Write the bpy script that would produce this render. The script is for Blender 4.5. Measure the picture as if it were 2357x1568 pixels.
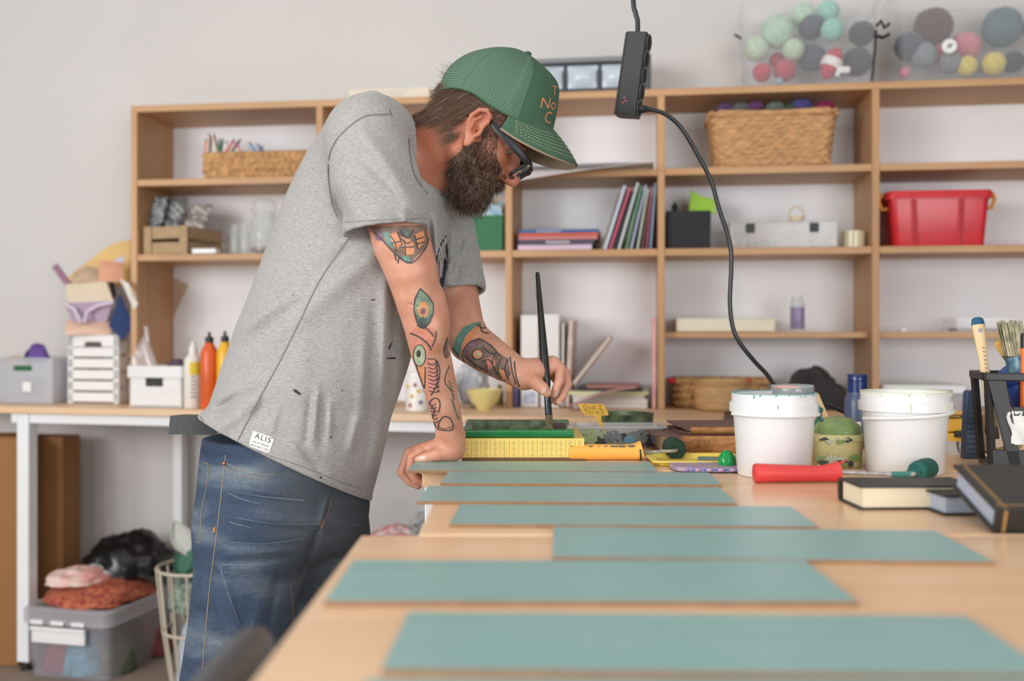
import bpy, bmesh, math, random
import numpy as np
from mathutils import Vector, Matrix, noise as mnoise
from mathutils.bvhtree import BVHTree
from math import radians as R_, sin, cos, pi, sqrt, atan2

for o in list(bpy.data.objects):
    bpy.data.objects.remove(o)
SC = bpy.context.scene
COL = SC.collection
random.seed(7)
rng = np.random.default_rng(7)

# ------------------------------------------------------------------ camera
FPX = 2291.0            # focal length in pixels of the 2357 px wide frame (35 mm lens)
CX, HY = 1178.5, 770.0  # principal column and horizon row
HC = 1.15               # camera height
cam_data = bpy.data.cameras.new('camera')
cam_data.sensor_width = 36.0
cam_data.lens = FPX / 2357.0 * 36.0
cam_data.shift_y = -(784.0 - HY) / 2357.0
cam_data.clip_start = 0.05
cam_data.dof.use_dof = True
cam_data.dof.focus_distance = 1.90
cam_data.dof.aperture_fstop = 2.1
cam = bpy.data.objects.new('camera', cam_data)
cam.location = (0, 0, HC)
cam.rotation_euler = (R_(90), 0, 0)
COL.objects.link(cam)
SC.camera = cam

# ------------------------------------------------------------------ light
SC.view_settings.view_transform = 'Standard'
SC.view_settings.look = 'None'
SC.view_settings.exposure = 0.0
SC.view_settings.gamma = 1.0
world = bpy.data.worlds.new('world')
SC.world = world
world.use_nodes = True
bg = world.node_tree.nodes['Background']
bg.inputs[0].default_value = (0.86, 0.92, 1.0, 1)
bg.inputs[1].default_value = 0.12


def area(name, loc, target, sx, sy, power, col):
    l = bpy.data.lights.new(name, 'AREA')
    l.shape = 'RECTANGLE'
    l.size, l.size_y = sx, sy
    l.energy = power
    l.color = col
    o = bpy.data.objects.new(name, l)
    o.location = loc
    d = Vector(target) - Vector(loc)
    o.rotation_euler = d.to_track_quat('-Z', 'Y').to_euler()
    COL.objects.link(o)
    return o


area('window_light', (-3.3, -0.5, 1.9), (0.1, 2.1, 1.0), 1.7, 1.5, 104, (1.0, 0.99, 0.98))
area('window_light_front', (-2.4, -1.6, 1.5), (0.1, 2.3, 1.1), 2.0, 1.6, 46, (0.98, 0.99, 1.0))
area('fill_light_right', (1.6, -2.2, 1.3), (0.6, 2.6, 1.2), 2.4, 1.6, 100, (0.97, 0.985, 1.0))  # added fill from behind the camera, no known window on this side
area('overhead_fill', (0.5, 0.8, 3.25), (0.5, 1.0, 0.0), 2.6, 1.2, 7, (1.0, 0.97, 0.93))  # unseen fill added overhead to lift the table tops

# ------------------------------------------------------------------ pixel helper: where a sight line meets a given depth


def P(px, py, y):
    return Vector(((px - CX) / FPX * y, y, HC + (HY - py) / FPX * y))


# ------------------------------------------------------------------ materials


def lin(c):
    return tuple(((v / 255.0) / 12.92 if v / 255.0 <= 0.04045 else ((v / 255.0 + 0.055) / 1.055) ** 2.4) for v in c)


MATS = {}


def M(name, col, rough=0.55, metal=0.0, var=0.0, vscale=8.0, bump=0.0, bscale=60.0, stretch=(1, 1, 1), alpha=1.0,
      trans=0.0, sheen=0.0, coat=0.0, sss=0.0, spec=0.5, col2=None):
    """procedural principled material; col is sRGB 0-255"""
    if name in MATS:
        return MATS[name]
    m = bpy.data.materials.new(name)
    m.use_nodes = True
    nt = m.node_tree
    b = nt.nodes['Principled BSDF']
    c = lin(col)
    b.inputs['Base Color'].default_value = (*c, 1)
    b.inputs['Roughness'].default_value = rough
    b.inputs['Metallic'].default_value = metal
    b.inputs['Alpha'].default_value = alpha
    b.inputs['Transmission Weight'].default_value = trans
    b.inputs['Sheen Weight'].default_value = sheen
    b.inputs['Coat Weight'].default_value = coat
    b.inputs['Specular IOR Level'].default_value = spec
    if sss:
        b.inputs['Subsurface Weight'].default_value = sss
        b.inputs['Subsurface Radius'].default_value = (0.012, 0.005, 0.003)
    if var or bump:
        tc = nt.nodes.new('ShaderNodeTexCoord')
        mp = nt.nodes.new('ShaderNodeMapping')
        mp.inputs['Scale'].default_value = stretch
        nt.links.new(tc.outputs['Object'], mp.inputs[0])
        if var:
            n = nt.nodes.new('ShaderNodeTexNoise')
            n.inputs['Scale'].default_value = vscale
            n.inputs['Detail'].default_value = 6
            nt.links.new(mp.outputs[0], n.inputs['Vector'])
            r = nt.nodes.new('ShaderNodeValToRGB')
            c2 = lin(col2) if col2 else tuple(v * (1 - var) for v in c)
            c3 = c if col2 else tuple(min(1, v * (1 + var)) for v in c)
            r.color_ramp.elements[0].position = 0.32
            r.color_ramp.elements[1].position = 0.68
            r.color_ramp.elements[0].color = (*c2, 1)
            r.color_ramp.elements[1].color = (*c3, 1)
            nt.links.new(n.outputs['Fac'], r.inputs[0])
            nt.links.new(r.outputs[0], b.inputs['Base Color'])
        if bump:
            n2 = nt.nodes.new('ShaderNodeTexNoise')
            n2.inputs['Scale'].default_value = bscale
            n2.inputs['Detail'].default_value = 4
            nt.links.new(mp.outputs[0], n2.inputs['Vector'])
            bp = nt.nodes.new('ShaderNodeBump')
            bp.inputs['Strength'].default_value = bump
            bp.inputs['Distance'].default_value = 0.004
            nt.links.new(n2.outputs['Fac'], bp.inputs['Height'])
            nt.links.new(bp.outputs[0], b.inputs['Normal'])
    MATS[name] = m
    return m


# ------------------------------------------------------------------ mesh builder


class MB:
    def __init__(self):
        self.v, self.f, self.mi = [], [], []
        self.cur = 0

    def add(self, vs, fs):
        b = len(self.v)
        self.v.extend([tuple(p) for p in vs])
        for f in fs:
            self.f.append(tuple(b + i for i in f))
            self.mi.append(self.cur)
        return self

    def m(self, i):
        self.cur = i
        return self

    def box(self, c, s, rot=None, taper=1.0, tapery=None):
        """box of size s centred at c; taper scales the bottom face"""
        ty = taper if tapery is None else tapery
        hx, hy, hz = s[0] / 2, s[1] / 2, s[2] / 2
        vs = [Vector((x * hx * (taper if z < 0 else 1), y * hy * (ty if z < 0 else 1), z * hz)) for z in (-1, 1) for y in (-1, 1) for x in (-1, 1)]
        if rot is not None:
            vs = [rot @ p for p in vs]
        c = Vector(c)
        vs = [p + c for p in vs]
        return self.add(vs, [(0, 2, 3, 1), (4, 5, 7, 6), (0, 1, 5, 4), (2, 6, 7, 3), (0, 4, 6, 2), (1, 3, 7, 5)])

    def loft(self, rings, cap=True, close=True):
        n = len(rings[0])
        vs = [p for r in rings for p in r]
        fs = []
        for i in range(len(rings) - 1):
            for j in range(n if close else n - 1):
                k = (j + 1) % n
                fs.append((i * n + j, i * n + k, (i + 1) * n + k, (i + 1) * n + j))
        if cap:
            fs.append(tuple(range(n - 1, -1, -1)))
            fs.append(tuple((len(rings) - 1) * n + j for j in range(n)))
        return self.add(vs, fs)

    def lathe(self, prof, n=24, c=(0, 0, 0), rot=None, cap=True, sx=1.0, sy=1.0):
        rings = []
        c = Vector(c)
        for r, z in prof:
            ring = []
            for j in range(n):
                a = 2 * pi * j / n
                p = Vector((r * cos(a) * sx, r * sin(a) * sy, z))
                if rot is not None:
                    p = rot @ p
                ring.append(p + c)
            rings.append(ring)
        return self.loft(rings, cap)

    def tube(self, pts, r, n=8, cap=True, flat=None):
        """tube along pts, r a number or a list; flat=(vector, factor) squashes it along a direction"""
        pts = [Vector(p) for p in pts]
        rr = r if isinstance(r, (list, tuple)) else [r] * len(pts)
        rings, up = [], None
        for i, p in enumerate(pts):
            t = (pts[min(i + 1, len(pts) - 1)] - pts[max(i - 1, 0)])
            if t.length < 1e-9:
                t = Vector((0, 0, 1))
            t.normalize()
            if up is None:
                up = t.cross(Vector((0.3, 0.9, 0.2)))
                if up.length < 1e-3:
                    up = t.cross(Vector((1, 0, 0)))
            up = (up - t * up.dot(t)).normalized()
            sd = t.cross(up)
            ring = []
            for j in range(n):
                a = 2 * pi * j / n
                o = (up * cos(a) + sd * sin(a)) * rr[i]
                if flat is not None:
                    o = o - flat[0] * o.dot(flat[0]) * (1 - flat[1])
                ring.append(p + o)
            rings.append(ring)
        return self.loft(rings, cap)

    def prism(self, poly, origin, ux, uy, depth):
        """2D polygon extruded by the vector depth"""
        o, ux, uy, d = Vector(origin), Vector(ux), Vector(uy), Vector(depth)
        a = [o + ux * x + uy * y for x, y in poly]
        return self.loft([a, [p + d for p in a]])

    def ball(self, c, r, nu=18, nv=12, rot=None, fn=None):
        r = (r, r, r) if not isinstance(r, (tuple, list)) else r
        c = Vector(c)
        vs, fs = [], []
        for i in range(nv + 1):
            th = pi * i / nv
            for j in range(nu):
                ph = 2 * pi * j / nu
                d = Vector((sin(th) * cos(ph), sin(th) * sin(ph), cos(th)))
                k = fn(d) if fn else 1.0
                p = Vector((d.x * r[0] * k, d.y * r[1] * k, d.z * r[2] * k))
                if rot is not None:
                    p = rot @ p
                vs.append(c + p)
        for i in range(nv):
            for j in range(nu):
                k = (j + 1) % nu
                fs.append((i * nu + j, (i + 1) * nu + j, (i + 1) * nu + k, i * nu + k))
        return self.add(vs, fs)

    def grid(self, pts, thick=0.0):
        """pts[i][j] sheet of Vectors, given a thickness along its normals"""
        n, m = len(pts), len(pts[0])
        fs = [(i * m + j, i * m + j + 1, (i + 1) * m + j + 1, (i + 1) * m + j) for i in range(n - 1) for j in range(m - 1)]
        flat = [Vector(p) for r in pts for p in r]
        if not thick:
            return self.add(flat, fs)
        nor = []
        for i in range(n):
            for j in range(m):
                a = Vector(pts[min(i + 1, n - 1)][j]) - Vector(pts[max(i - 1, 0)][j])
                b = Vector(pts[i][min(j + 1, m - 1)]) - Vector(pts[i][max(j - 1, 0)])
                c = a.cross(b)
                nor.append(c.normalized() if c.length > 1e-12 else Vector((0, 0, 1)))
        k = n * m
        allv = [p + q * thick / 2 for p, q in zip(flat, nor)] + [p - q * thick / 2 for p, q in zip(flat, nor)]
        f2 = [tuple(reversed(f)) for f in fs] + [tuple(k + i for i in f) for f in fs]
        rim = [i * m for i in range(n)] + [(n - 1) * m + j for j in range(1, m)] + [i * m + m - 1 for i in range(n - 2, -1, -1)] + [j for j in range(m - 2, 0, -1)]
        for a, b in zip(rim, rim[1:] + rim[:1]):
            f2.append((a, b, k + b, k + a))
        return self.add(allv, f2)

    def build(self, name, mats, parent=None, smooth=35, bev=0.0, seg=2, sub=0):
        me = bpy.data.meshes.new(name)
        me.from_pydata(self.v, [], self.f)
        if not isinstance(mats, (list, tuple)):
            mats = [mats]
        for x in mats:
            me.materials.append(x)
        if len(mats) > 1:
            me.polygons.foreach_set('material_index', self.mi)
        fix_normals(me)
        if smooth:
            me.shade_smooth()
            me.set_sharp_from_angle(angle=R_(smooth))
        o = bpy.data.objects.new(name, me)
        COL.objects.link(o)
        if parent is not None:
            o.parent = parent
        if bev:
            b = o.modifiers.new('bevel', 'BEVEL')
            b.width = bev
            b.segments = seg
            b.limit_method = 'ANGLE'
            b.angle_limit = R_(40)
        if sub:
            s = o.modifiers.new('sub', 'SUBSURF')
            s.levels = s.render_levels = sub
        return o


def fix_normals(me):
    bm = bmesh.new()
    bm.from_mesh(me)
    bmesh.ops.recalc_face_normals(bm, faces=bm.faces)
    bm.to_mesh(me)
    bm.free()


def mesh_np(name, v, f, mats, parent=None, smooth=True, recalc=False):
    """mesh from numpy vertex and quad or triangle arrays"""
    me = bpy.data.meshes.new(name)
    v = np.asarray(v, np.float32)
    f = np.asarray(f, np.int32)
    me.vertices.add(len(v))
    me.vertices.foreach_set('co', v.ravel())
    k = f.shape[1]
    me.loops.add(f.size)
    me.loops.foreach_set('vertex_index', f.ravel())
    me.polygons.add(len(f))
    me.polygons.foreach_set('loop_start', np.arange(0, f.size, k, dtype=np.int32))
    me.update(calc_edges=True)
    for x in (mats if isinstance(mats, (list, tuple)) else [mats]):
        me.materials.append(x)
    if recalc:
        fix_normals(me)
    if smooth:
        me.shade_smooth()
    o = bpy.data.objects.new(name, me)
    COL.objects.link(o)
    if parent is not None:
        o.parent = parent
    return o


def thing(name, label, cat, loc=(0, 0, 0), rotz=0.0, group=None, rot=None):
    o = bpy.data.objects.new(name, None)
    o.empty_display_size = 0.05
    o.location = loc
    o.rotation_euler = rot if rot is not None else (0, 0, rotz)
    COL.objects.link(o)
    return tag(o, label, cat, group)


def tag(o, label, cat, group=None, kind=None):
    o['label'] = label
    o['category'] = cat
    if group:
        o['group'] = group
    if kind:
        o['kind'] = kind
    return o


def struct(o):
    o['kind'] = 'structure'
    return o


def Rz(a):
    return Matrix.Rotation(a, 3, 'Z')


def Rx(a):
    return Matrix.Rotation(a, 3, 'X')


def Ry(a):
    return Matrix.Rotation(a, 3, 'Y')


def rrect(w, d, r, n=5):
    """rounded rectangle outline, centred, counter-clockwise"""
    out = []
    for cx, cy, a0 in ((w / 2 - r, d / 2 - r, 0), (-w / 2 + r, d / 2 - r, pi / 2), (-w / 2 + r, -d / 2 + r, pi), (w / 2 - r, -d / 2 + r, 1.5 * pi)):
        for k in range(n + 1):
            a = a0 + (pi / 2) * k / n
            out.append((cx + r * cos(a), cy + r * sin(a)))
    return out


def catmull(pts, n=8):
    pts = [Vector(p) for p in pts]
    out = []
    for i in range(len(pts) - 1):
        p0, p1, p2, p3 = pts[max(i - 1, 0)], pts[i], pts[i + 1], pts[min(i + 2, len(pts) - 1)]
        for k in range(n):
            t = k / n
            out.append(0.5 * ((2 * p1) + (p2 - p0) * t + (2 * p0 - 5 * p1 + 4 * p2 - p3) * t * t + (3 * p1 - p0 - 3 * p2 + p3) * t ** 3))
    out.append(pts[-1])
    return out


def text_mesh(s, size, extrude=0.0005, shear=0.0, spacing=1.0):
    """outline lettering turned into vertex and face lists in the xy plane, centred"""
    cu = bpy.data.curves.new('lettering', 'FONT')
    cu.body = s
    cu.size = size
    cu.extrude = extrude
    cu.shear = shear
    cu.space_character = spacing
    cu.align_x, cu.align_y = 'CENTER', 'CENTER'
    cu.resolution_u = 4
    o = bpy.data.objects.new('lettering', cu)
    COL.objects.link(o)
    bpy.context.view_layer.update()
    me = bpy.data.meshes.new_from_object(o.evaluated_get(bpy.context.evaluated_depsgraph_get()))
    vs = [v.co.copy() for v in me.vertices]
    fs = [tuple(p.vertices) for p in me.polygons]
    bpy.data.objects.remove(o)
    bpy.data.curves.remove(cu)
    bpy.data.meshes.remove(me)
    return vs, fs


def text_on(mb, s, size, origin, ux, uy, extrude=0.0004, **k):
    vs, fs = text_mesh(s, size, extrude, **k)
    o, ux, uy = Vector(origin), Vector(ux).normalized(), Vector(uy).normalized()
    n = ux.cross(uy)
    mb.add([o + ux * p.x + uy * p.y + n * p.z for p in vs], fs)
    return mb


def wood(name, c1, c2, axis='X', rough=0.5, scale=1.0):
    """straight-grained board, grain along the given object axis"""
    if name in MATS:
        return MATS[name]
    m = bpy.data.materials.new(name)
    m.use_nodes = True
    nt = m.node_tree
    b = nt.nodes['Principled BSDF']
    b.inputs['Roughness'].default_value = rough
    tc = nt.nodes.new('ShaderNodeTexCoord')
    mp = nt.nodes.new('ShaderNodeMapping')
    mp.inputs['Scale'].default_value = {'X': (1.2 * scale, 26 * scale, 26 * scale), 'Y': (26 * scale, 1.2 * scale, 26 * scale), 'Z': (26 * scale, 26 * scale, 1.2 * scale)}[axis]
    nt.links.new(tc.outputs['Object'], mp.inputs[0])
    n = nt.nodes.new('ShaderNodeTexNoise')
    n.inputs['Scale'].default_value = 1.0
    n.inputs['Detail'].default_value = 5
    n.inputs['Distortion'].default_value = 0.6
    nt.links.new(mp.outputs[0], n.inputs['Vector'])
    n3 = nt.nodes.new('ShaderNodeTexNoise')
    n3.inputs['Scale'].default_value = 3.0
    nt.links.new(tc.outputs['Object'], n3.inputs['Vector'])
    r = nt.nodes.new('ShaderNodeValToRGB')
    r.color_ramp.elements[0].position = 0.3
    r.color_ramp.elements[1].position = 0.7
    r.color_ramp.elements[0].color = (*lin(c1), 1)
    r.color_ramp.elements[1].color = (*lin(c2), 1)
    ad = nt.nodes.new('ShaderNodeMath')
    ad.operation = 'MULTIPLY_ADD'
    ad.inputs[1].default_value = 0.5
    nt.links.new(n3.outputs['Fac'], ad.inputs[0])
    hf = nt.nodes.new('ShaderNodeMath')
    hf.operation = 'MULTIPLY'
    hf.inputs[1].default_value = 0.5
    nt.links.new(n.outputs['Fac'], hf.inputs[0])
    nt.links.new(hf.outputs[0], ad.inputs[2])
    nt.links.new(ad.outputs[0], r.inputs[0])
    nt.links.new(r.outputs[0], b.inputs['Base Color'])
    MATS[name] = m
    return m


def clear_plastic(name, tint=(235, 235, 240), opac=0.22, rough=0.18):
    """thin see-through plastic: part lets light straight through, part is a glossy milky film"""
    if name in MATS:
        return MATS[name]
    m = bpy.data.materials.new(name)
    m.use_nodes = True
    b = m.node_tree.nodes['Principled BSDF']
    b.inputs['Base Color'].default_value = (*lin(tint), 1)
    b.inputs['Roughness'].default_value = rough
    b.inputs['Alpha'].default_value = opac
    b.inputs['Specular IOR Level'].default_value = 0.9
    MATS[name] = m
    return m
# ------------------------------------------------------------------ setting: frame of the shelf wall
ZF, SLOPE = 3.333, 0.133                       # shelf front plane: depth y = ZF - SLOPE * x
SA = -math.atan(SLOPE)                         # its turn about the vertical
EX = Vector((cos(SA), sin(SA), 0))             # along the wall to the right
EN = Vector((-sin(SA), cos(SA), 0))            # into the wall
O0 = Vector((0, ZF, 0))
WALL_D = 0.285


def sh(px, dt=0.0):
    """distance along the shelf where the sight column px meets the plane dt behind the shelf front; also the depth there"""
    k = (px - CX) / FPX
    o = O0 + EN * dt
    # X = k*y ; (X,y) = o + EX*s
    s = (k * o.y - o.x) / (EX.x - k * EX.y)
    y = o.y + EX.y * s
    return s, y


def shz(px, py, dt=0.0):
    s, y = sh(px, dt)
    return HC + (HY - py) / FPX * y


def shp(s, dt, z):
    p = O0 + EX * s + EN * dt
    return Vector((p.x, p.y, z))


def sh_thing(name, label, cat, px0, px1, dt, z, group=None):
    """an Empty on a board between two sight columns (at front offset dt); returns it, its width"""
    s0, _ = sh(px0, dt)
    s1, _ = sh(px1, dt)
    return thing(name, label, cat, shp((s0 + s1) / 2, dt, z + 0.0008), SA, group), s1 - s0


wall_m = M('painted_wall', (211, 208, 206), 0.85, var=0.015, vscale=3, bump=0.06, bscale=220)
floor_m = M('grey_brown_floor', (146, 132, 120), 0.6, var=0.12, vscale=4, bump=0.05)
mb = MB()
c = shp(0.2, WALL_D + 0.06, 1.6)
mb.box((0, 0, 0), (9.0, 0.12, 3.4))
o = struct(mb.build('wall_back', wall_m))
o.location = (c.x, c.y, 1.6)
o.rotation_euler = (0, 0, SA)
mb = MB()
mb.box((0, 0, -0.05), (9.0, 9.0, 0.1))
o = struct(mb.build('floor', floor_m))
o.location = (0.2, 0.9, 0)
mb = MB()
mb.box((0, 0, 0.05), (9.0, 9.0, 0.1))
o = struct(mb.build('ceiling', M('white_ceiling', (240, 238, 234), 0.9, var=0.01)))
o.location = (0.2, 0.9, 3.3)

# ------------------------------------------------------------------ bookcase
shelf_wx = wood('birch_board_along', (182, 136, 92), (208, 166, 122), 'X', 0.5)
shelf_wz = wood('birch_board_upright', (182, 136, 92), (206, 163, 118), 'Z', 0.5)
BT = 0.023
Z_TOP, Z_2, Z_3, Z_4, Z_B = 1.957, 1.696, 1.432, 1.158, 0.904   # upper faces of the boards
SD = 0.275
bc = thing('bookcase', 'long light wooden open bookcase with square bays against the white wall', 'bookcase', shp(0, 0, 0), SA)
UP = [sh(308)[0], sh(735)[0], sh(1171)[0], sh(1522)[0], sh(2016)[0]]
UP.append(UP[-1] + 0.675)


def bc_box(name, s0, s1, z0, z1, d0=0.0, d1=SD, m=shelf_wx):
    b = MB()
    b.box(((s0 + s1) / 2, (d0 + d1) / 2, (z0 + z1) / 2), (s1 - s0, d1 - d0, z1 - z0))
    return b.build(name, m, bc, bev=0.0012)


bc_box('top_board', UP[0] - BT / 2, UP[-1] + BT / 2, Z_TOP - BT, Z_TOP)
bc_box('bottom_board', UP[0] - 0.9, UP[-1] + 0.3, Z_B - 0.024, Z_B)
for i, u in enumerate(UP):
    bc_box('upright', u - BT / 2, u + BT / 2, Z_B, Z_TOP - BT, m=shelf_wz)
for i in range(5):
    a, b_ = UP[i] + BT / 2, UP[i + 1] - BT / 2
    for z in (Z_2, Z_3):
        bc_box('shelf', a, b_, z - BT, z, 0.004, SD)
    if i >= 3:
        bc_box('shelf', a, b_, Z_4 - BT * 0.85, Z_4, 0.05, SD)
bay_bright_m = M('bay_brightening_white', (242, 243, 247), 0.8, var=0.01, vscale=3)  # paler than the wall so the bays look better lit
for i in range(5):
    bc_box('back_panel', UP[i] + BT / 2, UP[i + 1] - BT / 2, Z_B + .0005, Z_TOP - BT - .0005, SD - 0.0005, SD + 0.006, bay_bright_m)  # added sheet over the wall that brightens the bays
white_metal = M('white_powder_coated_metal', (236, 238, 240), 0.35, var=0.01)
for s in (UP[0] - 0.8, UP[0] + 0.06, UP[2], UP[4]):
    b = MB()
    b.box((s, SD - 0.05, (Z_B - 0.024) / 2), (0.035, 0.035, Z_B - 0.024))
    b.build('leg', white_metal, bc, bev=0.002)

# ------------------------------------------------------------------ long side bench in front of the bookcase
bench_w = wood('pale_beech_bench', (218, 180, 142), (236, 202, 166), 'X', 0.45)
ZB_TOP = 0.904
p_l, p_r = P(-70, 0, 3.433), P(1663, 0, 2.856)
f_l, f_r = Vector((p_l.x, p_l.y, 0)), Vector((p_r.x, p_r.y, 0))
bex = (f_r - f_l).normalized()
ben = Vector((-bex.y, bex.x, 0))
BA = atan2(bex.y, bex.x)
BL = (f_r - f_l).length
bench = thing('side_bench', 'long pale wood side bench on white metal frame below the bookcase', 'bench', (f_l.x, f_l.y, 0), BA)


def back_d(s):
    """depth of the bench at s, its rear edge running along the bookcase front"""
    p = f_l + bex * s
    q0 = O0 - EN * 0.004
    # p + ben*d on line q0 + EX*t
    return (q0 - p).dot(EN) / ben.dot(EN)


b = MB()
b.prism([(0, 0), (BL, 0), (BL, back_d(BL)), (0, back_d(0))], (0, 0, ZB_TOP - 0.023), (1, 0, 0), (0, 1, 0), (0, 0, 0.023))
b.build('bench_top', bench_w, bench, bev=0.002)
b = MB()
b.box((BL / 2 - 0.1, 0.035, ZB_TOP - 0.023 - 0.017), (BL - 0.5, 0.03, 0.034))
b.build('frame_rail', white_metal, bench, bev=0.002)
lx = (P(49, 0, 3.393) - Vector((f_l.x, f_l.y, HC))).dot(bex)
for s in (lx, BL - 0.3):
    b = MB()
    b.box((s, 0.035, 0.03 + (ZB_TOP - 0.056) / 2), (0.046, 0.046, ZB_TOP - 0.056))
    leg = b.build('leg', white_metal, bench, bev=0.002)
    b = MB()
    b.lathe([(0.021, 0), (0.021, 0.008), (0.007, 0.014), (0.007, 0.034)], 16, (s, 0.035, 0))
    b.build('levelling_foot', M('dark_rubber_foot', (40, 42, 46), 0.5), leg)
b = MB()
b.box((lx, 0.30, 0.16), (0.03, 0.48, 0.04))
b.build('side_rail', white_metal, bench, bev=0.002)


def bn(px, py):
    """point on the bench top seen at a pixel"""
    y = (HC - ZB_TOP) * FPX / (py - HY)
    return P(px, py, y)


# ------------------------------------------------------------------ the three work tables
TZ = 0.901
beech = wood('beech_worktop', (224, 182, 142), (240, 208, 172), 'X', 0.27, 0.8)
table_items = (('near', -0.187, 1.45, 0.45, 1.232, 'pale wooden worktable nearest the camera carrying the biggest teal boards'),
               ('mid', -0.117, 1.5, 1.238, 1.80, 'middle pale wooden worktable holding white buckets and the red roller'),
               ('far', -0.165, 1.5, 1.826, 2.44, 'far wooden worktable whose corner the man grips, cluttered with paint and books'))
for _, x0, x1, y0, y1, lab in table_items:
    t = thing('work_table', lab, 'table', ((x0 + x1) / 2, (y0 + y1) / 2, 0), 0, 'worktables pushed together')
    w, d = x1 - x0, y1 - y0
    b = MB()
    b.box((0, 0, TZ - 0.016), (w, d, 0.032))
    b.build('table_top', beech, t, bev=0.0025)
    b = MB()
    for sy in (-1, 1):
        b.box((0.02, sy * (d / 2 - 0.05), TZ - 0.055), (w - 0.12, 0.025, 0.045))
    b.build('frame_rail', white_metal, t, bev=0.002)
    for sx in (-1, 1):
        for sy in (-1, 1):
            b = MB()
            b.box((sx * (w / 2 - 0.025), sy * (d / 2 - 0.05), (TZ - 0.034) / 2), (0.045, 0.045, TZ - 0.034))
            b.build('leg', white_metal, t, bev=0.002)


def tb(px, py, dz=0.0):
    """point on a work table (or dz above it) seen at a pixel"""
    y = (HC - TZ - dz) * FPX / (py - HY)
    return P(px, py, y)


# ------------------------------------------------------------------ teal boards
teal = M('teal_painted_board', (140, 181, 180), 0.36, var=0.05, vscale=5, stretch=(1, 6, 1), bump=0.05, bscale=90, col2=(133, 174, 173))
mdf = M('raw_board_edge', (150, 112, 78), 0.75, var=0.12, vscale=40)
PT = 0.005
boards = [  # near-left, near-right, far-left, far-right pixels of the top face, label
    ((818, 1600), (2470, 1600), (860, 1563), (2380, 1563), 'teal painted board at the very front, only its far edge in the picture', 0.16),
    ((868, 1545), (2412, 1550), (945, 1405), (2240, 1420), 'large teal painted board along the bottom, its right end cut off by the picture edge', 0),
    ((792, 1386), (1995, 1384), (774, 1288), (1838, 1291), 'teal painted board jutting past the left table edge, nearest of the jutting ones', 0),
    ((1253, 1281), (2268, 1294), (1290, 1213), (2172, 1221), 'teal painted board pushed farthest right, reaching toward the dark books', 0),
    ((1054, 1207), (1900, 1212), (1041, 1160), (1806, 1166), 'teal painted board at the front of the middle table, fourth from the man', 0),
    ((986, 1154), (1714, 1158), (962, 1118), (1641, 1122), 'teal painted board with left end over the middle table edge, third from the man', 0),
    ((1019, 1112), (1668, 1116), (1026, 1085), (1626, 1088), 'teal painted board in front of the white bucket, second from the man', 0),
    ((942, 1083), (1524, 1086), (951, 1061), (1489, 1064), 'farthest teal painted board, its left corner touched by the man\'s leaning thumb', 0),
]
for nl, nr, fl, fr, lab, wd in boards:
    q = [tb(*p, dz=PT) for p in (nl, nr, fl, fr)]
    L = ((q[1] - q[0]).length + (q[3] - q[2]).length) / 2
    ax = (q[1] - q[0]) + (q[3] - q[2])
    ang = atan2(ax.y, ax.x)
    ln = Rz(ang) @ Vector((0, 1, 0))
    W = ((q[2] + q[3]) / 2 - (q[0] + q[1]) / 2).dot(ln)
    c = (q[0] + q[1] + q[2] + q[3]) / 4
    if wd:
        far = (q[2] + q[3]) / 2
        c = far - ln * wd / 2
        W = wd
    b = MB()
    b.box((0, 0, PT / 2), (L, W, PT))
    b.mi = [1, 0, 1, 1, 1, 1]
    o = b.build('painted_board', [teal, mdf], bev=0.0006, seg=1)
    o.location = (c.x, c.y, TZ)
    o.rotation_euler = (0, 0, ang)
    tag(o, lab, 'board', 'teal painted boards')
# ------------------------------------------------------------------ things on and around the bookcase
def basket_shell(mb, w, d, h, flare, rows, cols, amp, r=0.03, per=14, tilt=0.0, z0=0.0):
    """woven wall: alternating over-and-under rows modelled as real relief, with an inner wall"""
    pr = rrect(1, 1, 0.12, 6)
    # resample the outline by length
    L = [Vector((x, y)) for x, y in rrect(w, d, r, 6)]
    seg = [(L[(i + 1) % len(L)] - L[i]).length for i in range(len(L))]
    tot = sum(seg)
    N = cols * 4
    pts = []
    for k in range(N):
        t = tot * k / N
        i = 0
        while t > seg[i]:
            t -= seg[i]
            i = (i + 1) % len(L)
        pts.append(L[i].lerp(L[(i + 1) % len(L)], t / seg[i] if seg[i] else 0))
    rings = []
    sub = 4
    for q in range(rows * sub + 1):
        z = h * q / (rows * sub)
        row = q // sub
        ph = (q % sub) / sub
        k = 1 + flare * (z / h)
        ring = []
        for j, p in enumerate(pts):
            wv = amp * (0.55 + 0.45 * cos(pi * (j / 2.0) + pi * row)) * sin(pi * ph) if q < rows * sub else 0
            n = Vector((p.x / w, p.y / d))
            n.normalize()
            ring.append((p.x * k + n.x * wv, p.y * k + n.y * wv, z0 + z))
        rings.append(ring)
    inner = [[(x * 0.94, y * 0.94, z) for x, y, z in rings[-1]], [(p.x * 0.93, p.y * 0.93, z0 + 0.01) for p in pts]]
    mb.loft(rings + inner)
    return mb


wick = M('wicker_willow', (196, 150, 104), 0.7, var=0.32, vscale=26, stretch=(1, 1, 5), bump=0.3, bscale=160)
grassm = M('seagrass', (190, 146, 98), 0.8, var=0.35, vscale=45, bump=0.4, bscale=200)
cream_m = M('cream_card', (226, 216, 198), 0.7, var=0.03)
white_pl = M('white_plastic', (236, 236, 236), 0.35, var=0.01)
black_pl = M('black_plastic', (34, 35, 38), 0.45, var=0.05)
dgrey = M('dark_grey_plastic', (72, 76, 82), 0.35, var=0.05)
clearp = clear_plastic('clear_bin_plastic', (222, 224, 228), .11, .12)
clearj = clear_plastic('clear_glass_jar', (214, 222, 222), 0.22, 0.05)
paper_w = M('white_paper', (236, 234, 232), 0.8, var=0.015)


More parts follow.
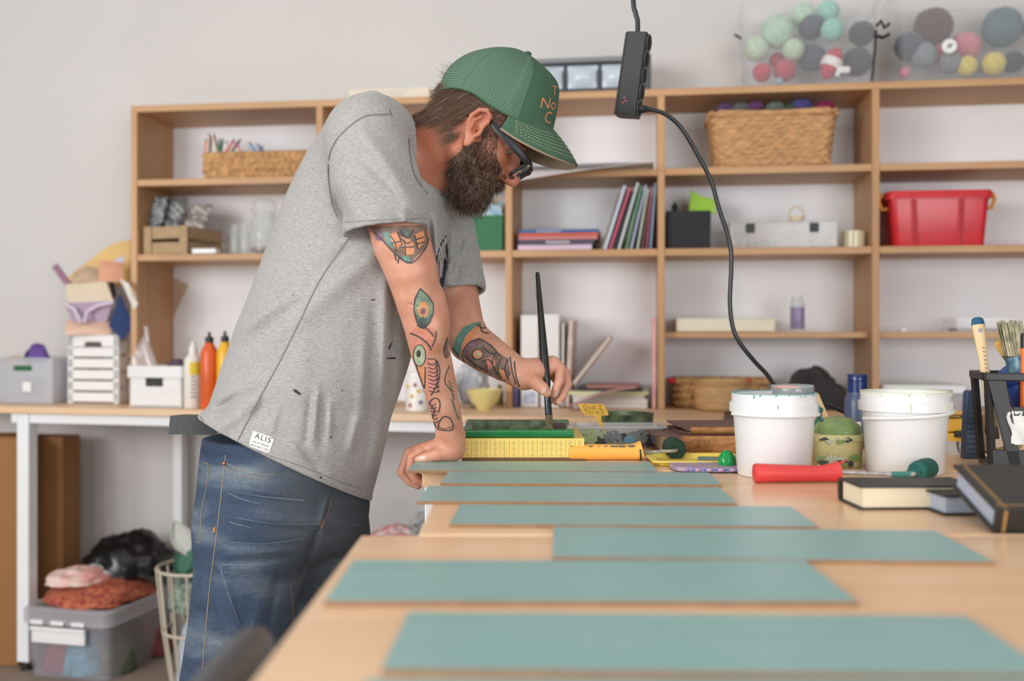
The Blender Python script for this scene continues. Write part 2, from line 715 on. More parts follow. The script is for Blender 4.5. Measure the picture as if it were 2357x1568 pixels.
def open_tub(mb, w, d, h, t, taper, r=0.02, z0=0.0, lip=0.0):
    """hollow rounded tub, narrower at its base, with an outward lip"""
    def ring(k, z, g=0.0):
        return [(x * k + (g if x > 0 else -g), y * k + (g if y > 0 else -g), z0 + z) for x, y in rrect(w, d, r)]
    k1 = 1 - 2 * t / w
    rr = [ring(taper, 0), ring(1, h - lip)]
    if lip:
        rr += [ring(1, h - lip, 0.008), ring(1, h, 0.008)]
    else:
        rr += [ring(1, h)]
    rr += [ring(k1, h), ring(k1 * taper, t)]
    mb.loft(rr)
    return mb


# ---- top of the bookcase
t, w = sh_thing('cardboard_box', 'flat white box lying on top of the bookcase behind the man', 'box', 802, 988, 0.03, Z_TOP)
b = MB()
b.box((0, 0.09, 0.019), (w, 0.18, 0.038))
b.build('body', cream_m, t, bev=0.001)
b = MB()
b.box((-0.01, -0.0006, 0.02), (w * 0.42, 0.001, 0.02))
b.build('printed_panel', M('faint_grey_print', (214, 206, 194), 0.7), t)
b = MB()
b.box((w / 2 + 0.03, 0.1, 0.013), (0.05, 0.12, 0.026))
tag(b.build('paper_pad', M('navy_paper_pad', (66, 72, 110), 0.7), None, bev=0.001), 'dark blue pad beside the flat white box on the bookcase', 'pad')
o = bpy.data.objects['paper_pad']
o.location = shp(sh(895)[0] + 0.02, 0.05, Z_TOP)
o.rotation_euler = (0, 0, SA)

t, w = sh_thing('sorting_tray', 'dark grey compartment tray with pale scoops on top of the bookcase', 'tray', 1210, 1482, 0.02, Z_TOP)
h = 0.145
b = MB()
b.box((0, 0.13, h / 2), (w, 0.012, h))
b.box((0, 0.06, 0.006), (w, 0.14, 0.012))
b.prism([(-w / 2, 0), (w / 2, 0), (w / 2, h), (w / 2 - 0.03, h), (w / 2 - 0.06, h * 0.78), (-w / 2, h * 0.78)], (0, 0, 0), (1, 0, 0), (0, 0, 1), (0, 0.012, 0))
b.box((w / 2 + 0.012, 0.09, h * 0.42), (0.024, 0.18, h * 0.84), taper=0.9)
b.build('body', dgrey, t, bev=0.003)
ncell = 3
for i in range(ncell):
    xc = -w / 2 + 0.02 + (i + 0.5) * (w - 0.05) / ncell
    b = MB()
    pts = [[(xc - (w / ncell - 0.03) / 2 + (w / ncell - 0.03) * a / 10, -0.004 - 0.022 * sin(pi * q / 8) * sin(pi * a / 10), 0.012 + 0.075 * q / 8) for a in range(11)] for q in range(9)]
    b.grid(pts, 0.003)
    b.build('scoop', M('pale_grey_scoop', (198, 210, 220), 0.25), t, smooth=60)
    b = MB()
    b.box((xc + (w / ncell) / 2 - 0.012, -0.008, 0.035), (0.012, 0.02, 0.07))
    b.build('divider', dgrey, t, bev=0.002)
b = MB()
b.box((-0.01, -0.012, h * 0.72), (w * 0.93, 0.02, 0.016))
b.build('top_rim', M('mid_grey_rim', (136, 138, 142), .4), t, bev=0.004)

# yarn bins
yarn_rgb = {'mint': (182, 214, 190), 'pale green': (196, 216, 190), 'turquoise': (150, 208, 194), 'red': (196, 58, 76), 'raspberry': (188, 62, 84), 'charcoal': (74, 80, 90), 'grey': (132, 140, 146),
            'brown': (92, 62, 60), 'yellow': (226, 206, 104), 'pink': (214, 130, 146), 'slate teal': (92, 118, 124), 'dark grey': (66, 66, 72), 'pale blue': (150, 180, 196)}


def yarn_ball(col, p, r, place, g, squash=1.0):
    r *= 1.04
    p = p + EN * .012
    ax = Vector((rng.normal(), rng.normal(), rng.normal())).normalized()
    ax2 = ax.orthogonal().normalized()
    def fn(d):
        a = d.dot(ax)
        bb = d.dot(ax2)
        return 1 + 0.022 * sin(46 * a) + 0.018 * sin(38 * bb + 3 * a)
    m = M('yarn_' + col.replace(' ', '_'), yarn_rgb[col], 0.9, var=0.12, vscale=60, sheen=0.3, bump=0.5, bscale=350)
    b = MB()
    b.ball((0, 0, 0), (r, r, r * squash), 30, 20, fn=fn)
    o = b.build('yarn_ball', m, None, smooth=80)
    o.location = p
    tag(o, f'{col} yarn ball {place}', 'yarn', g)
    return o


def yarn_bin(px0, px1, h, dt, label, n_handles):
    t, w = sh_thing('storage_bin', label, 'bin', px0, px1, dt, Z_TOP)
    d = 0.20
    b = MB()
    open_tub(b, w, d, h, 0.004, 0.93, 0.02, 0.0, 0.014)
    for v in range(len(b.v)):
        x, y, z = b.v[v]
        b.v[v] = (x, y + d / 2, z)
    b.build('body', clearp, t, smooth=50)
    return t, w


t, w = yarn_bin(1712, 2022, 0.275, 0.02, 'clear plastic bin of mint and red yarn on top of the bookcase', 2)
b = MB()
b.tube([(w / 2 + 0.006, 0.06, 0.20), (w / 2 + 0.02, 0.05, 0.215), (w / 2 + 0.03, 0.05, 0.19), (w / 2 + 0.045, 0.05, 0.205)], 0.006, 6)
b.tube([(w / 2 + 0.006, 0.09, 0.18), (w / 2 + 0.03, 0.07, 0.165), (w / 2 + 0.045, 0.05, 0.17)], 0.006, 6)
b.tube([(w / 2 - 0.002, 0.1, 0.0), (w / 2 + 0.012, 0.1, 0.14), (w / 2 + 0.015, 0.1, 0.2)], 0.004, 6)
b.build('latch', black_pl, t, smooth=60)
b = MB()
b.tube([(-w / 2 - 0.004, 0.04, 0.17), (-w / 2 - 0.018, 0.04, 0.18), (-w / 2 - 0.026, 0.04, 0.186)], 0.004, 6)
b.build('latch', black_pl, t, smooth=60)


def on_top(px, py, dt):
    s, y = sh(px, dt)
    return shp(s, dt, HC + (HY - py) / FPX * y)


G1 = 'yarn balls in the left clear bin'
for px, py, r, dt, c, pl in ((1790, 70, .052, .09, 'mint', 'big at the left of the mint and red bin'), (1742, 110, .040, .075, 'pale green', 'against the left wall of the mint and red bin'), (1827, 112, .034, .07, 'pale green', 'low in the middle of the mint and red bin'),
                             (1850, 34, .040, .15, 'mint', 'behind at the top of the mint and red bin'), (1918, 66, .036, .075, 'turquoise', 'above the banded red one'),
                             (1908, 24, .036, .15, 'turquoise', 'topmost in the mint and red bin'), (1755, 165, .030, .065, 'red', 'at the lower left corner of the bin'), (1808, 160, .036, .08, 'raspberry', 'beside the one in the lower left corner'),
                             (1790, 138, .026, .13, 'raspberry', 'wedged under the pale green ones'), (1868, 60, .040, .13, 'charcoal', 'behind the middle of the mint and red bin'), (1870, 130, .044, .11, 'charcoal', 'low at the bin centre'), (1985, 75, .04, .12, 'dark grey', 'at the right end of the mint and red bin'),
                             (1975, 140, .046, .12, 'dark grey', 'under the other dark one at the right end'), (1795, 185, .012, .05, 'pale blue', 'tiny at the bottom of the bin')):
    yarn_ball(c, on_top(px, py, dt), r, pl, G1)
yb = thing('yarn_skein', 'red yarn skein with white paper band in the mint and red bin', 'yarn', on_top(1914, 146, 0.075), 0, None, Matrix.Rotation(R_(25), 3, 'Y').to_euler())
b = MB()
b.ball((0, 0, 0), (.032, .032, .056), 28, 18, fn=lambda d: 1 + 0.02 * sin(40 * d.x) + .015 * sin(30 * d.z))
b.build('strands', M('yarn_red', yarn_rgb['red'], 0.9), yb, smooth=80)
b = MB()
b.lathe([(.0325, -.018), (.0345, -.0175), (.0345, .012), (.0325, .0125)], 24)
b.build('paper_band', paper_w, yb)
b = MB()
b.prism([(-.02, -.012), (-.006, -.016), (-.004, -.004), (.028, -.003), (.028, .016), (-.01, .018)], (0, 0, 0), EX, (0, 0, 1), EN * 0.001)
o = tag(b.build('paper_label', paper_w, None), 'white yarn label leaning at the front of the mint bin', 'label')
o.location = on_top(1936, 165, 0.045)

t, w = yarn_bin(2066, 2470, 0.30, 0.015, 'clear plastic bin of mixed yarn at the right end of the bookcase top', 0)
b = MB()
b.lathe([(.0, 0), (.02, 0.0), (.024, .006), (.02, .012), (0, .012)], 24, (-w / 2 + 0.155, -0.006, 0.105), Rx(pi / 2))
b.build('round_tag', white_pl, t)
b = MB()
for i in range(4):
    b.box((-w / 2 + 0.148 + 0.004 * i, -0.0188, 0.105), (0.0015, 0.001, 0.02 - abs(i - 1.5) * 0.004), rot=Ry(0.35))
b.build('tag_print', black_pl, t)
G2 = 'yarn balls in the right clear bin'
for px, py, r, dt, c, pl in ((2150, 60, .060, .09, 'brown', 'large in the mixed yarn bin'), (2095, 105, .046, .07, 'charcoal', 'at the left wall of the mixed yarn bin'), (2128, 125, .040, .06, 'grey', 'low at the left of the mixed yarn bin'),
                             (2190, 140, .034, .06, 'grey', 'next to the yellow ones'), (2085, 165, .018, .06, 'pink', 'small in the corner of the mixed yarn bin'), (2228, 150, .032, .06, 'yellow', 'under the round white tag'),
                             (2290, 145, .036, .07, 'yellow', 'right of the other yellow one'), (2225, 105, .046, .11, 'pink', 'behind the round white tag'), (2165, 120, .03, .09, 'pink', 'peeping behind the grey ones'), (2310, 60, .062, .12, 'slate teal', 'big at the right of the mixed bin'),
                             (2335, 140, .034, .08, 'dark grey', 'at the right of the yellow pair'), (2400, 130, .04, .07, 'red', 'at the far right of the mixed bin'), (2395, 60, .045, .1, 'slate teal', 'half out of the picture')):
    yarn_ball(c, on_top(px, py, dt), r, pl, G2)

# ---- first bay, upper shelf: seagrass basket with pencils
t, w = sh_thing('seagrass_basket', 'long low seagrass basket holding pencils on the upper left shelf', 'basket', 472, 720, 0.045, Z_2)
b = MB()
basket_shell(b, w, 0.15, 0.098, 0.03, 4, 46, 0.012, 0.015)
for i, (x, y, z) in enumerate(b.v):
    b.v[i] = (x, y + 0.075, z)
b.build('woven_wall', grassm, t, smooth=70)
pencils = [(475, 318, (224, 120, 60), 5), (482, 304, (226, 214, 200), 8), (492, 306, (150, 84, 46), -14), (486, 310, (120, 60, 40), 3), (506, 316, (52, 150, 92), 4), (514, 316, (60, 66, 90), 10), (540, 318, (230, 92, 60), 32), (538, 324, (226, 96, 150), -34), (546, 330, (236, 204, 60), -20),
           (556, 318, (96, 40, 40), 38), (572, 326, (104, 170, 220), -38), (590, 330, (60, 110, 190), -42), (606, 334, (50, 56, 70), 30), (524, 322, (240, 236, 226), 18)]
pn = ['orange', 'thick cream', 'slanting brown', 'maroon', 'green', 'dark blue', 'orange red', 'pink', 'yellow', 'dark red', 'light blue', 'mid blue', 'black', 'white']
for (px, py, c, lean), nm in zip(pencils, pn):
    p = on_top(px, py, 0.10)
    L = 0.13
    t = thing('pencil', f'{nm} pencil sticking out of the seagrass basket', 'pencil', p, SA, 'pencils in the seagrass basket', Matrix.Rotation(SA, 3, 'Z').to_4x4().to_euler())
    t.rotation_euler = (Rz(SA) @ Ry(R_(lean))).to_euler()
    b = MB()
    b.lathe([(.0045, -min(L, (p.z - Z_2 - 0.012) / max(0.5, cos(R_(lean))))), (.0045, -.014)], 8)
    b.build('shaft', M('pencil_' + nm.replace(' ', '_'), c, 0.5), t, smooth=50)
    b = MB()
    b.lathe([(.0044, -.014), (.0005, 0)], 8)
    b.build('tip', M('pencil_tip', (90, 70, 60), 0.6) if nm != 'thick cream' else M('red_tip', (150, 50, 50), 0.5), t)
s0 = sh(402, .06)[0]
b = MB()
b.prism([(-.06, 0), (-.03, -.02), (.03, -.022), (.062, -.004), (.04, .02), (-.03, .024)], (0, 0, 0), (1, 0, 0), (0, 1, 0), (0, 0, .006))
o = tag(b.build('cloth_scrap', M('dark_green_felt', (34, 62, 58), 0.9), bev=0.002), 'dark green felt scrap lying flat on the upper left shelf', 'cloth')
o.location = shp(s0, .06, Z_2)
o.rotation_euler = (0, 0, SA)

# ---- first bay, second shelf: slatted crate with plastic bags, jars
t, w = sh_thing('wooden_crate', 'small slatted wooden crate holding plastic bags on the left shelf', 'crate', 327, 438, 0.02, Z_3)
cw = M('crate_wood', (178, 150, 116), 0.75, var=0.15, vscale=14, stretch=(1, 8, 8))
D = 0.20
h = 0.1
for nm, y in (('front_slat', 0.004), ('rear_slat', D)):
    for z in (0.022, 0.077):
        b = MB()
        b.box((0, y, z), (w, 0.008, 0.042))
        b.build(nm, cw, t, bev=0.001)
for x in (-1, 1):
    for z in (0.022, 0.077):
        b = MB()
        b.box((x * (w / 2 - 0.004), D / 2, z), (0.008, D, 0.042))
        b.build('side_slat', cw, t, bev=0.001)
    for y in (-0.003, D + 0.006):
        b = MB()
        b.box((x * (w / 2 - 0.016), y, 0.05), (0.032, 0.006, 0.1))
        b.build('corner_post', cw, t, bev=0.001)
b = MB()
b.box((0, D / 2, 0.006), (w - 0.02, D - 0.01, 0.008))
b.build('floor_board', cw, t)
t.rotation_euler = (0, 0, SA + R_(-9))
grey_bag = M('grey_bag_plastic', (120, 124, 128), 0.3, var=0.15, vscale=20)
for k, (px, py, ww, hh, lean, dt, m, lb) in enumerate(((372, 520, .05, .11, 16, .07, grey_bag, 'dark grey plastic bag at the left in the wooden crate'), (408, 522, .075, .11, 18, .09, M('smoke_bag', (112, 112, 112), 0.25, var=0.1), 'smoky plastic bag in the middle of the wooden crate'),
                                                        (462, 520, .085, .085, 22, .11, M('dusky_bag', (158, 148, 142), 0.22, var=0.2, vscale=30), 'crinkled brownish plastic bag leaning over the crate edge'))):
    n = 9
    pts = [[Vector(((a / (n - 1) - .5) * ww + q / (n - 1) * hh * math.tan(R_(lean)), 0.006 * sin(5 * a + 3 * q + k) + .008 * sin(2.1 * q + a), q / (n - 1) * hh)) for a in range(n)] for q in range(n)]
    b = MB()
    b.grid(pts, 0.004)
    o = tag(b.build('plastic_bag', m, smooth=70), lb, 'bag', 'bags in the wooden crate')
    o.location = on_top(px - 18, py + 6, dt)
    o.rotation_euler = (0, 0, SA)


def jar(px0, px1, ptop, dt, z, label, fill=None, lid=None, m=None, neck=.78):
    t, w = sh_thing('glass_jar', label, 'jar', px0, px1, dt, z)
    s, y = sh((px0 + px1) / 2, dt)
    h = HC + (HY - ptop) / FPX * y - z
    r = w / 2
    hb = h if lid is None else h * 0.74
    b = MB()
    b.lathe([(r * .9, 0), (r, .006), (r, hb * .78), (r * neck, hb * .88), (r * neck, hb), (r * neck - .003, hb), (r * neck - .003, hb * .88), (r - .003, hb * .78), (r - .003, .008), (0, .008)], 28)
    b.build('glass_body', m or clearj, t, smooth=50)
    if fill:
        b = MB()
        b.lathe([(r * .86, .009), (r * .93, .012), (r * .93, fill[1] * hb)], 24)
        b.build('contents', fill[0], t)
    if lid:
        b = MB()
        b.lathe([(r * .92, hb), (r * .95, hb + .004), (r * .95, hb + h * .05), (r * .8, hb + h * .08), (r * .86, hb + h * .14), (r * .7, hb + h * .22), (r * .3, h), (0, h)], 24)
        b.build('lid', lid, t, smooth=60)
    return t


jar(530, 553, 518, .09, Z_3, 'small empty glass jar left of the big lidded jar')
jar(553, 574, 519, .06, Z_3, 'small empty glass jar touching the big lidded jar')
jar(576, 642, 456, .07, Z_3, 'big glass jar with knobbed lid on the left shelf', (M('coloured_beads', (150, 90, 110), 0.4, var=0.5, vscale=90), .16), clearj)
b = MB()
b.lathe([(.02, 0), (.022, .003), (.022, .018), (.02, .02)], 20)
t, w = sh_thing('paint_box', 'small white box in front of the wooden crate', 'box', 441, 497, 0.0, Z_3)
b = MB()
b.box((0, 0.02, 0.008), (w, 0.04, 0.016))
b.build('body', white_pl, t, bev=0.003)
b = MB()
b.box((0, 0.02, 0.0165), (w * .98, 0.039, 0.003))
b.build('lid', M('pale_blue_lid', (222, 226, 236), 0.4), t, bev=0.001)

# ---- second bay: green box and colourful papers beside the man
t, w = sh_thing('storage_box', 'dark green box on the shelf right behind the man', 'box', 1040, 1159, 0.02, Z_3)
b = MB()
open_tub(b, w, 0.2, 0.118, 0.004, 0.98, 0.006)
for i, (x, y, z) in enumerate(b.v):
    b.v[i] = (x, y + .1, z)
b.build('body', M('green_card_box', (50, 112, 76), 0.65, var=0.05), t)
b = MB()
b.tube([(-w / 2, 0, .117), (w / 2, 0, .117), (w / 2, .2, .117), (-w / 2, .2, .117), (-w / 2, 0, .117)], .003, 6)
b.build('rim', M('green_rim', (58, 124, 78), 0.7), t)
pal = [(206, 218, 226), (170, 196, 216), (226, 214, 190), (206, 226, 236)]
for i in range(4):
    pts = [[Vector(((a / 6 - .5) * (w * .9) + .004 * sin(q + i), .03 + .04 * i + .006 * sin(a * 1.3 + i), .075 + .1 * q / 5 + .02 * sin(a * .8 + 2 * i) * q / 5)) for a in range(7)] for q in range(6)]
    b = MB()
    b.grid(pts, .001)
    o = b.build('paper_sheet', M('painted_paper_%d' % i, pal[i], 0.7, var=0.35, vscale=26, col2=[(120, 170, 200), (150, 170, 150), (200, 160, 150), (236, 236, 240)][i]), None, smooth=70)
    o.location = t.location
    o.rotation_euler = t.rotation_euler
    tag(o, f'painted paper sheet standing in the green box, {["front", "second", "third", "rear"][i]} of four', 'paper', 'papers in the green box')

# ---- third bay: sheets, books, binders, magazines
for i, (a0, b0, y0, dz, lb) in enumerate(((1204, 1480, -.055, .012, 'white paper sheet on top of the pile in the narrow bay'), (1176, 1505, -.10, .006, 'broad pale sheet drooping over the upper shelf edge'), (1240, 1495, .0, .001, 'cream paper sheet under the pile in the narrow bay'))):
    s0, s1 = sh(a0, y0)[0], sh(b0, y0)[0]
    pts = []
    for q in range(9):
        row = []
        for a in range(11):
            f = a / 10
            d = y0 + .2 * q / 8
            over = max(0, -d + .004)
            row.append(Vector((s0 + (s1 - s0) * f, d, Z_2 + .0015 + dz - over * (.52 * (1 - f) ** 1.2 + .03) * (1 if i == 1 else .15) + .002 * sin(3 * f + q))))
        pts.append(row)
    b = MB()
    b.grid(pts, .0016)
    o = tag(b.build('paper_sheet', M('sheet_%d' % i, ((238, 236, 236), (226, 220, 220), (222, 216, 200))[i], 0.75), smooth=60), lb, 'paper')
    o.location = O0
    o.rotation_euler = (0, 0, SA)


def book(t, w, h, d, cover, pages, lean=0.0, spine_front=True):
    """book with its spine on the local -y side: w thick along x, h tall, d deep"""
    c = .002
    b = MB()
    for x in (-1, 1):
        b.box((x * (w / 2 - c / 2), d / 2, h / 2), (c, d, h))
    b.box((0, c / 2, h / 2), (w, c, h))
    b.build('cover', cover, t, bev=.0006, seg=1)
    b = MB()
    b.box((0, d / 2, h / 2), (w - 2 * c, d - .006, h - .006))
    b.build('pages', pages, t)


pages_m = M('book_pages', (230, 224, 210), 0.8, var=0.05, vscale=300, stretch=(1, 1, .05))
shelf_books = [  # lying stack from the bottom
    ((214, 186, 206), (236, 220, 228), 'pale pink book at the bottom of the lying stack', 1192, 1362, 13),
    ((70, 66, 84), None, 'dark grey book with white spine lettering in the lying stack', 1192, 1368, 11),
    ((204, 128, 128), None, 'dusty pink book in the middle of the lying stack', 1193, 1375, 9),
    ((220, 96, 66), None, 'orange red book under the blue one', 1193, 1377, 7),
    ((48, 98, 158), None, 'blue book on top of the lying stack', 1194, 1378, 8)]
z = Z_3 + .0008
for i, (c, c2, lb, a, bb, hp) in enumerate(shelf_books):
    s0, s1 = sh(a, .02)[0], sh(bb, .02)[0]
    th = hp / 700.0 * 1.0
    t = thing('book', lb, 'book', shp((s0 + s1) / 2, .02 + .002 * i, z), SA, 'books on the narrow bay shelf')
    L = s1 - s0
    b = MB()
    for zz in (.001, th - .001):
        b.box((0, .09, zz), (L, .18, .002))
    b.box((0, .001, th / 2), (L, .002, th))
    b.build('cover', M('cover_lying_%d' % i, c, .45, var=.08, vscale=12), t)
    b = MB()
    b.box((0, .09, th / 2), (L - .006, .172, th - .004))
    b.build('pages', pages_m, t)
    if i in (1, 4):
        b = MB()
        for k in range(9 if i == 1 else 7):
            b.box((-.03 + .009 * k if i == 1 else -.07 + .012 * k, -.0004, th / 2), (.0055, .0006, th * .5))
        b.build('spine_lettering', M('pale_lettering', (216, 216, 220), .5), t)
    z += th + .0003
lean_books = [((150, 128, 118), 1385, 1427, 440, 'slim brown'), ((200, 214, 226), 1392, 1440, 424, 'white and light blue'), ((206, 92, 116), 1404, 1452, 428, 'pink red'), ((44, 52, 62), 1413, 1460, 436, 'black'),
              ((206, 214, 210), 1424, 1470, 417, 'tall pale grey'), ((96, 150, 108), 1442, 1478, 424, 'green'), ((176, 178, 204), 1452, 1488, 422, 'lilac'), ((196, 212, 194), 1467, 1492, 430, 'pale green'), ((150, 100, 92), 1478, 1497, 440, 'reddish brown'),
              ((188, 110, 140), 1488, 1502, 424, 'upright magenta'), ((164, 200, 226), 1497, 1509, 416, 'upright sky blue')]
for i, (c, xb, xt, yt, nm) in enumerate(lean_books):
    sb, st = sh(xb, .02)[0], sh(xt, .02)[0]
    y = sh(xb, .02)[1]
    H = min(HC + (HY - yt) / FPX * y, Z_2 - BT - .006) - Z_3
    ang = atan2(st - sb, H)
    L = H / cos(ang) - .008
    th = (.007, .011, .0092, .0085, .009, .009, .0082, .007, .005, .005, .005)[i]
    t = thing('book', f'{nm} book leaning in the row at the right of the narrow bay', 'book', shp(sb, .02, Z_3 + th * .5 * sin(ang)), SA, 'books on the narrow bay shelf')
    t.rotation_euler = (Rz(SA) @ Ry(ang)).to_euler()
    book(t, th, L, .17, M('cover_leaning_%d' % i, c, .45, var=.1, vscale=10), pages_m)
# binders on the bench level
zb = Z_B + .0008
for i, (a, bb, yt, lb) in enumerate(((1198, 1240, 726, 'white ring binder at the left of the narrow bay floor'), (1243, 1288, 724, 'wide white ring binder beside the other one, right of it'))):
    t, w = sh_thing('ring_binder', lb, 'binder', a, bb, .03, zb, 'white binders')
    y = sh(a, .03)[1]
    H = HC + (HY - yt) / FPX * y - zb
    book(t, w - .002, H, .23, M('white_binder_plastic', (232, 230, 228), .25, var=.03, vscale=14, bump=.25, bscale=40), paper_w)
    b = MB()
    b.box((0, -.001, .03), (w * .6, .0015, .04))
    b.build('spine_sticker', M('blue_print_sticker', (150, 162, 206), .5, var=.4, vscale=60, col2=(230, 230, 236)), t)
for i, (xb, xt, yt, c, lb, th) in enumerate(((1294, 1296, 740, (226, 220, 214), 'thin white folder standing right of the binders', .008), (1305, 1315, 732, (220, 212, 206), 'paper folder with red marks leaning right of the binders', .016))):
    sb, st = sh(xb, .03)[0], sh(xt, .03)[0]
    y = sh(xb, .03)[1]
    H = HC + (HY - yt) / FPX * y - zb
    ang = atan2(st - sb, H)
    t = thing('paper_folder', lb, 'folder', shp(sb, .03, zb + .003), SA)
    t.rotation_euler = (Rz(SA) @ Ry(ang)).to_euler()
    book(t, th, H - .01, .2, M('folder_%d' % i, c, .6, var=.1, vscale=16, col2=(190, 150, 140) if i else None), paper_w)
b = MB()
b.box((0, .1, .1), (.013, .2, .2))
sb = sh(1312, .03)[0]
o = tag(b.build('portfolio', M('beige_portfolio', (206, 192, 178), .6, var=.06), bev=.002), 'beige portfolio leaning steeply over the magazines', 'portfolio')
o.location = shp(sb + .012, .03, zb + .079)
o.rotation_euler = (Rz(SA) @ Ry(R_(38))).to_euler()
zz = zb
for i, (a, bb, hp, c, lb) in enumerate(((1318, 1490, 22, (226, 222, 214), 'thick white magazine stack base, lowest in the narrow bay'), (1316, 1484, 8, (214, 206, 196), 'cream magazine second from the bottom'), (1300, 1492, 7, (220, 222, 176), 'yellow edged magazine in the lying pile'), (1330, 1478, 7, (60, 56, 58), 'black magazine in the lying pile'), (1350, 1470, 6, (176, 120, 104), 'patterned magazine on top of the lying pile'))):
    s0, s1 = sh(a, .0)[0], sh(bb, .0)[0]
    th = hp / 690.0
    t = thing('magazine', lb, 'magazine', shp((s0 + s1) / 2, .012, zz), SA, 'magazines in the narrow bay')
    b = MB()
    b.box((0, .1, th / 2), (s1 - s0, .2, th))
    b.build('pages', M('magazine_%d' % i, c, .6, var=.12, vscale=90, stretch=(.05, .05, 4)), t, bev=.0008)
    b = MB()
    b.box((0, .1, th + .0004), (s1 - s0 + .002, .202, .0008))
    b.build('cover', M('mag_cover_%d' % i, (c[0] - 20, c[1] - 14, c[2] - 10), .35), t)
    zz += th + .0009
s0, s1 = sh(1312, -.03)[0], sh(1462, -.03)[0]
pts = []
for q in range(7):
    pts.append([Vector((s0 + (s1 - s0) * a / 10, -.095 + .1 * q / 6, zb + .012 + .062 * (a / 10) + .012 * sin(pi * a / 10))) for a in range(11)])
b = MB()
b.grid(pts, .0025)
o = tag(b.build('magazine', M('glossy_pink_magazine', (222, 196, 206), .3, var=.2, vscale=14, col2=(170, 40, 70)), smooth=60), 'open glossy pink magazine sliding off the pile', 'magazine')
o.location = O0
o.rotation_euler = (0, 0, SA)
b = MB()
b.box((0, .1, .15), (.011, .2, .30))
o = tag(b.build('art_board', M('pink_board', (222, 150, 156), .6, var=.12, vscale=12, col2=(236, 190, 190)), bev=.001), 'tall pink board standing at the right of the narrow bay', 'board')
o.location = shp(UP[3] - BT / 2 - .012, .01, zb)
o.rotation_euler = (0, 0, SA)
b = MB()
b.box((0, .1, .057), (.016, .18, .114))
o = tag(b.build('notebook', M('indigo_notebook', (92, 88, 140), .5, var=.3, vscale=20), bev=.001), 'short indigo notebook at the left of the white binders', 'notebook')
o.location = shp(UP[2] + BT / 2 + .0095, .004, zb)
o.rotation_euler = (0, 0, SA)

# ---- bench behind the man's arm: floral tin, crumpled plastic, yellow bowl
p = bn(962, 946)
t = thing('floral_container', 'white container printed with little flowers on the bench behind the man', 'container', p, BA)
b = MB()
b.lathe([(.036, 0), (.039, .003), (.04, .108), (.037, .112), (.037, .125), (.0, .125)], 32)
b.build('body', M('white_ceramic', (232, 230, 226), .35), t, smooth=40)
b = MB()
for i, (a, z) in enumerate(((-100, .05), (-60, .03), (-85, .085), (-125, .08), (-40, .07), (-110, .02), (-70, .065))):
    for k in range(5):
        a2, z2 = R_(a) + .10 * cos(k * 1.256), z + .0042 * sin(k * 1.256)
        b.m(i % 3).ball((.0402 * cos(a2), .0402 * sin(a2), z2), .0032, 6, 4)
b.build('flower_print', [M('petal_yellow', (232, 190, 70), .5), M('petal_blue', (90, 100, 160), .5), M('petal_pink', (190, 80, 120), .5)], t)
p = bn(1115, 943)
t = thing('bowl', 'pale yellow bowl on the bench behind the forearms', 'bowl', p, 0)
b = MB()
b.lathe([(.022, 0), (.024, .004), (.046, .03), (.060, .066), (.057, .066), (.042, .03), (.0, .012)], 36)
b.build('body', M('yellow_ceramic', (224, 212, 146), .3), t, smooth=50)
p = bn(1085, 938)
b = MB()
def crum(d):
    return 1 + .22 * mnoise.noise(d * 3.1 + Vector((4, 2, 1))) + .12 * mnoise.noise(d * 8)
b.ball((0, 0, .07), (.055, .05, .075), 28, 20, fn=crum)
o = tag(b.build('plastic_wrap', M('crumpled_wrap', (214, 212, 214), .2, var=.25, vscale=16, col2=(150, 156, 170)), smooth=30), 'crumpled clear and white plastic wrap beside the yellow bowl', 'wrap')
o.location = (p.x, p.y + .02, ZB_TOP + .013)
p = bn(1150, 935)
b = MB()
b.lathe([(.012, 0), (.013, .002), (.013, .05), (.007, .058), (.007, .07), (0, .07)], 16)
o = tag(b.build('paint_tube', M('olive_tube', (122, 120, 60), .4), smooth=50), 'small olive paint bottle behind the yellow bowl', 'bottle')
o.location = (p.x, p.y + .05, ZB_TOP)

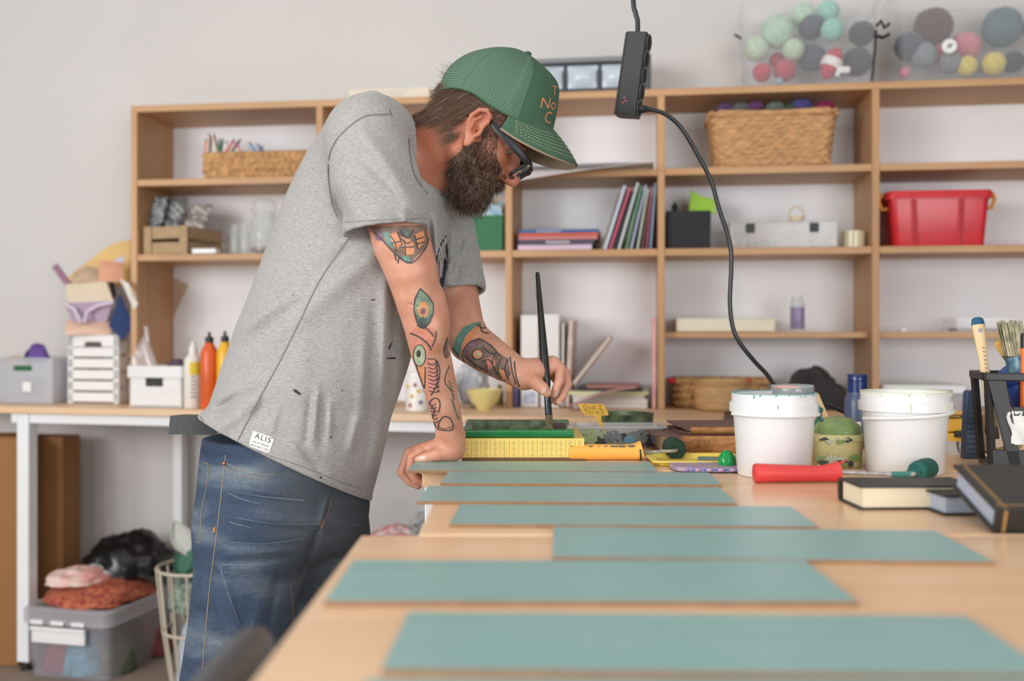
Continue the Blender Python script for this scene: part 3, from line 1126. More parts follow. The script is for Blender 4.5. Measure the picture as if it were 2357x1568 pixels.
# ---- fourth bay
t, w = sh_thing('wicker_basket', 'large willow wicker basket full of knitting on the upper shelf', 'basket', 1650, 1912, 0.012, Z_2)
hb = .186
b = MB()
basket_shell(b, w, .19, hb - .012, .12, 13, 36, .0075, .03)
for i, (x, y, z) in enumerate(b.v):
    b.v[i] = (x, y + .105, z)
b.build('woven_wall', wick, t, smooth=70)
for nm, z, k, rr in (('rim_braid', hb - .012, 1.13, .008), ('base_braid', .0146, 1.0, .008)):
    b = MB()
    for ph in (0, pi):
        loop = rrect(w * k, .19 * k, .03, 14)
        pts = [(x * (1 + .012 * sin(26 * i / len(loop) * 2 * pi + ph)), y + .105, z + .006 * cos(26 * i / len(loop) * 2 * pi + ph)) for i, (x, y) in enumerate(loop)]
        pts.append(pts[0])
        b.tube(pts, rr, 6)
    b.build(nm, wick, t, smooth=70)
for i, (px, py, r, c) in enumerate(((1668, 232, .022, 'purple'), (1705, 232, .024, 'grey'), (1740, 228, .022, 'plum'), (1785, 230, .024, 'sage'), (1845, 226, .028, 'violet'), (1900, 228, .024, 'crimson'), (1820, 232, .02, 'green'))):
    rgb = {'purple': (98, 76, 116), 'grey': (104, 108, 112), 'plum': (110, 70, 110), 'sage': (110, 124, 110), 'violet': (84, 80, 140), 'crimson': (140, 40, 80), 'green': (60, 90, 64)}[c]
    b = MB()
    b.ball((0, 0, 0), (r * 1.3, r, r * .8), 20, 14, fn=lambda d: 1 + .05 * sin(18 * d.x) + .04 * sin(22 * d.z))
    o = tag(b.build('yarn_ball', M('knit_' + c, rgb, .95, var=.2, vscale=70, bump=.5, bscale=300), smooth=80), f'{c} yarn peeping over the rim of the wicker basket', 'yarn', 'yarn in the wicker basket')
    o.location = on_top(px, py + 17, .09)
t, w = sh_thing('fabric_box', 'black fabric storage box with green paper inside', 'box', 1533, 1637, 0.02, Z_3)
b = MB()
open_tub(b, w, .19, .125, .004, .97, .005)
for i, (x, y, z) in enumerate(b.v):
    b.v[i] = (x, y + .1, z)
b.build('body', M('black_ribbed_fabric', (46, 46, 50), .8, var=.1, vscale=3, stretch=(1, 1, 60), bump=.3, bscale=60), t)
b = MB()
b.prism([(-.04, 0), (.052, -.004), (.05, .045), (.01, .052), (-.03, .075)], (0, 0, 0), (1, 0, 0), (0, 0, 1), (0, .012, 0))
o = tag(b.build('paper_bag', M('lime_paper', (158, 208, 60), .6, var=.08), bev=.002), 'lime green paper bag standing in the black box', 'bag')
o.location = on_top(1612, 489, .12)
o.rotation_euler = (0, 0, SA + .12)
b = MB()
b.lathe([(.0, .02), (.012, 0), (.0, -.05)], 8)
o = tag(b.build('felt_cone', M('dark_green_felt2', (28, 56, 40), .9)), 'dark green felt tip poking from the black box', 'felt')
o.location = on_top(1553, 477, .1)
t, w = sh_thing('bead_organizer', 'clear bead organizer with two black latches on the shelf', 'organizer', 1679, 1933, 0.02, Z_3)
h = .082
b = MB()
open_tub(b, w, .17, h, .003, .99, .008)
for i, (x, y, z) in enumerate(b.v):
    b.v[i] = (x, y + .085, z)
cl2 = clear_plastic('milky_organizer', (222, 218, 214), .34, .2)
b.build('body', cl2, t, smooth=45)
b = MB()
b.box((0, .085, h + .003), (w + .004, .174, .006))
b.build('lid', cl2, t, bev=.002)
for x in (-.31, .27):
    b = MB()
    b.box((x * w, -.003, h * .78), (.028, .006, .03))
    b.build('latch', black_pl, t, bev=.002)
for k in range(1, 5):
    b = MB()
    b.box((-w / 2 + w * k / 5, .085, h / 2), (.002, .16, h - .008))
    b.build('partition', clearp, t)
beadcols = [(108, 122, 136), (190, 170, 140), (200, 90, 110), (230, 226, 220), (70, 84, 104), (150, 160, 170)]
bms = [M('bead_%d' % i, c, .35) for i, c in enumerate(beadcols)]
b = MB()
for k in range(150):
    x = -w / 2 + .01 + (w - .02) * random.random()
    b.m(random.randrange(6)).ball((x, .012 + .14 * random.random(), .008 + .022 * random.random() * (.4 + .6 * abs(sin(x * 30)))), random.uniform(.004, .008), 8, 6)
o = b.build('loose_beads', bms, None, smooth=80)
o.location = t.location
o.rotation_euler = t.rotation_euler
tag(o, 'loose grey, red and cream beads inside the clear organizer', 'beads', kind='stuff')
p = on_top(1833, 512, .09)
t = thing('mini_basket', 'tiny handled straw basket standing on the bead organizer', 'basket', (p.x, p.y, Z_3 + h + .0065), SA)
b = MB()
b.lathe([(.02, 0), (.021, .004), (.022, .02), (.02, .02), (.018, .005), (0, .004)], 20)
b.build('woven_body', M('pale_straw', (222, 204, 170), .8, var=.1, vscale=80), t)
b = MB()
b.tube([(-.026 * cos(a), 0, .012 + .042 * sin(a)) for a in [pi * i / 16 for i in range(17)]], .003, 6, flat=(Vector((0, 1, 0)), 1.0))
b.build('handle', M('pale_straw', (222, 204, 170)), t, smooth=60)
t, w = sh_thing('tape_roll', 'clear yellowish tape roll beside the bead organizer', 'tape', 1944, 1997, .03, Z_3)
b = MB()
b.lathe([(w / 2 - .008, 0), (w / 2, 0), (w / 2, .054), (w / 2 - .008, .054), (w / 2 - .008, 0)], 28, (0, .04, 0), cap=False)
b.build('tape', M('glossy_tape', (214, 202, 170), .15, var=.06), t, smooth=40)
b = MB()
b.lathe([(w / 2 - .012, .001), (w / 2 - .0085, .001), (w / 2 - .0085, .053), (w / 2 - .012, .053), (w / 2 - .012, .001)], 28, (0, .04, 0), cap=False)
b.build('cardboard_core', M('brown_core', (170, 140, 110), .8), t, smooth=40)
# lower shelf
t, w = sh_thing('cream_box', 'flat cream box on the low shelf behind the cable', 'box', 1556, 1785, .055, Z_4)
b = MB()
b.box((0, .1, .021), (w, .2, .042))
b.build('body', M('cream_lacquer', (232, 224, 200), .5), t, bev=.004)
b = MB()
b.box((0, .1, .043), (w + .003, .203, .005))
b.build('lid', M('cream_lid', (236, 230, 210), .5), t, bev=.002)
jar(1818, 1853, 681, .08, Z_4, 'glass jar of purple paint on the low shelf', (M('purple_paint', (140, 104, 170), .2, var=.25, vscale=40), .68), None)
t, w = sh_thing('wood_tray', 'wide seagrass basket lying lower in the square bay by the black cloth', 'basket', 1558, 1766, .058, zb)
b = MB()
basket_shell(b, w, .165, .098, .06, 4, 40, .013, .04)
for i, (x, y, z) in enumerate(b.v):
    b.v[i] = (x, y + .10, z)
b.build('woven_wall', grassm, t, smooth=70)
for i, (px, py) in enumerate(((1545, 874), (1722, 876))):
    b = MB()
    b.ball((0, 0, 0), (.014, .01, .01), 10, 8)
    o = tag(b.build('wool_scrap', M('red_wool', (206, 44, 56), .9)), ('red wool tuft at the left rim of the seagrass basket', 'red wool tuft at the right rim of the chip basket')[i], 'wool', None)
    o.location = on_top(px, py + 2, .07)
p0 = on_top(1660, 948, -.03)
t = thing('chip_basket', 'round wood-chip basket in front of the seagrass basket', 'basket', shp(sh(1660, -.035)[0], -.035, zb), SA)
b = MB()
b.lathe([(.07, 0), (.082, .012), (.086, .075), (.088, .079), (.088, .097), (.085, .098), (.083, .08), (.066, .01), (0, .008)], 40, (0, -.0, 0))
b.build('wall', M('chip_wood', (216, 178, 128), .6, var=.2, vscale=16, stretch=(1, 1, 6), bump=.2, bscale=60), t, smooth=50)
b = MB()
b.lathe([(.0885, .08), (.0905, .081), (.0905, .096), (.0885, .097), (.0885, .08)], 40, (0, 0, 0), cap=False)
b.build('rim_band', M('chip_rim', (190, 146, 96), .6), t, smooth=50)
t.location.y -= .0


def cloth_heap(name, label, cat, loc, r, mat_, seed, sharp=1.0, rotz=0.0, n=(44, 26), group=None):
    b = MB()
    sd = Vector((seed * 1.7, seed * .6, seed * 2.3))
    def fn(d):
        return 1 + sharp * (.20 * mnoise.noise(d * 2.0 + sd) + .14 * (1 - abs(mnoise.noise(d * 3.6 + sd * 2)) * 2) + .05 * mnoise.noise(d * 9 + sd))
    b.ball((0, 0, 0), r, n[0], n[1], fn=fn)
    zmin = 0
    b.v = [(x, y, max(z, 0.0)) for x, y, z in b.v]
    o = b.build(name, mat_, smooth=70)
    o.location = loc
    o.rotation_euler = (0, 0, rotz)
    return tag(o, label, cat, group)


cl = cloth_heap('cloth_bundle', 'crumpled black cloth lying in the lower bay behind the white bucket', 'cloth', shp(sh(1872, .04)[0], .09, zb), (.105, .085, .118), M('black_cloth', (50, 47, 48), .85, var=.25, vscale=14, sheen=.2), 3, 1.0, SA)

# ---- fifth bay
t, w = sh_thing('storage_box', 'bright red lidded plastic box with orange handles', 'box', 2050, 2282, .01, Z_3)
h = .152
redp = M('red_plastic', (208, 44, 54), .3, var=.05, vscale=30)
b = MB()
prof = []
for z, k in ((0, .9), (.004, .915), (h, 1.0)):
    prof.append([(x * k, y * k + .115, z) for x, y in rrect(w, .22, .022, 6)])
b.loft(prof)
b.build('body', redp, t, smooth=40)
for x in (-.28, .20):
    for k in (0, 1):
        b = MB()
        b.tube([((x * .93 + .018 * k / w * .2) * w + .008 * k, .0105, .004), (x * w + .009 * k, -.001, h - .004)], .003, 6)
        b.build('rib', redp, t, smooth=60)
b = MB()
b.loft([[(x * k, y * k + .115, z) for x, y in rrect(w + .02, .235, .028, 6)] for z, k in ((h - .002, 1), (h + .018, 1), (h + .024, .98))])
b.build('lid', redp, t, smooth=40)
orange_h = M('orange_handle', (226, 146, 40), .35)
for s in (-1, 1):
    b = MB()
    b.tube([(s * (w / 2 + .008), .05, h + .015), (s * (w / 2 + .02), .05, h + .018), (s * (w / 2 + .026), .05, h), (s * (w / 2 + .016), .05, h - .03), (s * (w / 2 - .002), .05, h - .028)], .006, 8)
    b.tube([(s * (w / 2 + .02), .05, h + .01), (s * (w / 2 + .022), .17, h + .01)], .006, 8)
    b.build('handle', orange_h, t, smooth=60)
t, w = sh_thing('clear_case', 'shallow clear case of odds and ends on the low right shelf', 'case', 2196, 2420, .055, Z_4)
b = MB()
open_tub(b, w, .16, .045, .003, .98, .008)
for i, (x, y, z) in enumerate(b.v):
    b.v[i] = (x, y + .08, z)
b.build('body', clear_plastic('clear_case_plastic', (226, 224, 230), .13, .15), t, smooth=45)
b = MB()
for k in range(10):
    b.m(k % 3).box((-w / 2 + .025 + k * w / 12, .03 + .08 * random.random(), .007), (.02, .03, .008), rot=Rz(random.random() * 3))
b.build('contents', [M('umber_bits', (96, 78, 70), .6), M('grey_bits', (120, 118, 122), .6), M('pink_bits', (176, 130, 130), .6)], t)
b = MB()
b.box((0, 0, .006), (.02, .014, .012))
o = tag(b.build('eraser', white_pl, bev=.003), 'small white eraser on the low right shelf', 'eraser')
o.location = shp(sh(2079, .075)[0], .075, Z_4)
t, w = sh_thing('clear_tub', 'long clear tub with white lid at the right of the bookcase base', 'tub', 2036, 2228, .0, zb)
b = MB()
open_tub(b, w, .22, .07, .003, .95, .02)
for i, (x, y, z) in enumerate(b.v):
    b.v[i] = (x, y + .11, z)
b.build('body', clear_plastic('milky_tub', (222, 214, 220), .45, .3), t, smooth=45)
b = MB()
b.loft([[(x * k, y * k + .11, z) for x, y in rrect(w + .012, .232, .024, 6)] for z, k in ((.069, 1), (.079, 1), (.083, .98))])
b.build('lid', white_pl, t, smooth=40)
b = MB()
b.box((w / 2 - .03, -.008, .066), (.04, .006, .016))
b.build('latch', white_pl, t, bev=.002)

# ---- left end of the bench: scraps, crates, tubs, bottles
lb0 = BA


def bthing(name, label, cat, px0, px1, py, group=None, dy=0.0):
    p0, p1 = bn(px0, py), bn(px1, py)
    y = bn((px0 + px1) / 2, py).y - dy
    a, b_ = P(px0, py, y), P(px1, py, y)
    c = (a + b_) / 2
    return thing(name, label, cat, (c.x, c.y, ZB_TOP + 0.0008), BA, group), (b_ - a).length, y


t, w, y = bthing('storage_bin', 'frosted plastic bin with hand slot at the left end of the bench', 'bin', -20, 131, 929)
k = y / FPX
h = (929 - 824) * k
b = MB()
open_tub(b, w, .17, h, .003, .95, .012, 0, .006)
for i, (x, yy, z) in enumerate(b.v):
    b.v[i] = (x, yy + .085, z)
b.build('body', clear_plastic('frosted_bin', (214, 216, 224), .48, .3), t, smooth=45)
b = MB()
b.prism(rrect(.075, .018, .008, 4), (-.005, -.002, h * .77), (1, 0, 0), (0, 0, 1), (0, .002, 0))
b.build('hand_slot', M('slot_green', (34, 96, 58), .5, var=.3, vscale=30), t)
b = MB()
b.box((.012, -.0005, h * .36), (.034, .002, .034))
b.build('sticker', paper_w, t)
fab = [('purple_cloth', 'purple felt piece heaped in the frosted bin', (58, 98), 800, (.045, .03, .055), (104, 76, 150), 5), ('yellow_cloth', 'mustard rolled fabric at the left of the frosted bin', (10, 40), 812, (.06, .03, .03), (190, 168, 96), 8), ('black_cloth_scrap', 'black cloth scrap between mustard and purple ones', (60, 80), 805, (.028, .03, .05), (40, 40, 44), 11)]
for nm, lb, (a, b2), py, r, c, sd in fab:
    p = P((a + b2) / 2 + 8, py + 22, y + .09)
    cloth_heap('fabric_scrap', lb, 'fabric', (p.x, p.y, p.z - .012), r, M('felt_' + nm, c, .9, var=.15, vscale=20), sd, .9, BA, (26, 16), 'fabric scraps in the frosted bin')
b = MB()
b.box((0, 0, 0), (.05, .07, .075))
o = tag(b.build('fabric_stack', M('folded_pastel', (150, 170, 190), .8, var=.35, vscale=12, col2=(206, 176, 176)), bev=.006), 'folded pastel fabric inside the frosted bin', 'fabric')
p = P(75, 880, y + .08)
o.location = (p.x, p.y, ZB_TOP + .05)
o.rotation_euler = (0, 0, BA)
for px, c, lb in ((141, (222, 160, 50), 'orange yellow card standing between frosted bin and white crate'), (134, (120, 168, 190), 'pale blue card standing at the right of the frosted bin')):
    b = MB()
    b.box((0, .25, .14 if c[0] > 200 else .105), (.004, .13, .28 if c[0] > 200 else .21))
    o = tag(b.build('card_sheet', M('card_%d' % c[0], c, .6)), lb, 'card')
    p = P(px, 929, y)
    o.location = (p.x, p.y, ZB_TOP)
    o.rotation_euler = (0, 0, BA + .1)

t, w, y = bthing('slatted_crate', 'white painted slatted crate with hand hole on the bench', 'crate', 147, 281, 929)
k = y / FPX
h = (929 - 772) * k
wcm = M('white_painted_wood', (238, 237, 235), .5, var=.015)
sw = .022
for x in (-1, 1):
    b = MB()
    b.box((x * (w / 2 - sw / 2), .006, h / 2), (sw, .012, h))
    b.build('corner_post', wcm, t, bev=.001)
nsl = 5
for i in range(nsl):
    z0 = h * (.02 + i * .165)
    b = MB()
    b.box((0, .004, z0 + h * .07), (w - .004, .008, h * .135))
    b.build('slat', wcm, t, bev=.001)
b = MB()
b.prism([(-w / 2, 0), (-w * .18, 0), (-w * .15, .018), (w * .15, .018), (w * .18, 0), (w / 2, 0), (w / 2, h * .17), (-w / 2, h * .17)], (0, .0, h * .83), (1, 0, 0), (0, 0, 1), (0, .008, 0))
b.build('top_slat', wcm, t)
for i in range(4):
    b = MB()
    b.box((w / 2 - .006, .10, h * (.1 + .24 * i)), (.01, .18, h * .19))
    b.build('side_slat', wcm, t, bev=.001)
    b = MB()
    b.box((-w / 2 + .006, .10, h * (.1 + .24 * i)), (.01, .18, h * .19))
    b.build('side_slat', wcm, t, bev=.001)
b = MB()
b.box((0, .19, h / 2), (w, .01, h))
b.build('back_panel', wcm, t)
b = MB()
b.box((0, .1, .008), (w - .02, .18, .01))
b.build('floor_board', wcm, t)
crate_loc, crate_h, crate_w, crate_y = t.location.copy(), h, w, y
# scrap paper pile on the crate
def sheet(name, label, cat, pts_px, dy, m, thick=.002, bend=.02, n=8, group=None, kind=None):
    """a bent sheet spanned between four pixel corners (bl, br, tr, tl) with their own depths"""
    q = [P(px, py, crate_y + d) for px, py, d in pts_px]
    rows = []
    for i in range(n + 1):
        v = i / n
        row = []
        for j in range(n + 1):
            u = j / n
            p = (q[0] * (1 - u) + q[1] * u) * (1 - v) + (q[3] * (1 - u) + q[2] * u) * v
            p = p + Vector((0, -bend * sin(pi * u) * sin(pi * v), 0))
            row.append(p)
        rows.append(row)
    b = MB()
    b.grid(rows, thick)
    return tag(b.build(name, m, smooth=60), label, cat, group)


manila = M('manila_card', (212, 182, 130), .7, var=.06)
b = MB()
arc = [(280, 556), (262, 560), (232, 578), (205, 600), (180, 620), (154, 640), (150, 660), (200, 665), (250, 660), (300, 655), (300, 552)]
A = [P(x, y_, crate_y + .20) for x, y_ in arc]
b.loft([A, [p + Vector((.0, .006, 0)) for p in A]])
tag(b.build('card_sheet', M('yellow_card_arc', (224, 188, 122), .65, var=.05)), 'yellowish card with curved top edge behind the paper pile', 'card')
rl = thing('paper_roll', 'mauve paper roll sticking out left of the paper pile', 'roll', P(158, 655, crate_y + .1), 0)
b = MB()
v = P(126, 612, crate_y + .1) - P(158, 655, crate_y + .1)
b.tube([(0, 0, 0), tuple(v)], .012, 14)
b.build('outer_sheet', M('mauve_paper', (158, 116, 140), .7), rl, smooth=50)
b = MB()
b.tube([tuple(v), tuple(v * 1.01)], .008, 12)
b.build('inner_core', M('pale_pink_paper', (206, 176, 186), .7), rl, smooth=50)
box = thing('paper_box', 'open cream paper box in the pile on the white crate', 'box', P(210, 700, crate_y + .06), BA)
b = MB()
pp = lambda px, py, d: tuple(P(px, py, crate_y + d) - P(210, 700, crate_y + .06))
b.loft([[pp(156, 700, .02), pp(262, 694, .02), pp(262, 694, .12), pp(156, 700, .12)], [pp(150, 655, .0), pp(244, 648, .0), pp(262, 650, .14), pp(156, 652, .14)]])
b.build('body', M('cream_paper_box', (226, 210, 184), .7, var=.04), box, bev=.002)
box.rotation_euler = (0, 0, 0)
tub = thing('cut_tub', 'cut lilac plastic tub lying under the cream paper box', 'tub', P(205, 740, crate_y + .05), 0)
b = MB()
pp = lambda px, py, d: tuple(P(px, py, crate_y + d) - P(205, 740, crate_y + .05))
b.loft([[pp(166, 742, .03), pp(246, 742, .03), pp(246, 742, .12), pp(166, 742, .12)], [pp(148, 697, .0), pp(262, 692, .0), pp(262, 692, .15), pp(148, 697, .15)]])
b.build('body', M('lilac_plastic', (186, 166, 190), .4, var=.06), tub, bev=.003)
b = MB()
b.tube([pp(150, 700, -.004), pp(172, 712, -.006), pp(185, 742, -.006), pp(196, 742, -.006), pp(200, 718, -.006), pp(225, 704, -.006), pp(262, 696, -.004)], .007, 8)
b.build('torn_edge', M('pale_lilac_plastic', (212, 198, 214), .4), tub, smooth=60)
peach = M('peach_paper', (226, 190, 166), .7, var=.06)
sheet('paper_sheet', 'peach sheet lying over the white crate top', 'paper', ((150, 772, -.01), (256, 770, -.01), (250, 735, .05), (152, 738, .05)), 0, peach, bend=.03)
sheet('paper_sheet', 'brown wrapping paper rising at the back of the pile', 'paper', ((156, 652, .1), (236, 650, .1), (226, 618, .13), (196, 612, .13)), 0, M('kraft_paper', (190, 164, 138), .7, var=.06), bend=.02)
sheet('paper_sheet', 'salmon edged sheet standing at the top of the pile', 'paper', ((226, 650, .08), (286, 650, .08), (282, 604, .10), (228, 600, .10)), 0, M('salmon_paper', (222, 180, 148), .7, var=.08, col2=(210, 140, 110)), bend=.01)
sheet('paper_sheet', 'pale blue and lilac sheet beside the bookcase end', 'paper', ((254, 604, .12), (286, 606, .12), (286, 588, .13), (270, 596, .13)), 0, M('pale_lilac_paper', (206, 204, 226), .7), bend=.005)
sheet('fabric_scrap', 'navy blue fabric piece hanging from the paper pile', 'fabric', ((282, 784, -.03), (309, 748, -.02), (276, 674, .0), (250, 750, -.03)), 0, M('navy_felt', (44, 62, 106), .9, var=.08), bend=.006)
sheet('fabric_scrap', 'dark navy scrap tucked behind the cream box', 'fabric', ((258, 692, .03), (268, 680, .03), (262, 650, .06), (236, 648, .06)), 0, M('ink_felt', (30, 34, 58), .9), bend=.004)
sheet('paper_strip', 'white curled paper strip dangling right of the pile', 'paper', ((308, 714, -.11), (318, 700, -.11), (296, 652, -.09), (276, 642, -.06)), 0, M('offwhite_paper', (226, 220, 210), .7), bend=.015)
sheet('paper_sheet', 'beige paper hanging down at the right side of the white crate', 'paper', ((276, 880, .0), (292, 900, .02), (292, 700, .05), (262, 700, .0)), 0, M('beige_paper', (206, 182, 160), .7, var=.05), bend=.01)

t, w, y = bthing('plastic_basket', 'white perforated basket with handle hole next to the glue bottle', 'basket', 291, 425, 931, None, .15)
k = y / FPX
h = (931 - 836) * k
d = .125
b = MB()
z1, z2 = h * .5, h * .72
lat = M('white_basket_plastic', (234, 233, 232), .4)
hw = w / 2
# front wall with a grip opening, the other three walls, floor
for (xa, xb, za, zb2) in ((-hw * .94, hw * .94, 0, z1), (-hw * .98, -.028 * 1.0 - .01, z1, z2), (.028, hw * .98, z1, z2)):
    b.box(((xa + xb) / 2, .002, (za + zb2) / 2), (xb - xa, .004, zb2 - za))
b.box((0, d, h * .37), (w * .96, .004, h * .74))
for s in (-1, 1):
    b.box((s * hw * .97, d / 2, h * .37), (.004, d, h * .74))
b.box((0, d / 2, .003), (w * .94, d, .006))
b.build('body', lat, t)
b = MB()
for i in range(15):
    for j in range(5):
        b.ball((-hw * .88 + (i + .5 * (j % 2)) * w * .93 / 15.5, -.0004, .008 + j * z1 / 5.4), (.0035, .0022, .0026), 8, 5)
b.build('weave_relief', lat, t, smooth=60)
b = MB()
open_tub(b, w + .012, d + .02, h * .28, .005, 1.0, .008, h * .72)
for i, (x, yy, z) in enumerate(b.v):
    b.v[i] = (x, yy + d / 2, z)
b.build('rim_band', lat, t)
p = P(338, 838, y + .06)
b = MB()
def bagf(q, a):
    u = a / 8 - .5
    v_ = q / 8
    return Vector((u * .1 * (1 - v_ * .92) + .012 * v_ - .012, .012 * sin(5 * u + 4 * v_), v_ * .14))
b.grid([[bagf(q, a) for a in range(9)] for q in range(9)], .006)
o = tag(b.build('plastic_bag', clear_plastic('pinkish_bag', (214, 200, 196), .6, .2), smooth=60), 'translucent peaked plastic bag in the white basket', 'bag')
o.location = (p.x, p.y, p.z - .012)
o.rotation_euler = (0, 0, BA)
cloth_heap('cloth_scrap', 'dark checked cloth scrap at the right of the white basket', 'cloth', tuple(P(408, 842, y + .09)), (.03, .03, .022), M('dark_check', (92, 74, 88), .8, var=.3, vscale=50), 4, .8)


def bottle(px0, px1, ptop, py, label, prof, body_m, cap_m, extra=None, dy=0.0, cat='bottle'):
    t, w, y = bthing('squeeze_bottle', label, cat, px0, px1, py, 'squeeze bottles on the bench', .13)
    h = (py - ptop) * y / FPX
    r = w / 2
    b = MB()
    b.lathe([(a * r, z * h) for a, z in prof[0]], 28)
    b.build('body', body_m, t, smooth=45)
    b = MB()
    b.lathe([(a * r, z * h) for a, z in prof[1]], 20)
    b.build('cap', cap_m, t, smooth=45)
    return t, r, h


glue = ([(.94, 0), (1, .01), (1, .68), (.9, .74), (.5, .80), (.46, .84)], [(.47, .84), (.47, .9), (.3, .93), (.16, 1), (0, 1)])
t, r, h = bottle(424, 465, 780, 933, 'white glue bottle with yellow label left of the orange one', glue, M('white_bottle', (236, 232, 224), .35), M('ivory_cap', (238, 236, 228), .35))
b = MB()
n = 12
b.grid([[((r + .0006) * cos(-pi / 2 + .1 + 1.3 * a / n), (r + .0006) * sin(-pi / 2 + .1 + 1.3 * a / n), h * (.5 + .19 * q)) for a in range(n + 1)] for q in range(2)])
b.build('yellow_label', M('yellow_label', (226, 204, 66), .5), t, smooth=60)
b = MB()
for q in range(6):
    z = h * (.46 - .06 * q)
    b.grid([[((r + .0006) * cos(-pi / 2 + .25 + (.5 + .08 * (q % 3)) * a / 6), (r + .0006) * sin(-pi / 2 + .25 + (.5 + .08 * (q % 3)) * a / 6), z + dz) for a in range(7)] for dz in (0, .005)])
b.build('label_print', M('grey_print', (150, 146, 140), .5), t, smooth=60)
paintb = ([(.94, 0), (1, .01), (1, .72), (.8, .78), (.42, .86)], [(.48, .86), (.48, .93), (.2, .94), (.16, 1), (0, 1)])
blk_cap = M('black_cap', (40, 42, 46), .4)
t, r, h = bottle(462, 502, 758, 935, 'orange paint bottle with black nozzle beside the man\'s back', paintb, M('orange_bottle', (226, 100, 44), .35, var=.08, vscale=14), blk_cap)
t, r, h = bottle(499, 537, 756, 936, 'yellow paint bottle with black nozzle, mostly behind the man\'s back', paintb, M('yellow_bottle', (244, 186, 40), .35), blk_cap)

# kraft board leaning behind in the lower left bay
b = MB()
A = [shp(sh(a, .27)[0], .268, shz(a, b2, .268)) for a, b2 in ((392, 636), (433, 656), (392, 744), (360, 744), (360, 636))]
b.loft([A, [p + EN * .004 for p in A]])
tag(b.build('card_sheet', M('tan_card', (206, 182, 156), .7)), 'tan card corner leaning on the wall in the lower left bay', 'card')

# ---- under the bench
kraft = M('cardboard', (150, 106, 62), .8, var=.05, vscale=6)
for nm, px0, px1, ptop, y, d, lb in (('a', -90, 40, 1010, 3.435, .18, 'tall brown cardboard box left of the white bench leg'), ('b', 40, 151, 1008, 3.64, .10, 'tall brown cardboard sheet box behind the white bench leg')):
    p0, p1 = P(px0, 1500, y), P(px1, 1500, y)
    H = HC + (HY - ptop) / FPX * y
    zb0 = .1812 if nm == 'b' else .001
    t = thing('cardboard_box', lb, 'box', ((p0.x + p1.x) / 2, y, zb0), BA if nm == 'b' else .1)
    w = p1.x - p0.x
    H -= zb0
    b = MB()
    b.box((0, d / 2, H / 2), (w, d, H))
    b.build('body', kraft, t, bev=.004)
    b = MB()
    b.box((0, d / 2, H + .002), (w * .98, d * .49 * 2, .004))
    b.build('flap', kraft, t)
BR = BA
bp_ = f_l + bex * (lx + .045) + ben * -.04
bx = thing('lidded_bin', 'clear lidded storage bin with white latch on the floor under the bench', 'bin', (bp_.x, bp_.y, 0.001), BR)
L_, D_ = .325, .40
H = .235
b = MB()
open_tub(b, L_, D_, H - .04, .004, .92, .03)
for i, (x, yy, z) in enumerate(b.v):
    b.v[i] = (x + L_ / 2, yy + D_ / 2, z)
b.build('body', clear_plastic('smoky_bin', (200, 196, 204), .24, .2), bx, smooth=45)
b = MB()
b.loft([[(x * k + L_ / 2, yy * k + D_ / 2, z) for x, yy in rrect(L_ + .02, D_ + .02, .04, 6)] for z, k in ((H - .05, 1), (H - .006, 1), (H, .97), (H, .86), (H - .016, .84))])
b.build('lid', clear_plastic('smoky_lid', (206, 202, 208), .5, .2), bx, smooth=45)
b = MB()
b.box((L_ * .45, -.012, H - .085), (L_ * .62, .012, .05))
b.box((L_ * .45, -.018, H - .062), (L_ * .64, .012, .012))
b.build('latch', white_pl, bx, bev=.003)
for k in range(3):
    b = MB()
    b.box((L_ * (.2 + .24 * k), -.014, H - .042), (L_ * .15, .01, .014))
    b.build('hinge_tab', white_pl, bx, bev=.002)
fabs = [(.08, .12, (150, 60, 70)), (.17, .1, (96, 170, 196)), (.25, .14, (84, 92, 70)), (.12, .25, (176, 150, 150)), (.22, .28, (70, 60, 66)), (.16, .18, (90, 96, 110)), (.27, .33, (120, 60, 60)), (.08, .34, (60, 60, 64))]
fnm = ['crimson', 'sky blue', 'olive', 'dusty pink', 'charcoal', 'slate', 'brick red', 'black']
for (x, yy, c), nm in zip(fabs, fnm):
    p = bx.location + Rz(BR) @ Vector((x, yy, .006))
    cloth_heap('fabric_scrap', f'{nm} fabric scrap pressed inside the clear lidded bin', 'fabric', p, (.07, .07, .12), M('scrap_' + nm.replace(' ', '_'), c, .85, var=.4, vscale=26), len(nm) * 1.3, .8, 0, (26, 16), 'fabric scraps in the lidded bin')
p = bx.location + Rz(BR) @ Vector((.15, .2, H + .001))
cloth_heap('fabric_heap', 'red patterned fabric heaped on the lidded bin', 'fabric', p, (.165, .19, .058), M('red_pattern', (150, 46, 54), .85, var=.4, vscale=60, col2=(196, 120, 80)), 2.2, .7, R_(20))
cloth_heap('fabric_heap', 'pink floral fabric spread on the left of the lidded bin', 'fabric', p + Vector((-.06, -.03, .055)), (.10, .085, .045), M('pink_floral', (228, 142, 142), .85, var=.4, vscale=16, col2=(236, 220, 206)), 6.1, .8, R_(25))
cloth_heap('fabric_heap', 'pale grey folded cloth under the black bag', 'fabric', p + Vector((.0, .04, .06)), (.09, .07, .045), M('pale_grey_cloth', (196, 194, 202), .8, var=.2, vscale=12), 7.7, .6, R_(15))
cloth_heap('plastic_bag', 'glossy black plastic bag on top of the lidded bin', 'bag', p + Vector((.06, .11, .055)), (.145, .11, .125), M('black_bag', (22, 22, 25), .28, var=.3, vscale=10), 9.4, 1.0, R_(10))
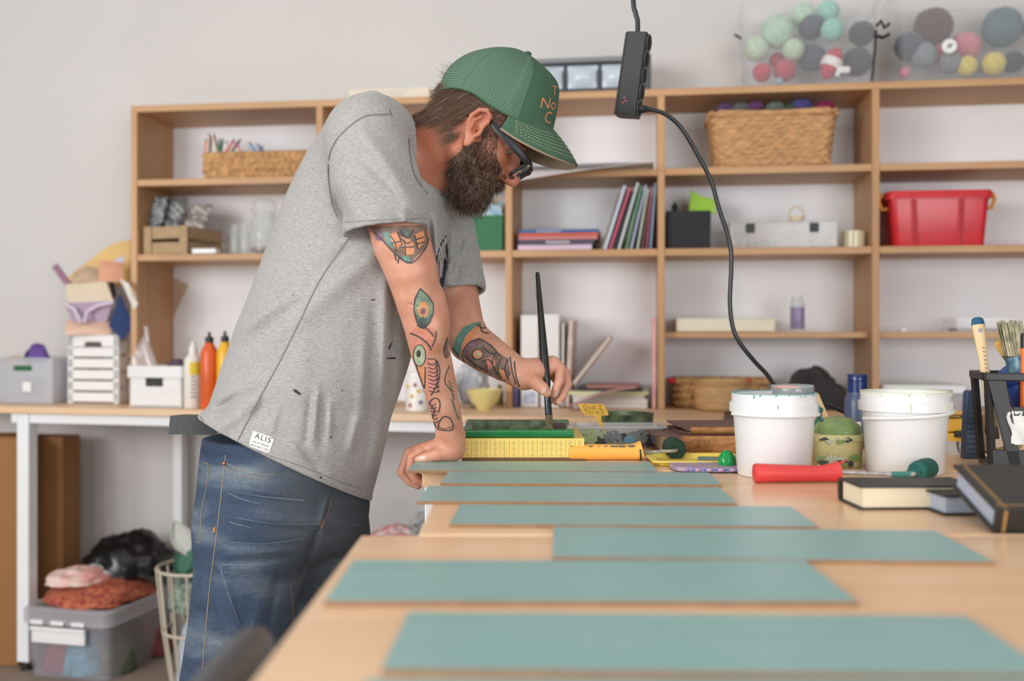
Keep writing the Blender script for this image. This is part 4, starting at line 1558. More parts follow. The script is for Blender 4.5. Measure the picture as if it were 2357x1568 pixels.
# wire laundry basket with plant scraps
wb = thing('wire_basket', 'cream wire basket of cloth and leaves behind the man\'s legs', 'basket', (P(404, 1500, 3.16).x + .06, 3.22, 0.001), 0)
b = MB()
cw_ = M('cream_wire', (206, 196, 176), .5)
for z, r in ((.02, .085), (.2, .115), (.40, .135)):
    b = MB()
    b.tube([(r * cos(2 * pi * i / 24), r * sin(2 * pi * i / 24), z) for i in range(25)], .005, 6)
    b.build('hoop', cw_, wb, smooth=60)
for i in range(16):
    a = 2 * pi * i / 16
    b = MB()
    b.tube([(.085 * cos(a), .085 * sin(a), .0), (.115 * cos(a), .115 * sin(a), .2), (.135 * cos(a), .135 * sin(a), .40)], .0035, 5)
    b.build('stave', cw_, wb, smooth=60)
cloth_heap('fabric_heap', 'white floral cloth stuffed in the wire basket', 'fabric', wb.location + Vector((0, 0, .02)), (.075, .075, .24), M('white_floral', (214, 208, 212), .85, var=.3, vscale=24, col2=(170, 190, 206)), 12.5, .3)
cloth_heap('fabric_heap', 'dark green cloth on top in the wire basket', 'fabric', wb.location + Vector((0, 0, .27)), (.095, .095, .12), M('leafy_cloth', (46, 62, 54), .85, var=.5, vscale=40, col2=(160, 176, 160)), 13.5, .4)
for i, (dx, dz, rot_, c) in enumerate(((-.06, .43, 20, (60, 110, 92)), (-.02, .5, -25, (206, 208, 200)), (.0, .44, 40, (220, 214, 204)))):
    b = MB()
    pts = [[Vector(((a / 6 - .5) * .07 * sin(pi * (q + .6) / 8.6), .01 * sin(a), q / 8 * .13)) for a in range(7)] for q in range(9)]
    b.grid(pts, .002)
    o = tag(b.build('fabric_leaf', M('leaf_%d' % i, c, .6, var=.2), smooth=70), ('green fabric leaf above the wire basket', 'grey white fabric leaf standing highest over the wire basket', 'cream fabric leaf at the wire basket rim')[i], 'leaf')
    o.location = wb.location + Vector((dx, -.03, dz - .06))
    o.rotation_euler = (0, R_(rot_), .3 * i)
# red floral heap behind the table
p = P(912, 1250, 3.25)
cr = thing('cardboard_box', 'low open cardboard box under the bench right of the man\'s legs', 'box', (p.x + .05, 3.30, 0), 0)
b = MB()
hh = p.z - .02
open_tub(b, .34, .24, hh, .004, 1, .004)
b.build('body', M('dark_box', (110, 96, 84), .8), cr)
cloth_heap('fabric_heap', 'red and white floral cloth in the box under the bench', 'fabric', (p.x, 3.30, hh - .012), (.11, .1, .07), M('red_white_floral', (206, 72, 84), .85, var=.5, vscale=22, col2=(232, 226, 226)), 15.1, 1.0)
cloth_heap('fabric_heap', 'black and white cloth beside the red floral one', 'fabric', (p.x + .09, 3.32, hh - .012), (.08, .08, .10), M('black_white_cloth', (210, 208, 210), .85, var=.5, vscale=18, col2=(40, 42, 48)), 16.4, 1.0)
# dark grey cabinet past the bench end
p0, p1 = P(1500, 990, 3.0), P(1722, 990, 3.0)
cb = thing('tool_cabinet', 'dark grey cabinet showing past the right end of the bench', 'cabinet', ((p0.x + p1.x) / 2, 2.93 + .05, 0), BA)
w = p1.x - p0.x
b = MB()
b.box((0, .13, .43), (w, .22, .86))
b.build('body', M('slate_panel', (78, 80, 88), .6), cb, bev=.003)
b = MB()
b.box((0, .015, .43), (w * .94, .01, .80))
b.build('door', M('slate_door', (84, 86, 94), .55), cb, bev=.002)
# ------------------------------------------------------------------ things on the worktables
def tthing(name, label, cat, px, py, group=None, rz=0.0):
    p = tb(px, py)
    return thing(name, label, cat, (p.x, p.y, TZ + 0.0006), rz, group), p.y / FPX, p.y


# picture frame being painted, on a low box wrapped in yellow squared paper
yb_ = .249 * FPX / (1061 - HY)
xl_, xr_ = P(1064, 0, yb_).x, P(1345, 0, yb_).x
hB = (1061 - 1010) / FPX * yb_
gb = thing('squared_paper_box', 'low box covered in yellow squared paper beside the leaning hand', 'box', ((xl_ + xr_) / 2, yb_, TZ + .0006), 0)
wB = xr_ - xl_
b = MB()
b.box((0, .11, hB / 2), (wB, .22, hB))
b.build('body', M('yellow_squared_paper', (232, 204, 112), .6, var=.06, vscale=30), gb, bev=.0008)
b = MB()
for i in range(1, 26):
    x = -wB / 2 + wB * i / 26
    b.m(0 if i % 2 else 1).box((x, -.0003, hB * .52), (.0006, .0006, hB * .84))
for i in range(0, 13):
    for j in range(3):
        for q in range(3):
            b.m(q % 2).box((-wB / 2 + wB * (i + .5) / 13, -.0004, hB * (.16 + .27 * j + .075 * q)), (wB / 13 * .5, .0006, .0005))
b.build('grid_print', [M('grid_green', (190, 176, 104), .6), M('grid_dark', (150, 148, 92), .6), M('grid_white', (244, 232, 190), .6)], gb, smooth=0)
b = MB()
b.box((0, .11, .003), (wB + .002, .222, .006))
b.build('base_strip', M('brown_base', (104, 78, 44), .7), gb)
zt = TZ + .0006 + hB + .0004
fr_ = thing('picture_frame', 'wooden frame being painted glossy green on the squared paper box', 'frame', ((xl_ + xr_) / 2, yb_, zt), 0)
wet = M('wet_green_paint', (26, 112, 58), .12, var=.12, vscale=50, coat=.5)
fh = .0165
FD = .20
b = MB()
b.tube([(-wB / 2 - .001, .009, fh * .5), (wB / 2 - .02, .009, fh * .5)], [fh * .56] * 2, 10)
b.build('front_rail', wet, fr_, smooth=60)
olive = M('old_green_paint', (120, 140, 112), .5, var=.35, vscale=60, col2=(60, 84, 60))
b = MB()
b.box((-.01, .042, .0025), (wB - .03, .05, .005))
b.build('inner_recess', M('dark_frame_recess', (40, 46, 36), .6), fr_)
b = MB()
b.box((-.01, FD - .012, fh * .62), (wB - .02, .024, fh * 1.2))
b.build('rear_rail', olive, fr_, bev=.002)
for x in (-wB / 2 + .008, wB / 2 - .032):
    b = MB()
    b.box((x, FD / 2, fh * .45), (.018, FD - .03, fh * .9))
    b.build('side_rail', wet if x > 0 else olive, fr_, bev=.002)
b = MB()
b.box((0, 0, .008), (.024, .05, .016))
o = tag(b.build('paint_block', M('maroon_block', (62, 40, 40), .6), bev=.001), 'dark maroon block lying inside the green frame behind the brush', 'block')
p = P(1287, 992, yb_ + .075)
o.location = (p.x, p.y, zt + .0056)
# clear paint tray with splashed sides and the plant tag
tr, k, y = tthing('paint_tray', 'clear plastic tray splashed with grey, green and blue paint', 'tray', 1428, 1031)
w, h = 203 * k, (1031 - 982) * k
b = MB()
open_tub(b, w, .09, h, .0025, .95, .008, 0, .004)
for i, (x, yy, z) in enumerate(b.v):
    b.v[i] = (x, yy + .045, z)
b.build('body', clear_plastic('dull_clear_tray', (206, 208, 206), .45, .25), tr, smooth=45)
splat = [M('splat_black', (44, 46, 46), .5), M('splat_sage', (158, 178, 132), .5), M('splat_grey', (112, 118, 124), .5), M('splat_blue', (92, 146, 166), .5)]
b = MB()


def blob(b, x, z, rx, rz_, mi, yv=-.0005, n=16, sd=0.0):
    pts = []
    for i in range(n):
        a = 2 * pi * i / n
        kk = 1 + .38 * mnoise.noise(Vector((cos(a) * 1.6 + sd, sin(a) * 1.6, x * 90 + z * 70)))
        pts.append(Vector((x + rx * kk * cos(a), yv - .0002 * mi, min(max(z + rz_ * kk * sin(a), .002), h * .86))))
    b.m(mi).add([Vector((x, yv - .0004 - .0002 * mi, z))] + pts, [(0, i + 1, (i + 1) % n + 1) for i in range(n)])


sl = lambda px: (px - 1428) * k
for px, pz, rx, rz_, mi in ((1352, .5, .03, .5, 1), (1375, .25, .035, .28, 0), (1345, .2, .02, .3, 0), (1410, .4, .035, .45, 2), (1440, .3, .03, .32, 0), (1470, .45, .034, .4, 2), (1500, .3, .026, .34, 0), (1515, .5, .02, .36, 2), (1450, .35, .022, .22, 3), (1428, .16, .05, .16, 2), (1390, .62, .02, .2, 1), (1480, .2, .03, .2, 0)):
    blob(b, sl(px) * .96, pz * h, rx * .62, rz_ * h, mi, -.0010, 18, px * .1)
for q in range(60):
    blob(b, sl(1330 + 190 * random.random()) * .96, h * random.random() * .8, .0022 * random.random() + .0008, .0022 * random.random() + .0008, q % 3, -.0016, 7, q)
b.build('paint_stain', splat, tr, smooth=0)
tg = thing('plant_tag', 'yellow plant tag with scribbled writing standing in the clear tray', 'tag', (tr.location.x, tr.location.y + .03, TZ + .006), 0)
yt = tr.location.y + .03
pt = lambda px, py: (P(px, py, yt).x - tr.location.x, P(px, py, yt).z - TZ - .006)
tagp = M('yellow_tag_plastic', (240, 184, 48), .4)
b = MB()
b.prism([pt(*q) for q in ((1331, 930), (1336, 929), (1386, 930), (1391, 933), (1401, 953), (1398, 957), (1350, 957), (1345, 955), (1330, 933))], (0, 0, 0), (1, 0, 0), (0, 0, 1), (0, .0014, 0))
b.build('tag_plate', tagp, tg)
b = MB()
b.prism([pt(*q) for q in ((1366, 957), (1384, 957), (1384, 968), (1416, 1028), (1408, 1032), (1378, 974))], (0, 0, 0), (1, 0, 0), (0, 0, 1), (0, .0014, 0))
b.build('stake', tagp, tg)
b = MB()
for ln in (((1346, 939), (1342, 935), (1349, 932), (1353, 938), (1347, 943), (1343, 940)), ((1358, 934), (1356, 942), (1362, 942), (1364, 934), (1366, 943)), ((1370, 933), (1368, 941), (1374, 940)), ((1376, 933), (1384, 934), (1378, 941), (1386, 942)), ((1345, 944), (1354, 945), (1348, 951), (1350, 953)), ((1356, 946), (1358, 953), (1362, 947), (1366, 953)), ((1368, 946), (1374, 951), (1378, 945), (1376, 954)), ((1382, 944), (1390, 946), (1384, 950), (1392, 953))):
    b.tube([(pt(*q)[0], -.0006, pt(*q)[1]) for q in ln], .0007, 5)
b.build('scribble', M('marker_green', (120, 116, 40), .6), tg, smooth=0)
o, k2, y2 = tthing('paint_pot', 'low green-smeared paint pot behind the clear tray', 'pot', 1455, 1022)
o.location.y += .065
b = MB()
b.lathe([(.062, 0), (.066, .055), (.068, .06), (.064, .06), (.060, .05), (0, .05)], 30, (0, .06, 0))
b.build('body', M('smeared_green_pot', (130, 156, 116), .5, var=.5, vscale=26, col2=(44, 60, 50)), o, smooth=40)
# yellow roller handle with black-green foam head
t, k, y = tthing('paint_roller', 'small foam roller with paint-stained yellow handle', 'roller', 1395, 1062)
r = 18.5 * k
X_ = lambda px: (px - 1395) * k
b = MB()
b.tube([(X_(1311), r, r), (X_(1318), r, r), (X_(1440), r, r * .98), (X_(1462), r, r * 1.02), (X_(1480), r, r * 1.22)], [r * .93, r, r * .98, r * 1.05, r * 1.22], 20)
b.build('handle', M('yellow_orange_handle', (240, 176, 78), .35, var=.08, vscale=14), t, smooth=50)
b = MB()
b.tube([(X_(1480.2), r, r * 1.22), (X_(1482), r, r * 1.22)], r * 1.0, 18)
b.build('handle_socket', M('dark_socket', (90, 60, 30), .7), t)
b = MB()
b.tube([(X_(1472), r, r * 1.1), (X_(1476), r, r * 1.12)], [r * 1.16, r * 1.2], 20)
b.build('paint_ring', M('dark_paint_ring', (52, 52, 50), .5), t, smooth=50)
b = MB()
for px, a, s_ in ((1360, 60, .004), (1395, 75, .003), (1412, 58, .005), (1432, 70, .006), (1455, 62, .007), (1420, 85, .004), (1380, 30, .002), (1317, 10, .002)):
    a = R_(-90 - (90 - a) + 0)
    b.ball((X_(px), r + r * 1.0 * cos(R_(90 + a * 0)) - r * .62, r * 1.78), (s_ * 1.3, s_ * .5, s_ * .4), 10, 6)
b.build('paint_stain', M('grey_blot', (96, 98, 96), .5), t, smooth=60)
b = MB()
pr = [(X_(1482), r, r * 1.05), (X_(1500), r, r * .95), (X_(1525), r - .004, r * 1.1), (X_(1558), r - .006, r * 1.22), (X_(1560), r + .05, r * 1.22)]
b.tube(catmull(pr, 5), .0036, 8)
b.build('wire', M('paint_crusted_wire', (150, 146, 130), .5, var=.4, vscale=160), t, smooth=60)
b = MB()
fr2 = 24 * k
b.lathe([(0, 0), (.004, -.002), (fr2 * .92, 0), (fr2, .004), (fr2, .050), (fr2 * .9, .054), (0, .054)], 28, (X_(1560), r + .002, fr2 + .0002), Rx(-pi / 2))
b.build('foam_head', M('black_green_foam', (34, 58, 44), .9, var=.4, vscale=300, bump=.4, bscale=400), t, smooth=50)
# old leather books
leather = M('old_brown_leather', (150, 96, 52), .6, var=.35, vscale=40, stretch=(1, 1, 3), bump=.3, bscale=120, col2=(196, 142, 86))
for i, (px0, px1, z0, hpx, rz_, dy, lb) in enumerate(((1474, 1742, 0, 44, .0, .0, 'thick old brown leather book with gilt spine, lower of two'), (1540, 1790, 44, 17, .02, .03, 'thin worn leather book with dark cover, upper of two'))):
    y = 2.045
    k = y / FPX
    a, c = P(px0, 0, y), P(px1, 0, y)
    L, th = c.x - a.x, hpx * k
    t = thing('antique_book', lb, 'book', ((a.x + c.x) / 2, y + dy, TZ + .0008 + z0 * k + (.0006 if i else 0)), rz_, 'old leather books')
    b = MB()
    n = 8
    arc_ = [(-.006 * sin(pi * q / n), th * q / n) for q in range(n + 1)]
    b.prism([(y_, z_) for y_, z_ in arc_] + [(.004, th), (.004, 0)], (-L / 2 + (.085 if i == 0 else .05), 0, 0), (0, 1, 0), (0, 0, 1), (L - (.085 if i == 0 else .05), 0, 0))
    b.build('spine', leather, t, smooth=50)
    for z in (.002, th - .002):
        b = MB()
        b.prism([(-L / 2 + (.03 if z > .01 or i else .05), .06), (-L / 2 + (.085 if i == 0 else .05), .001), (L / 2, .001), (L / 2, .17), (-L / 2 + .03, .17)], (0, 0, z - .002), (1, 0, 0), (0, 1, 0), (0, 0, .004))
        b.build('cover_board', M('dark_book_board', (104, 74, 66), .55, var=.2, vscale=20), t)
    b = MB()
    b.prism([(-L / 2 + .05, .06), (-L / 2 + (.095 if i == 0 else .06), .004), (L / 2 - .004, .004), (L / 2 - .004, .166), (-L / 2 + .05, .166)], (0, 0, .004), (1, 0, 0), (0, 1, 0), (0, 0, th - .008))
    b.build('pages', M('aged_page_edges', (150, 128, 104), .85, var=.3, vscale=8, stretch=(1, 1, 90)), t)
    if i == 0:
        b = MB()
        for x in (-.045, -.02, -.012, .055):
            b.box((x + .03, -.0062, th / 2), (.0016, .0012, th * .7))
        b.build('gilt_line', M('gilt', (190, 150, 90), .35, metal=.5), t)
        b = MB()
        text_on(b, 'HAYDN', .008, (-.002, -.0068, th * .5), (0, 0, -1), (1, 0, 0))
        b.build('gilt_lettering', M('gilt', (190, 150, 90)), t, smooth=0)
# yellow palette tray, purple-stained palette with green blob
t, k, y = tthing('palette_tray', 'shallow yellow plastic paint tray behind the boards', 'tray', 1612, 1075)
w = 200 * k
b = MB()
open_tub(b, w, .12, .011, .002, .93, .012, 0, .003)
for i, (x, yy, z) in enumerate(b.v):
    b.v[i] = (x, yy + .06, z)
b.build('body', M('lemon_tray', (232, 206, 92), .4, var=.08), t, smooth=45)
b = MB()
b.prism([(.0, .02), (.04, .012), (.075, .03), (.06, .075), (.01, .08)], (0, 0, .0035), (1, 0, 0), (0, 1, 0), (0, 0, .006))
b.build('teal_paint', M('teal_puddle', (104, 150, 148), .3), t)
t, k, y = tthing('paint_palette', 'thin palette stained with purple and blue paint left of the bucket', 'palette', 1640, 1090)
w = 170 * k
b = MB()
b.loft([[(x, yy + .05, z) for x, yy in rrect(w, .10, .035, 8)] for z in (.002, .009)])
b.build('body', M('stained_palette', (186, 160, 152), .5, var=.35, vscale=40, col2=(150, 140, 190)), t, smooth=40)
b = MB()
for q in range(26):
    b.m(q % 3).ball((-w / 2 + .02 + (w - .04) * q / 26, .0 + .002 * sin(q), .0055), (.006, .0022, .0028), 8, 6)
b.build('edge_paint', [M('violet_dab', (150, 130, 180), .4), M('blue_dab', (70, 110, 180), .4), M('pink_dab', (200, 160, 180), .4)], t, smooth=60)
b = MB()
b.loft([[(x, yy + .05, z) for x, yy in rrect(w * .98, .098, .035, 6)] for z in (0, .002)])
b.build('dark_underside', M('dark_glue', (60, 56, 58), .7), t)
b = MB()
b.ball((0, 0, .004), (.016, .014, .022), 20, 12, fn=lambda d: 1 + .25 * mnoise.noise(d * 3))
b.v = [(x, yy, max(z, 0)) for x, yy, z in b.v]
o = tag(b.build('paint_blob', M('emerald_paint', (28, 150, 76), .15), smooth=60), 'emerald green paint blob on the palette beside the bucket', 'paint')
o.location = (t.location.x + X_(1395 + 48) * 0 + 46 * k, y + .045, TZ + .0098)


# white buckets
def bucket(px, py_front, wl, hpx, label, tilt_rim, dirty):
    p0 = tb(px, py_front)
    y = p0.y + .064
    k = y / FPX
    c = P(px, 0, y)
    t = thing('bucket', label, 'bucket', (c.x, y, TZ + .0006), 0)
    r = wl / 2 * k
    h = hpx * k
    wm = M('white_bucket_plastic', (228, 228, 229), .3, var=.008, sss=.05)
    b = MB()
    b.lathe([(r * .80, 0), (r * .82, .002), (r * .92, h - .026), (r * .905, h - .026), (r * .79, .004), (0, .004)], 48)
    b.build('body', wm, t, smooth=40)
    b = MB()
    b.lathe([(r * .93, h - .034), (r * 1.0, h - .034), (r * 1.0, h - .018), (r * .95, h - .016), (r * .95, h - .001), (r * .93, h), (r * .90, h - .002), (r * .90, h - .008), (0, h - .008)], 48)
    b.build('lid', wm, t, smooth=40)
    b = MB()
    a0 = R_(200 if tilt_rim else -20)
    b.tube([((r * 1.0) * cos(a), (r * 1.0) * sin(a), h - .034 - (.014 * (1 - (i / 12)) if tilt_rim else .003)) for i, a in enumerate([R_(190) + R_(150) * j / 12 for j in range(13)])], .0032, 8)
    b.build('bail_handle', wm, t, smooth=60)
    b = MB()
    for q in range(9):
        a = R_(200 + 150 * random.random())
        b.ball((r * .951 * cos(a), r * .951 * sin(a), h - .001 - .004 * random.random()), (.0018, .0018, .0014 + .003 * random.random() * (q % 4 == 0)), 7, 5)
    b.lathe([(r * .955, h - .0016), (r * .955, h + .0006), (r * .90, h + .0004), (r * .90, h - .0016), (r * .955, h - .0016)], 40, cap=False)
    for q, (a, L) in enumerate(dirty[1]):
        b.tube([(r * 1.003 * cos(R_(a)), r * 1.003 * sin(R_(a)), h - .019), (r * 1.003 * cos(R_(a + 1)), r * 1.003 * sin(R_(a + 1)), h - .019 - L)], [.0012, .0006], 6)
    b.build('paint_stain', dirty[0], t, smooth=60)
    return t, r, h, k, y


bt, br, bh, bk, by = bucket(1781, 1105, 200, 189, 'white plastic bucket nearest the teal boards with a jar lid on top', False, (M('teal_drips', (120, 160, 164), .4), ((-100, .006), (-30, .012), (-24, .01))))
b = MB()
b.ball((br * .96, -.02, bh - .03), (.008, .008, .006), 10, 8)
b.tube([(br * .98, -.018, bh - .03), (br * 1.0, -.018, bh - .045), (br * 1.06, -.02, bh - .05)], [.004, .004, .0035], 8)
b.build('wet_drip', M('dark_teal_drip', (40, 96, 92), .2), bt, smooth=60)
b2, r2, h2, k2_, y2_ = bucket(2083, 1097, 206, 184, 'white plastic bucket behind the red roller handle with green drips', True, (M('green_drips', (206, 216, 184), .4), ((-105, .016), (-60, .012), (-40, .01))))
jl = thing('jar_lid', 'upturned clear glass dish with orange paint on the left white bucket', 'dish', (P(1824, 0, by).x, by, TZ + bh - .007), 0)
rj = 49 * bk
b = MB()
b.lathe([(rj * .95, 0), (rj, .002), (rj, .019), (rj * .96, .021), (rj * .93, .019), (rj * .93, .003), (0, .003)], 32)
b.build('glass_body', clearj, jl, smooth=45)
b = MB()
b.lathe([(0, .0035), (rj * .92, .0035), (rj * .92, .0165), (0, .0165)], 28)
b.build('dark_contents', M('dark_brown_paint', (40, 30, 28), .3), jl)
b = MB()
b.ball((-.012, -.008, .0165), (.024, .022, .0035), 18, 8, fn=lambda d: 1 + .3 * mnoise.noise(d * 4))
b.build('orange_paint', M('coral_paint', (236, 104, 76), .25), jl, smooth=60)
b = MB()
b.prism([(-.1, 0), (.02, -.006), (.03, .05), (-.08, .06)], (0, 0, 0), (1, 0, 0), (0, 1, 0), (0, 0, .0015))
o = tag(b.build('paper_scrap', M('stained_scrap', (170, 130, 120), .7, var=.4, vscale=60)), 'stained paper scrap under the glass dish on the bucket', 'paper')
o.location = (P(1850, 0, by).x, by - .01 + .03, TZ + bh - .0088)
# blue bottle
t, k, y = tthing('paint_bottle', 'dark blue paint bottle with flip cap between the white buckets', 'bottle', 1974, 1030)
r = 29.5 * k
h = (1030 - 862) * k
b = MB()
b.lathe([(r * .95, 0), (r, .004), (r, h * .62), (r * .93, h * .68), (r * .76, h * .735), (r * .76, h * .755), (0, h * .755)], 32)
b.build('body', M('blue_grey_bottle', (74, 88, 118), .35, var=.05), t, smooth=45)
b = MB()
b.lathe([(r * .76, h * .757), (r * .78, h * .76), (r * .78, h * .90), (r * .74, h * .905), (r * .74, h * .915), (r * .78, h * .92), (r * .78, h * .985), (r * .72, h), (0, h)], 32)
b.build('flip_cap', M('navy_cap', (34, 52, 108), .25), t, smooth=40)
b = MB()
n = 10
b.grid([[((r + .0005) * cos(R_(-170 + 75 * a / n)), (r + .0005) * sin(R_(-170 + 75 * a / n)), h * (.16 + .2 * q)) for a in range(n + 1)] for q in range(2)])
b.build('label', M('beige_label', (214, 208, 200), .6), t, smooth=60)
# yellow-green tub with smeared lid
t, k, y = tthing('paint_tub', 'cream tub smeared with green and black paint between the buckets', 'tub', 1933, 1078)
w, h = 122 * k, (1078 - 1003) * k
b = MB()
b.loft([[(x * q, yy * q + .05, z) for x, yy in rrect(w, .1, .018, 6)] for z, q in ((0, .93), (.004, .96), (h - .012, 1), (h - .011, 1.03), (h, 1.03))])
b.build('body', M('cream_tub', (222, 212, 152), .4, var=.12, vscale=18), t, smooth=40)
b = MB()
sl = lambda px: (px - 1933) * k
for q in range(34):
    a = random.random()
    zz = h * (.06 + .26 * random.random()) if q < 24 else h * (.84 + .12 * random.random())
    blob(b, sl(1880 + 106 * a) * .93, zz, .008 * random.random() + .003, .006 * random.random() + .002, q % 3, -.0012 if q < 24 else -.0024, 12, q * 3.1)
b.build('paint_smears', [M('smear_green', (134, 164, 92), .5), M('smear_black', (62, 66, 60), .5), M('smear_pale', (196, 204, 176), .5)], t, smooth=0)
b = MB()
b.ball((.012, .05, h - .002), (w * .46, .05, .034), 26, 16, fn=lambda d: 1 + .12 * mnoise.noise(d * 3.3))
b.v = [(x, yy, max(z, h - .002)) for x, yy, z in b.v]
b.build('domed_lid', M('green_smeared_lid', (172, 200, 128), .35, var=.35, vscale=26, col2=(120, 146, 96)), t, smooth=60)['label'] = 'domed lid caked in light green paint'
# wooden wedge and green glass sliver behind the left bucket
wd_ = thing('wood_stand', 'slanting raw wood stand behind the left white bucket', 'stand', P(1893, 1000, 2.2), 0)
wd_.location.z = TZ + .0006
yv = 2.2
pt = lambda px, py: (P(px, py, yv).x - wd_.location.x, P(px, py, yv).z - wd_.location.z)
b = MB()
b.prism([(pt(1862, 900)[0], pt(0, 905)[1]), (pt(1884, 900)[0], pt(0, 905)[1]), (pt(1938, 1000)[0], 0), (pt(1880, 1000)[0], 0)], (0, 0, 0), (1, 0, 0), (0, 0, 1), (0, .03, 0))
b.build('body', wood('raw_pine', (206, 172, 128), (230, 200, 156), 'X', .6, 1.5), wd_, bev=.001)
b = MB()
b.lathe([(.009, 0), (.0095, .07), (.005, .075), (.005, .085), (0, .085)], 14)
o = tag(b.build('glue_stick', M('bottle_green', (40, 108, 84), .3), smooth=50), 'slim green tube standing behind the left white bucket', 'tube')
o.location = (P(1884, 1000, 2.05).x, 2.05, TZ + .0006)
# red roller with teal foam head
t, k, y = tthing('paint_roller', 'foam roller with red handle and teal head in front of the buckets', 'roller', 1850, 1115)
X_ = lambda px: (px - 1850) * k
r = 21.5 * k
redh = M('red_handle', (218, 66, 64), .45, var=.04, vscale=20)
b = MB()
b.tube([(X_(1741), r, r * 1.02), (X_(1746), r, r * 1.02), (X_(1800), r, r * 1.0), (X_(1880), r, r * .95), (X_(1905), r, r * 1.0), (X_(1930), r, r * 1.1), (X_(1938), r, r * 1.15)], [r * .98, r * 1.06, r * .96, r * .88, r * .92, r * 1.08, r * 1.2], 22)
b.build('handle', redh, t, smooth=50)
b = MB()
b.prism([(X_(1910), r * 1.3), (X_(1936), r * 2.15), (X_(1957), r * 2.45), (X_(1940), r * 1.9), (X_(1936), r * 1.1)], (0, r - .004, 0), (1, 0, 0), (0, 0, 1), (0, .008, 0))
b.build('hang_lip', redh, t, bev=.001)
b = MB()
b.tube(catmull([(X_(1934), r, r * 1.1), (X_(1970), r, r * 1.05), (X_(2040), r + .002, r * .9), (X_(2090), r - .002, r * .85), (X_(2112), r - .004, r * 1.0), (X_(2116), r + .03, r * 1.0)], 5), .0042, 8)
b.build('wire', M('zinc_wire', (186, 182, 184), .3, metal=.6, var=.3, vscale=60), t, smooth=60)
b = MB()
b.tube([(X_(2060), r + .001, r * .88), (X_(2092), r - .002, r * .86), (X_(2112), r - .004, r * 1.0)], [.0050, .0058, .0060], 8)
b.build('painted_wire_end', M('teal_wet', (60, 128, 122), .3), t, smooth=60)
b = MB()
rh = 25 * k
b.lathe([(0, .0), (.0075, -.001), (.008, .0), (rh * .78, .001), (rh * .96, .006), (rh, .014), (rh * 1.02, .05), (rh * .96, .066), (rh * .7, .076), (0, .078)], 30, (X_(2116), r - .006, rh + .0003), Rz(R_(-38)) @ Rx(-pi / 2))
b.build('foam_head', M('teal_foam', (38, 96, 88), .9, var=.25, vscale=160, bump=.4, bscale=300), t, smooth=50)


# dark books at the right
def hardback(px_corner, L, D, th, ang, label, cover, pages, group=None, z=0.0):
    p = tb(*px_corner)
    t = thing('hardback_book', label, 'book', (p.x, p.y, TZ + .0008 + z), ang, group)
    b = MB()
    for zz in (.0015, th - .0015):
        b.box((L / 2, D / 2, zz), (L, D, .003))
    n = 8
    b.prism([(D + .004 * sin(pi * q / n), th * q / n) for q in range(n + 1)] + [(D - .003, th), (D - .003, 0)], (0, 0, 0), (0, 1, 0), (0, 0, 1), (L, 0, 0))
    b.build('cover', cover, t, smooth=40)
    b = MB()
    b.box((L / 2, D / 2 - .002, th / 2), (L - .010, D - .008, th - .006))
    b.build('pages', pages, t)
    return t


blackc = M('black_cloth_cover', (48, 46, 44), .55, var=.12, vscale=20)
t = hardback((1980, 1175), .17, .085, .0335, R_(2), 'black hardback with cream page edges lying before the roller', blackc, M('cream_page_edges', (228, 214, 186), .8, var=.05, vscale=5, stretch=(1, 1, 120)))
# lower dark book, and the big one across it
pg = M('grey_page_edges', (164, 172, 188), .75, var=.06, vscale=5, stretch=(1, 1, 120))
t = thing('hardback_book', 'dark hardback underneath the big black one at the table right', 'book', (P(2172, 0, 1.362).x, 1.362, TZ + .0008), R_(3), 'dark hardbacks at the right')
for nm, m_, zz, hz, sx in (('back_cover', blackc, .0015, .003, 0), ('front_cover', blackc, .0265, .003, 0), ('pages', pg, .014, .022, .006)):
    b = MB()
    b.box((.11, .07, zz), (.22 - sx * 2, .14 - sx * 2, hz))
    b.build(nm, m_, t)
t = thing('hardback_book', 'big black hardback with gilt border and grey page edges', 'book', (P(2284, 0, 1.240).x, 1.240, TZ + .0010), R_(0), 'dark hardbacks at the right')
rz_ = R_(0)
LB, DB, TBk = .20, .135, .033
t.rotation_euler = (R_(0), 0, 0)
A2 = math.atan2(.20, -.075)
# local frame: x along the spine to the right, y away; page block shows on the left
t.rotation_euler = (Rz(R_(-2)) @ Rx(R_(16.8))).to_euler()
for nm, zz in (('back_cover', .002), ('front_cover', TBk - .002)):
    b = MB()
    b.box((LB / 2, DB / 2, zz), (LB, DB, .004))
    b.build(nm, M('black_leather_cover', (44, 42, 40), .45, var=.25, vscale=16), t, bev=.001)
b = MB()
b.box((LB / 2, .002, TBk / 2), (LB, .004, TBk))
b.build('spine', M('black_leather_cover', (44, 42, 40)), t, bev=.0015)
b = MB()
b.box((LB / 2 + .004, DB / 2, TBk / 2), (LB - .004, DB - .012, TBk - .008))
b.build('pages', pg, t)
b = MB()
for x in (.012, .015):
    b.box((x, DB / 2, TBk + .0003), (.0012, DB * .94, .0006))
b.box((LB / 2, .012, TBk + .0003), (LB * .94, .0012, .0006))
b.box((.013, -.0003, TBk / 2), (.004, .0006, TBk * .9))
b.build('gilt_border', M('gilt', (190, 150, 90)), t)
b = MB()
b.prism([(0, 0), (.035, -.004), (.04, .012), (.01, .02)], (.045, .016, TBk + .0004), (1, 0, 0), (0, 1, 0), (0, 0, .0006))
b.build('white_sticker', M('torn_sticker', (214, 206, 196), .7), t)

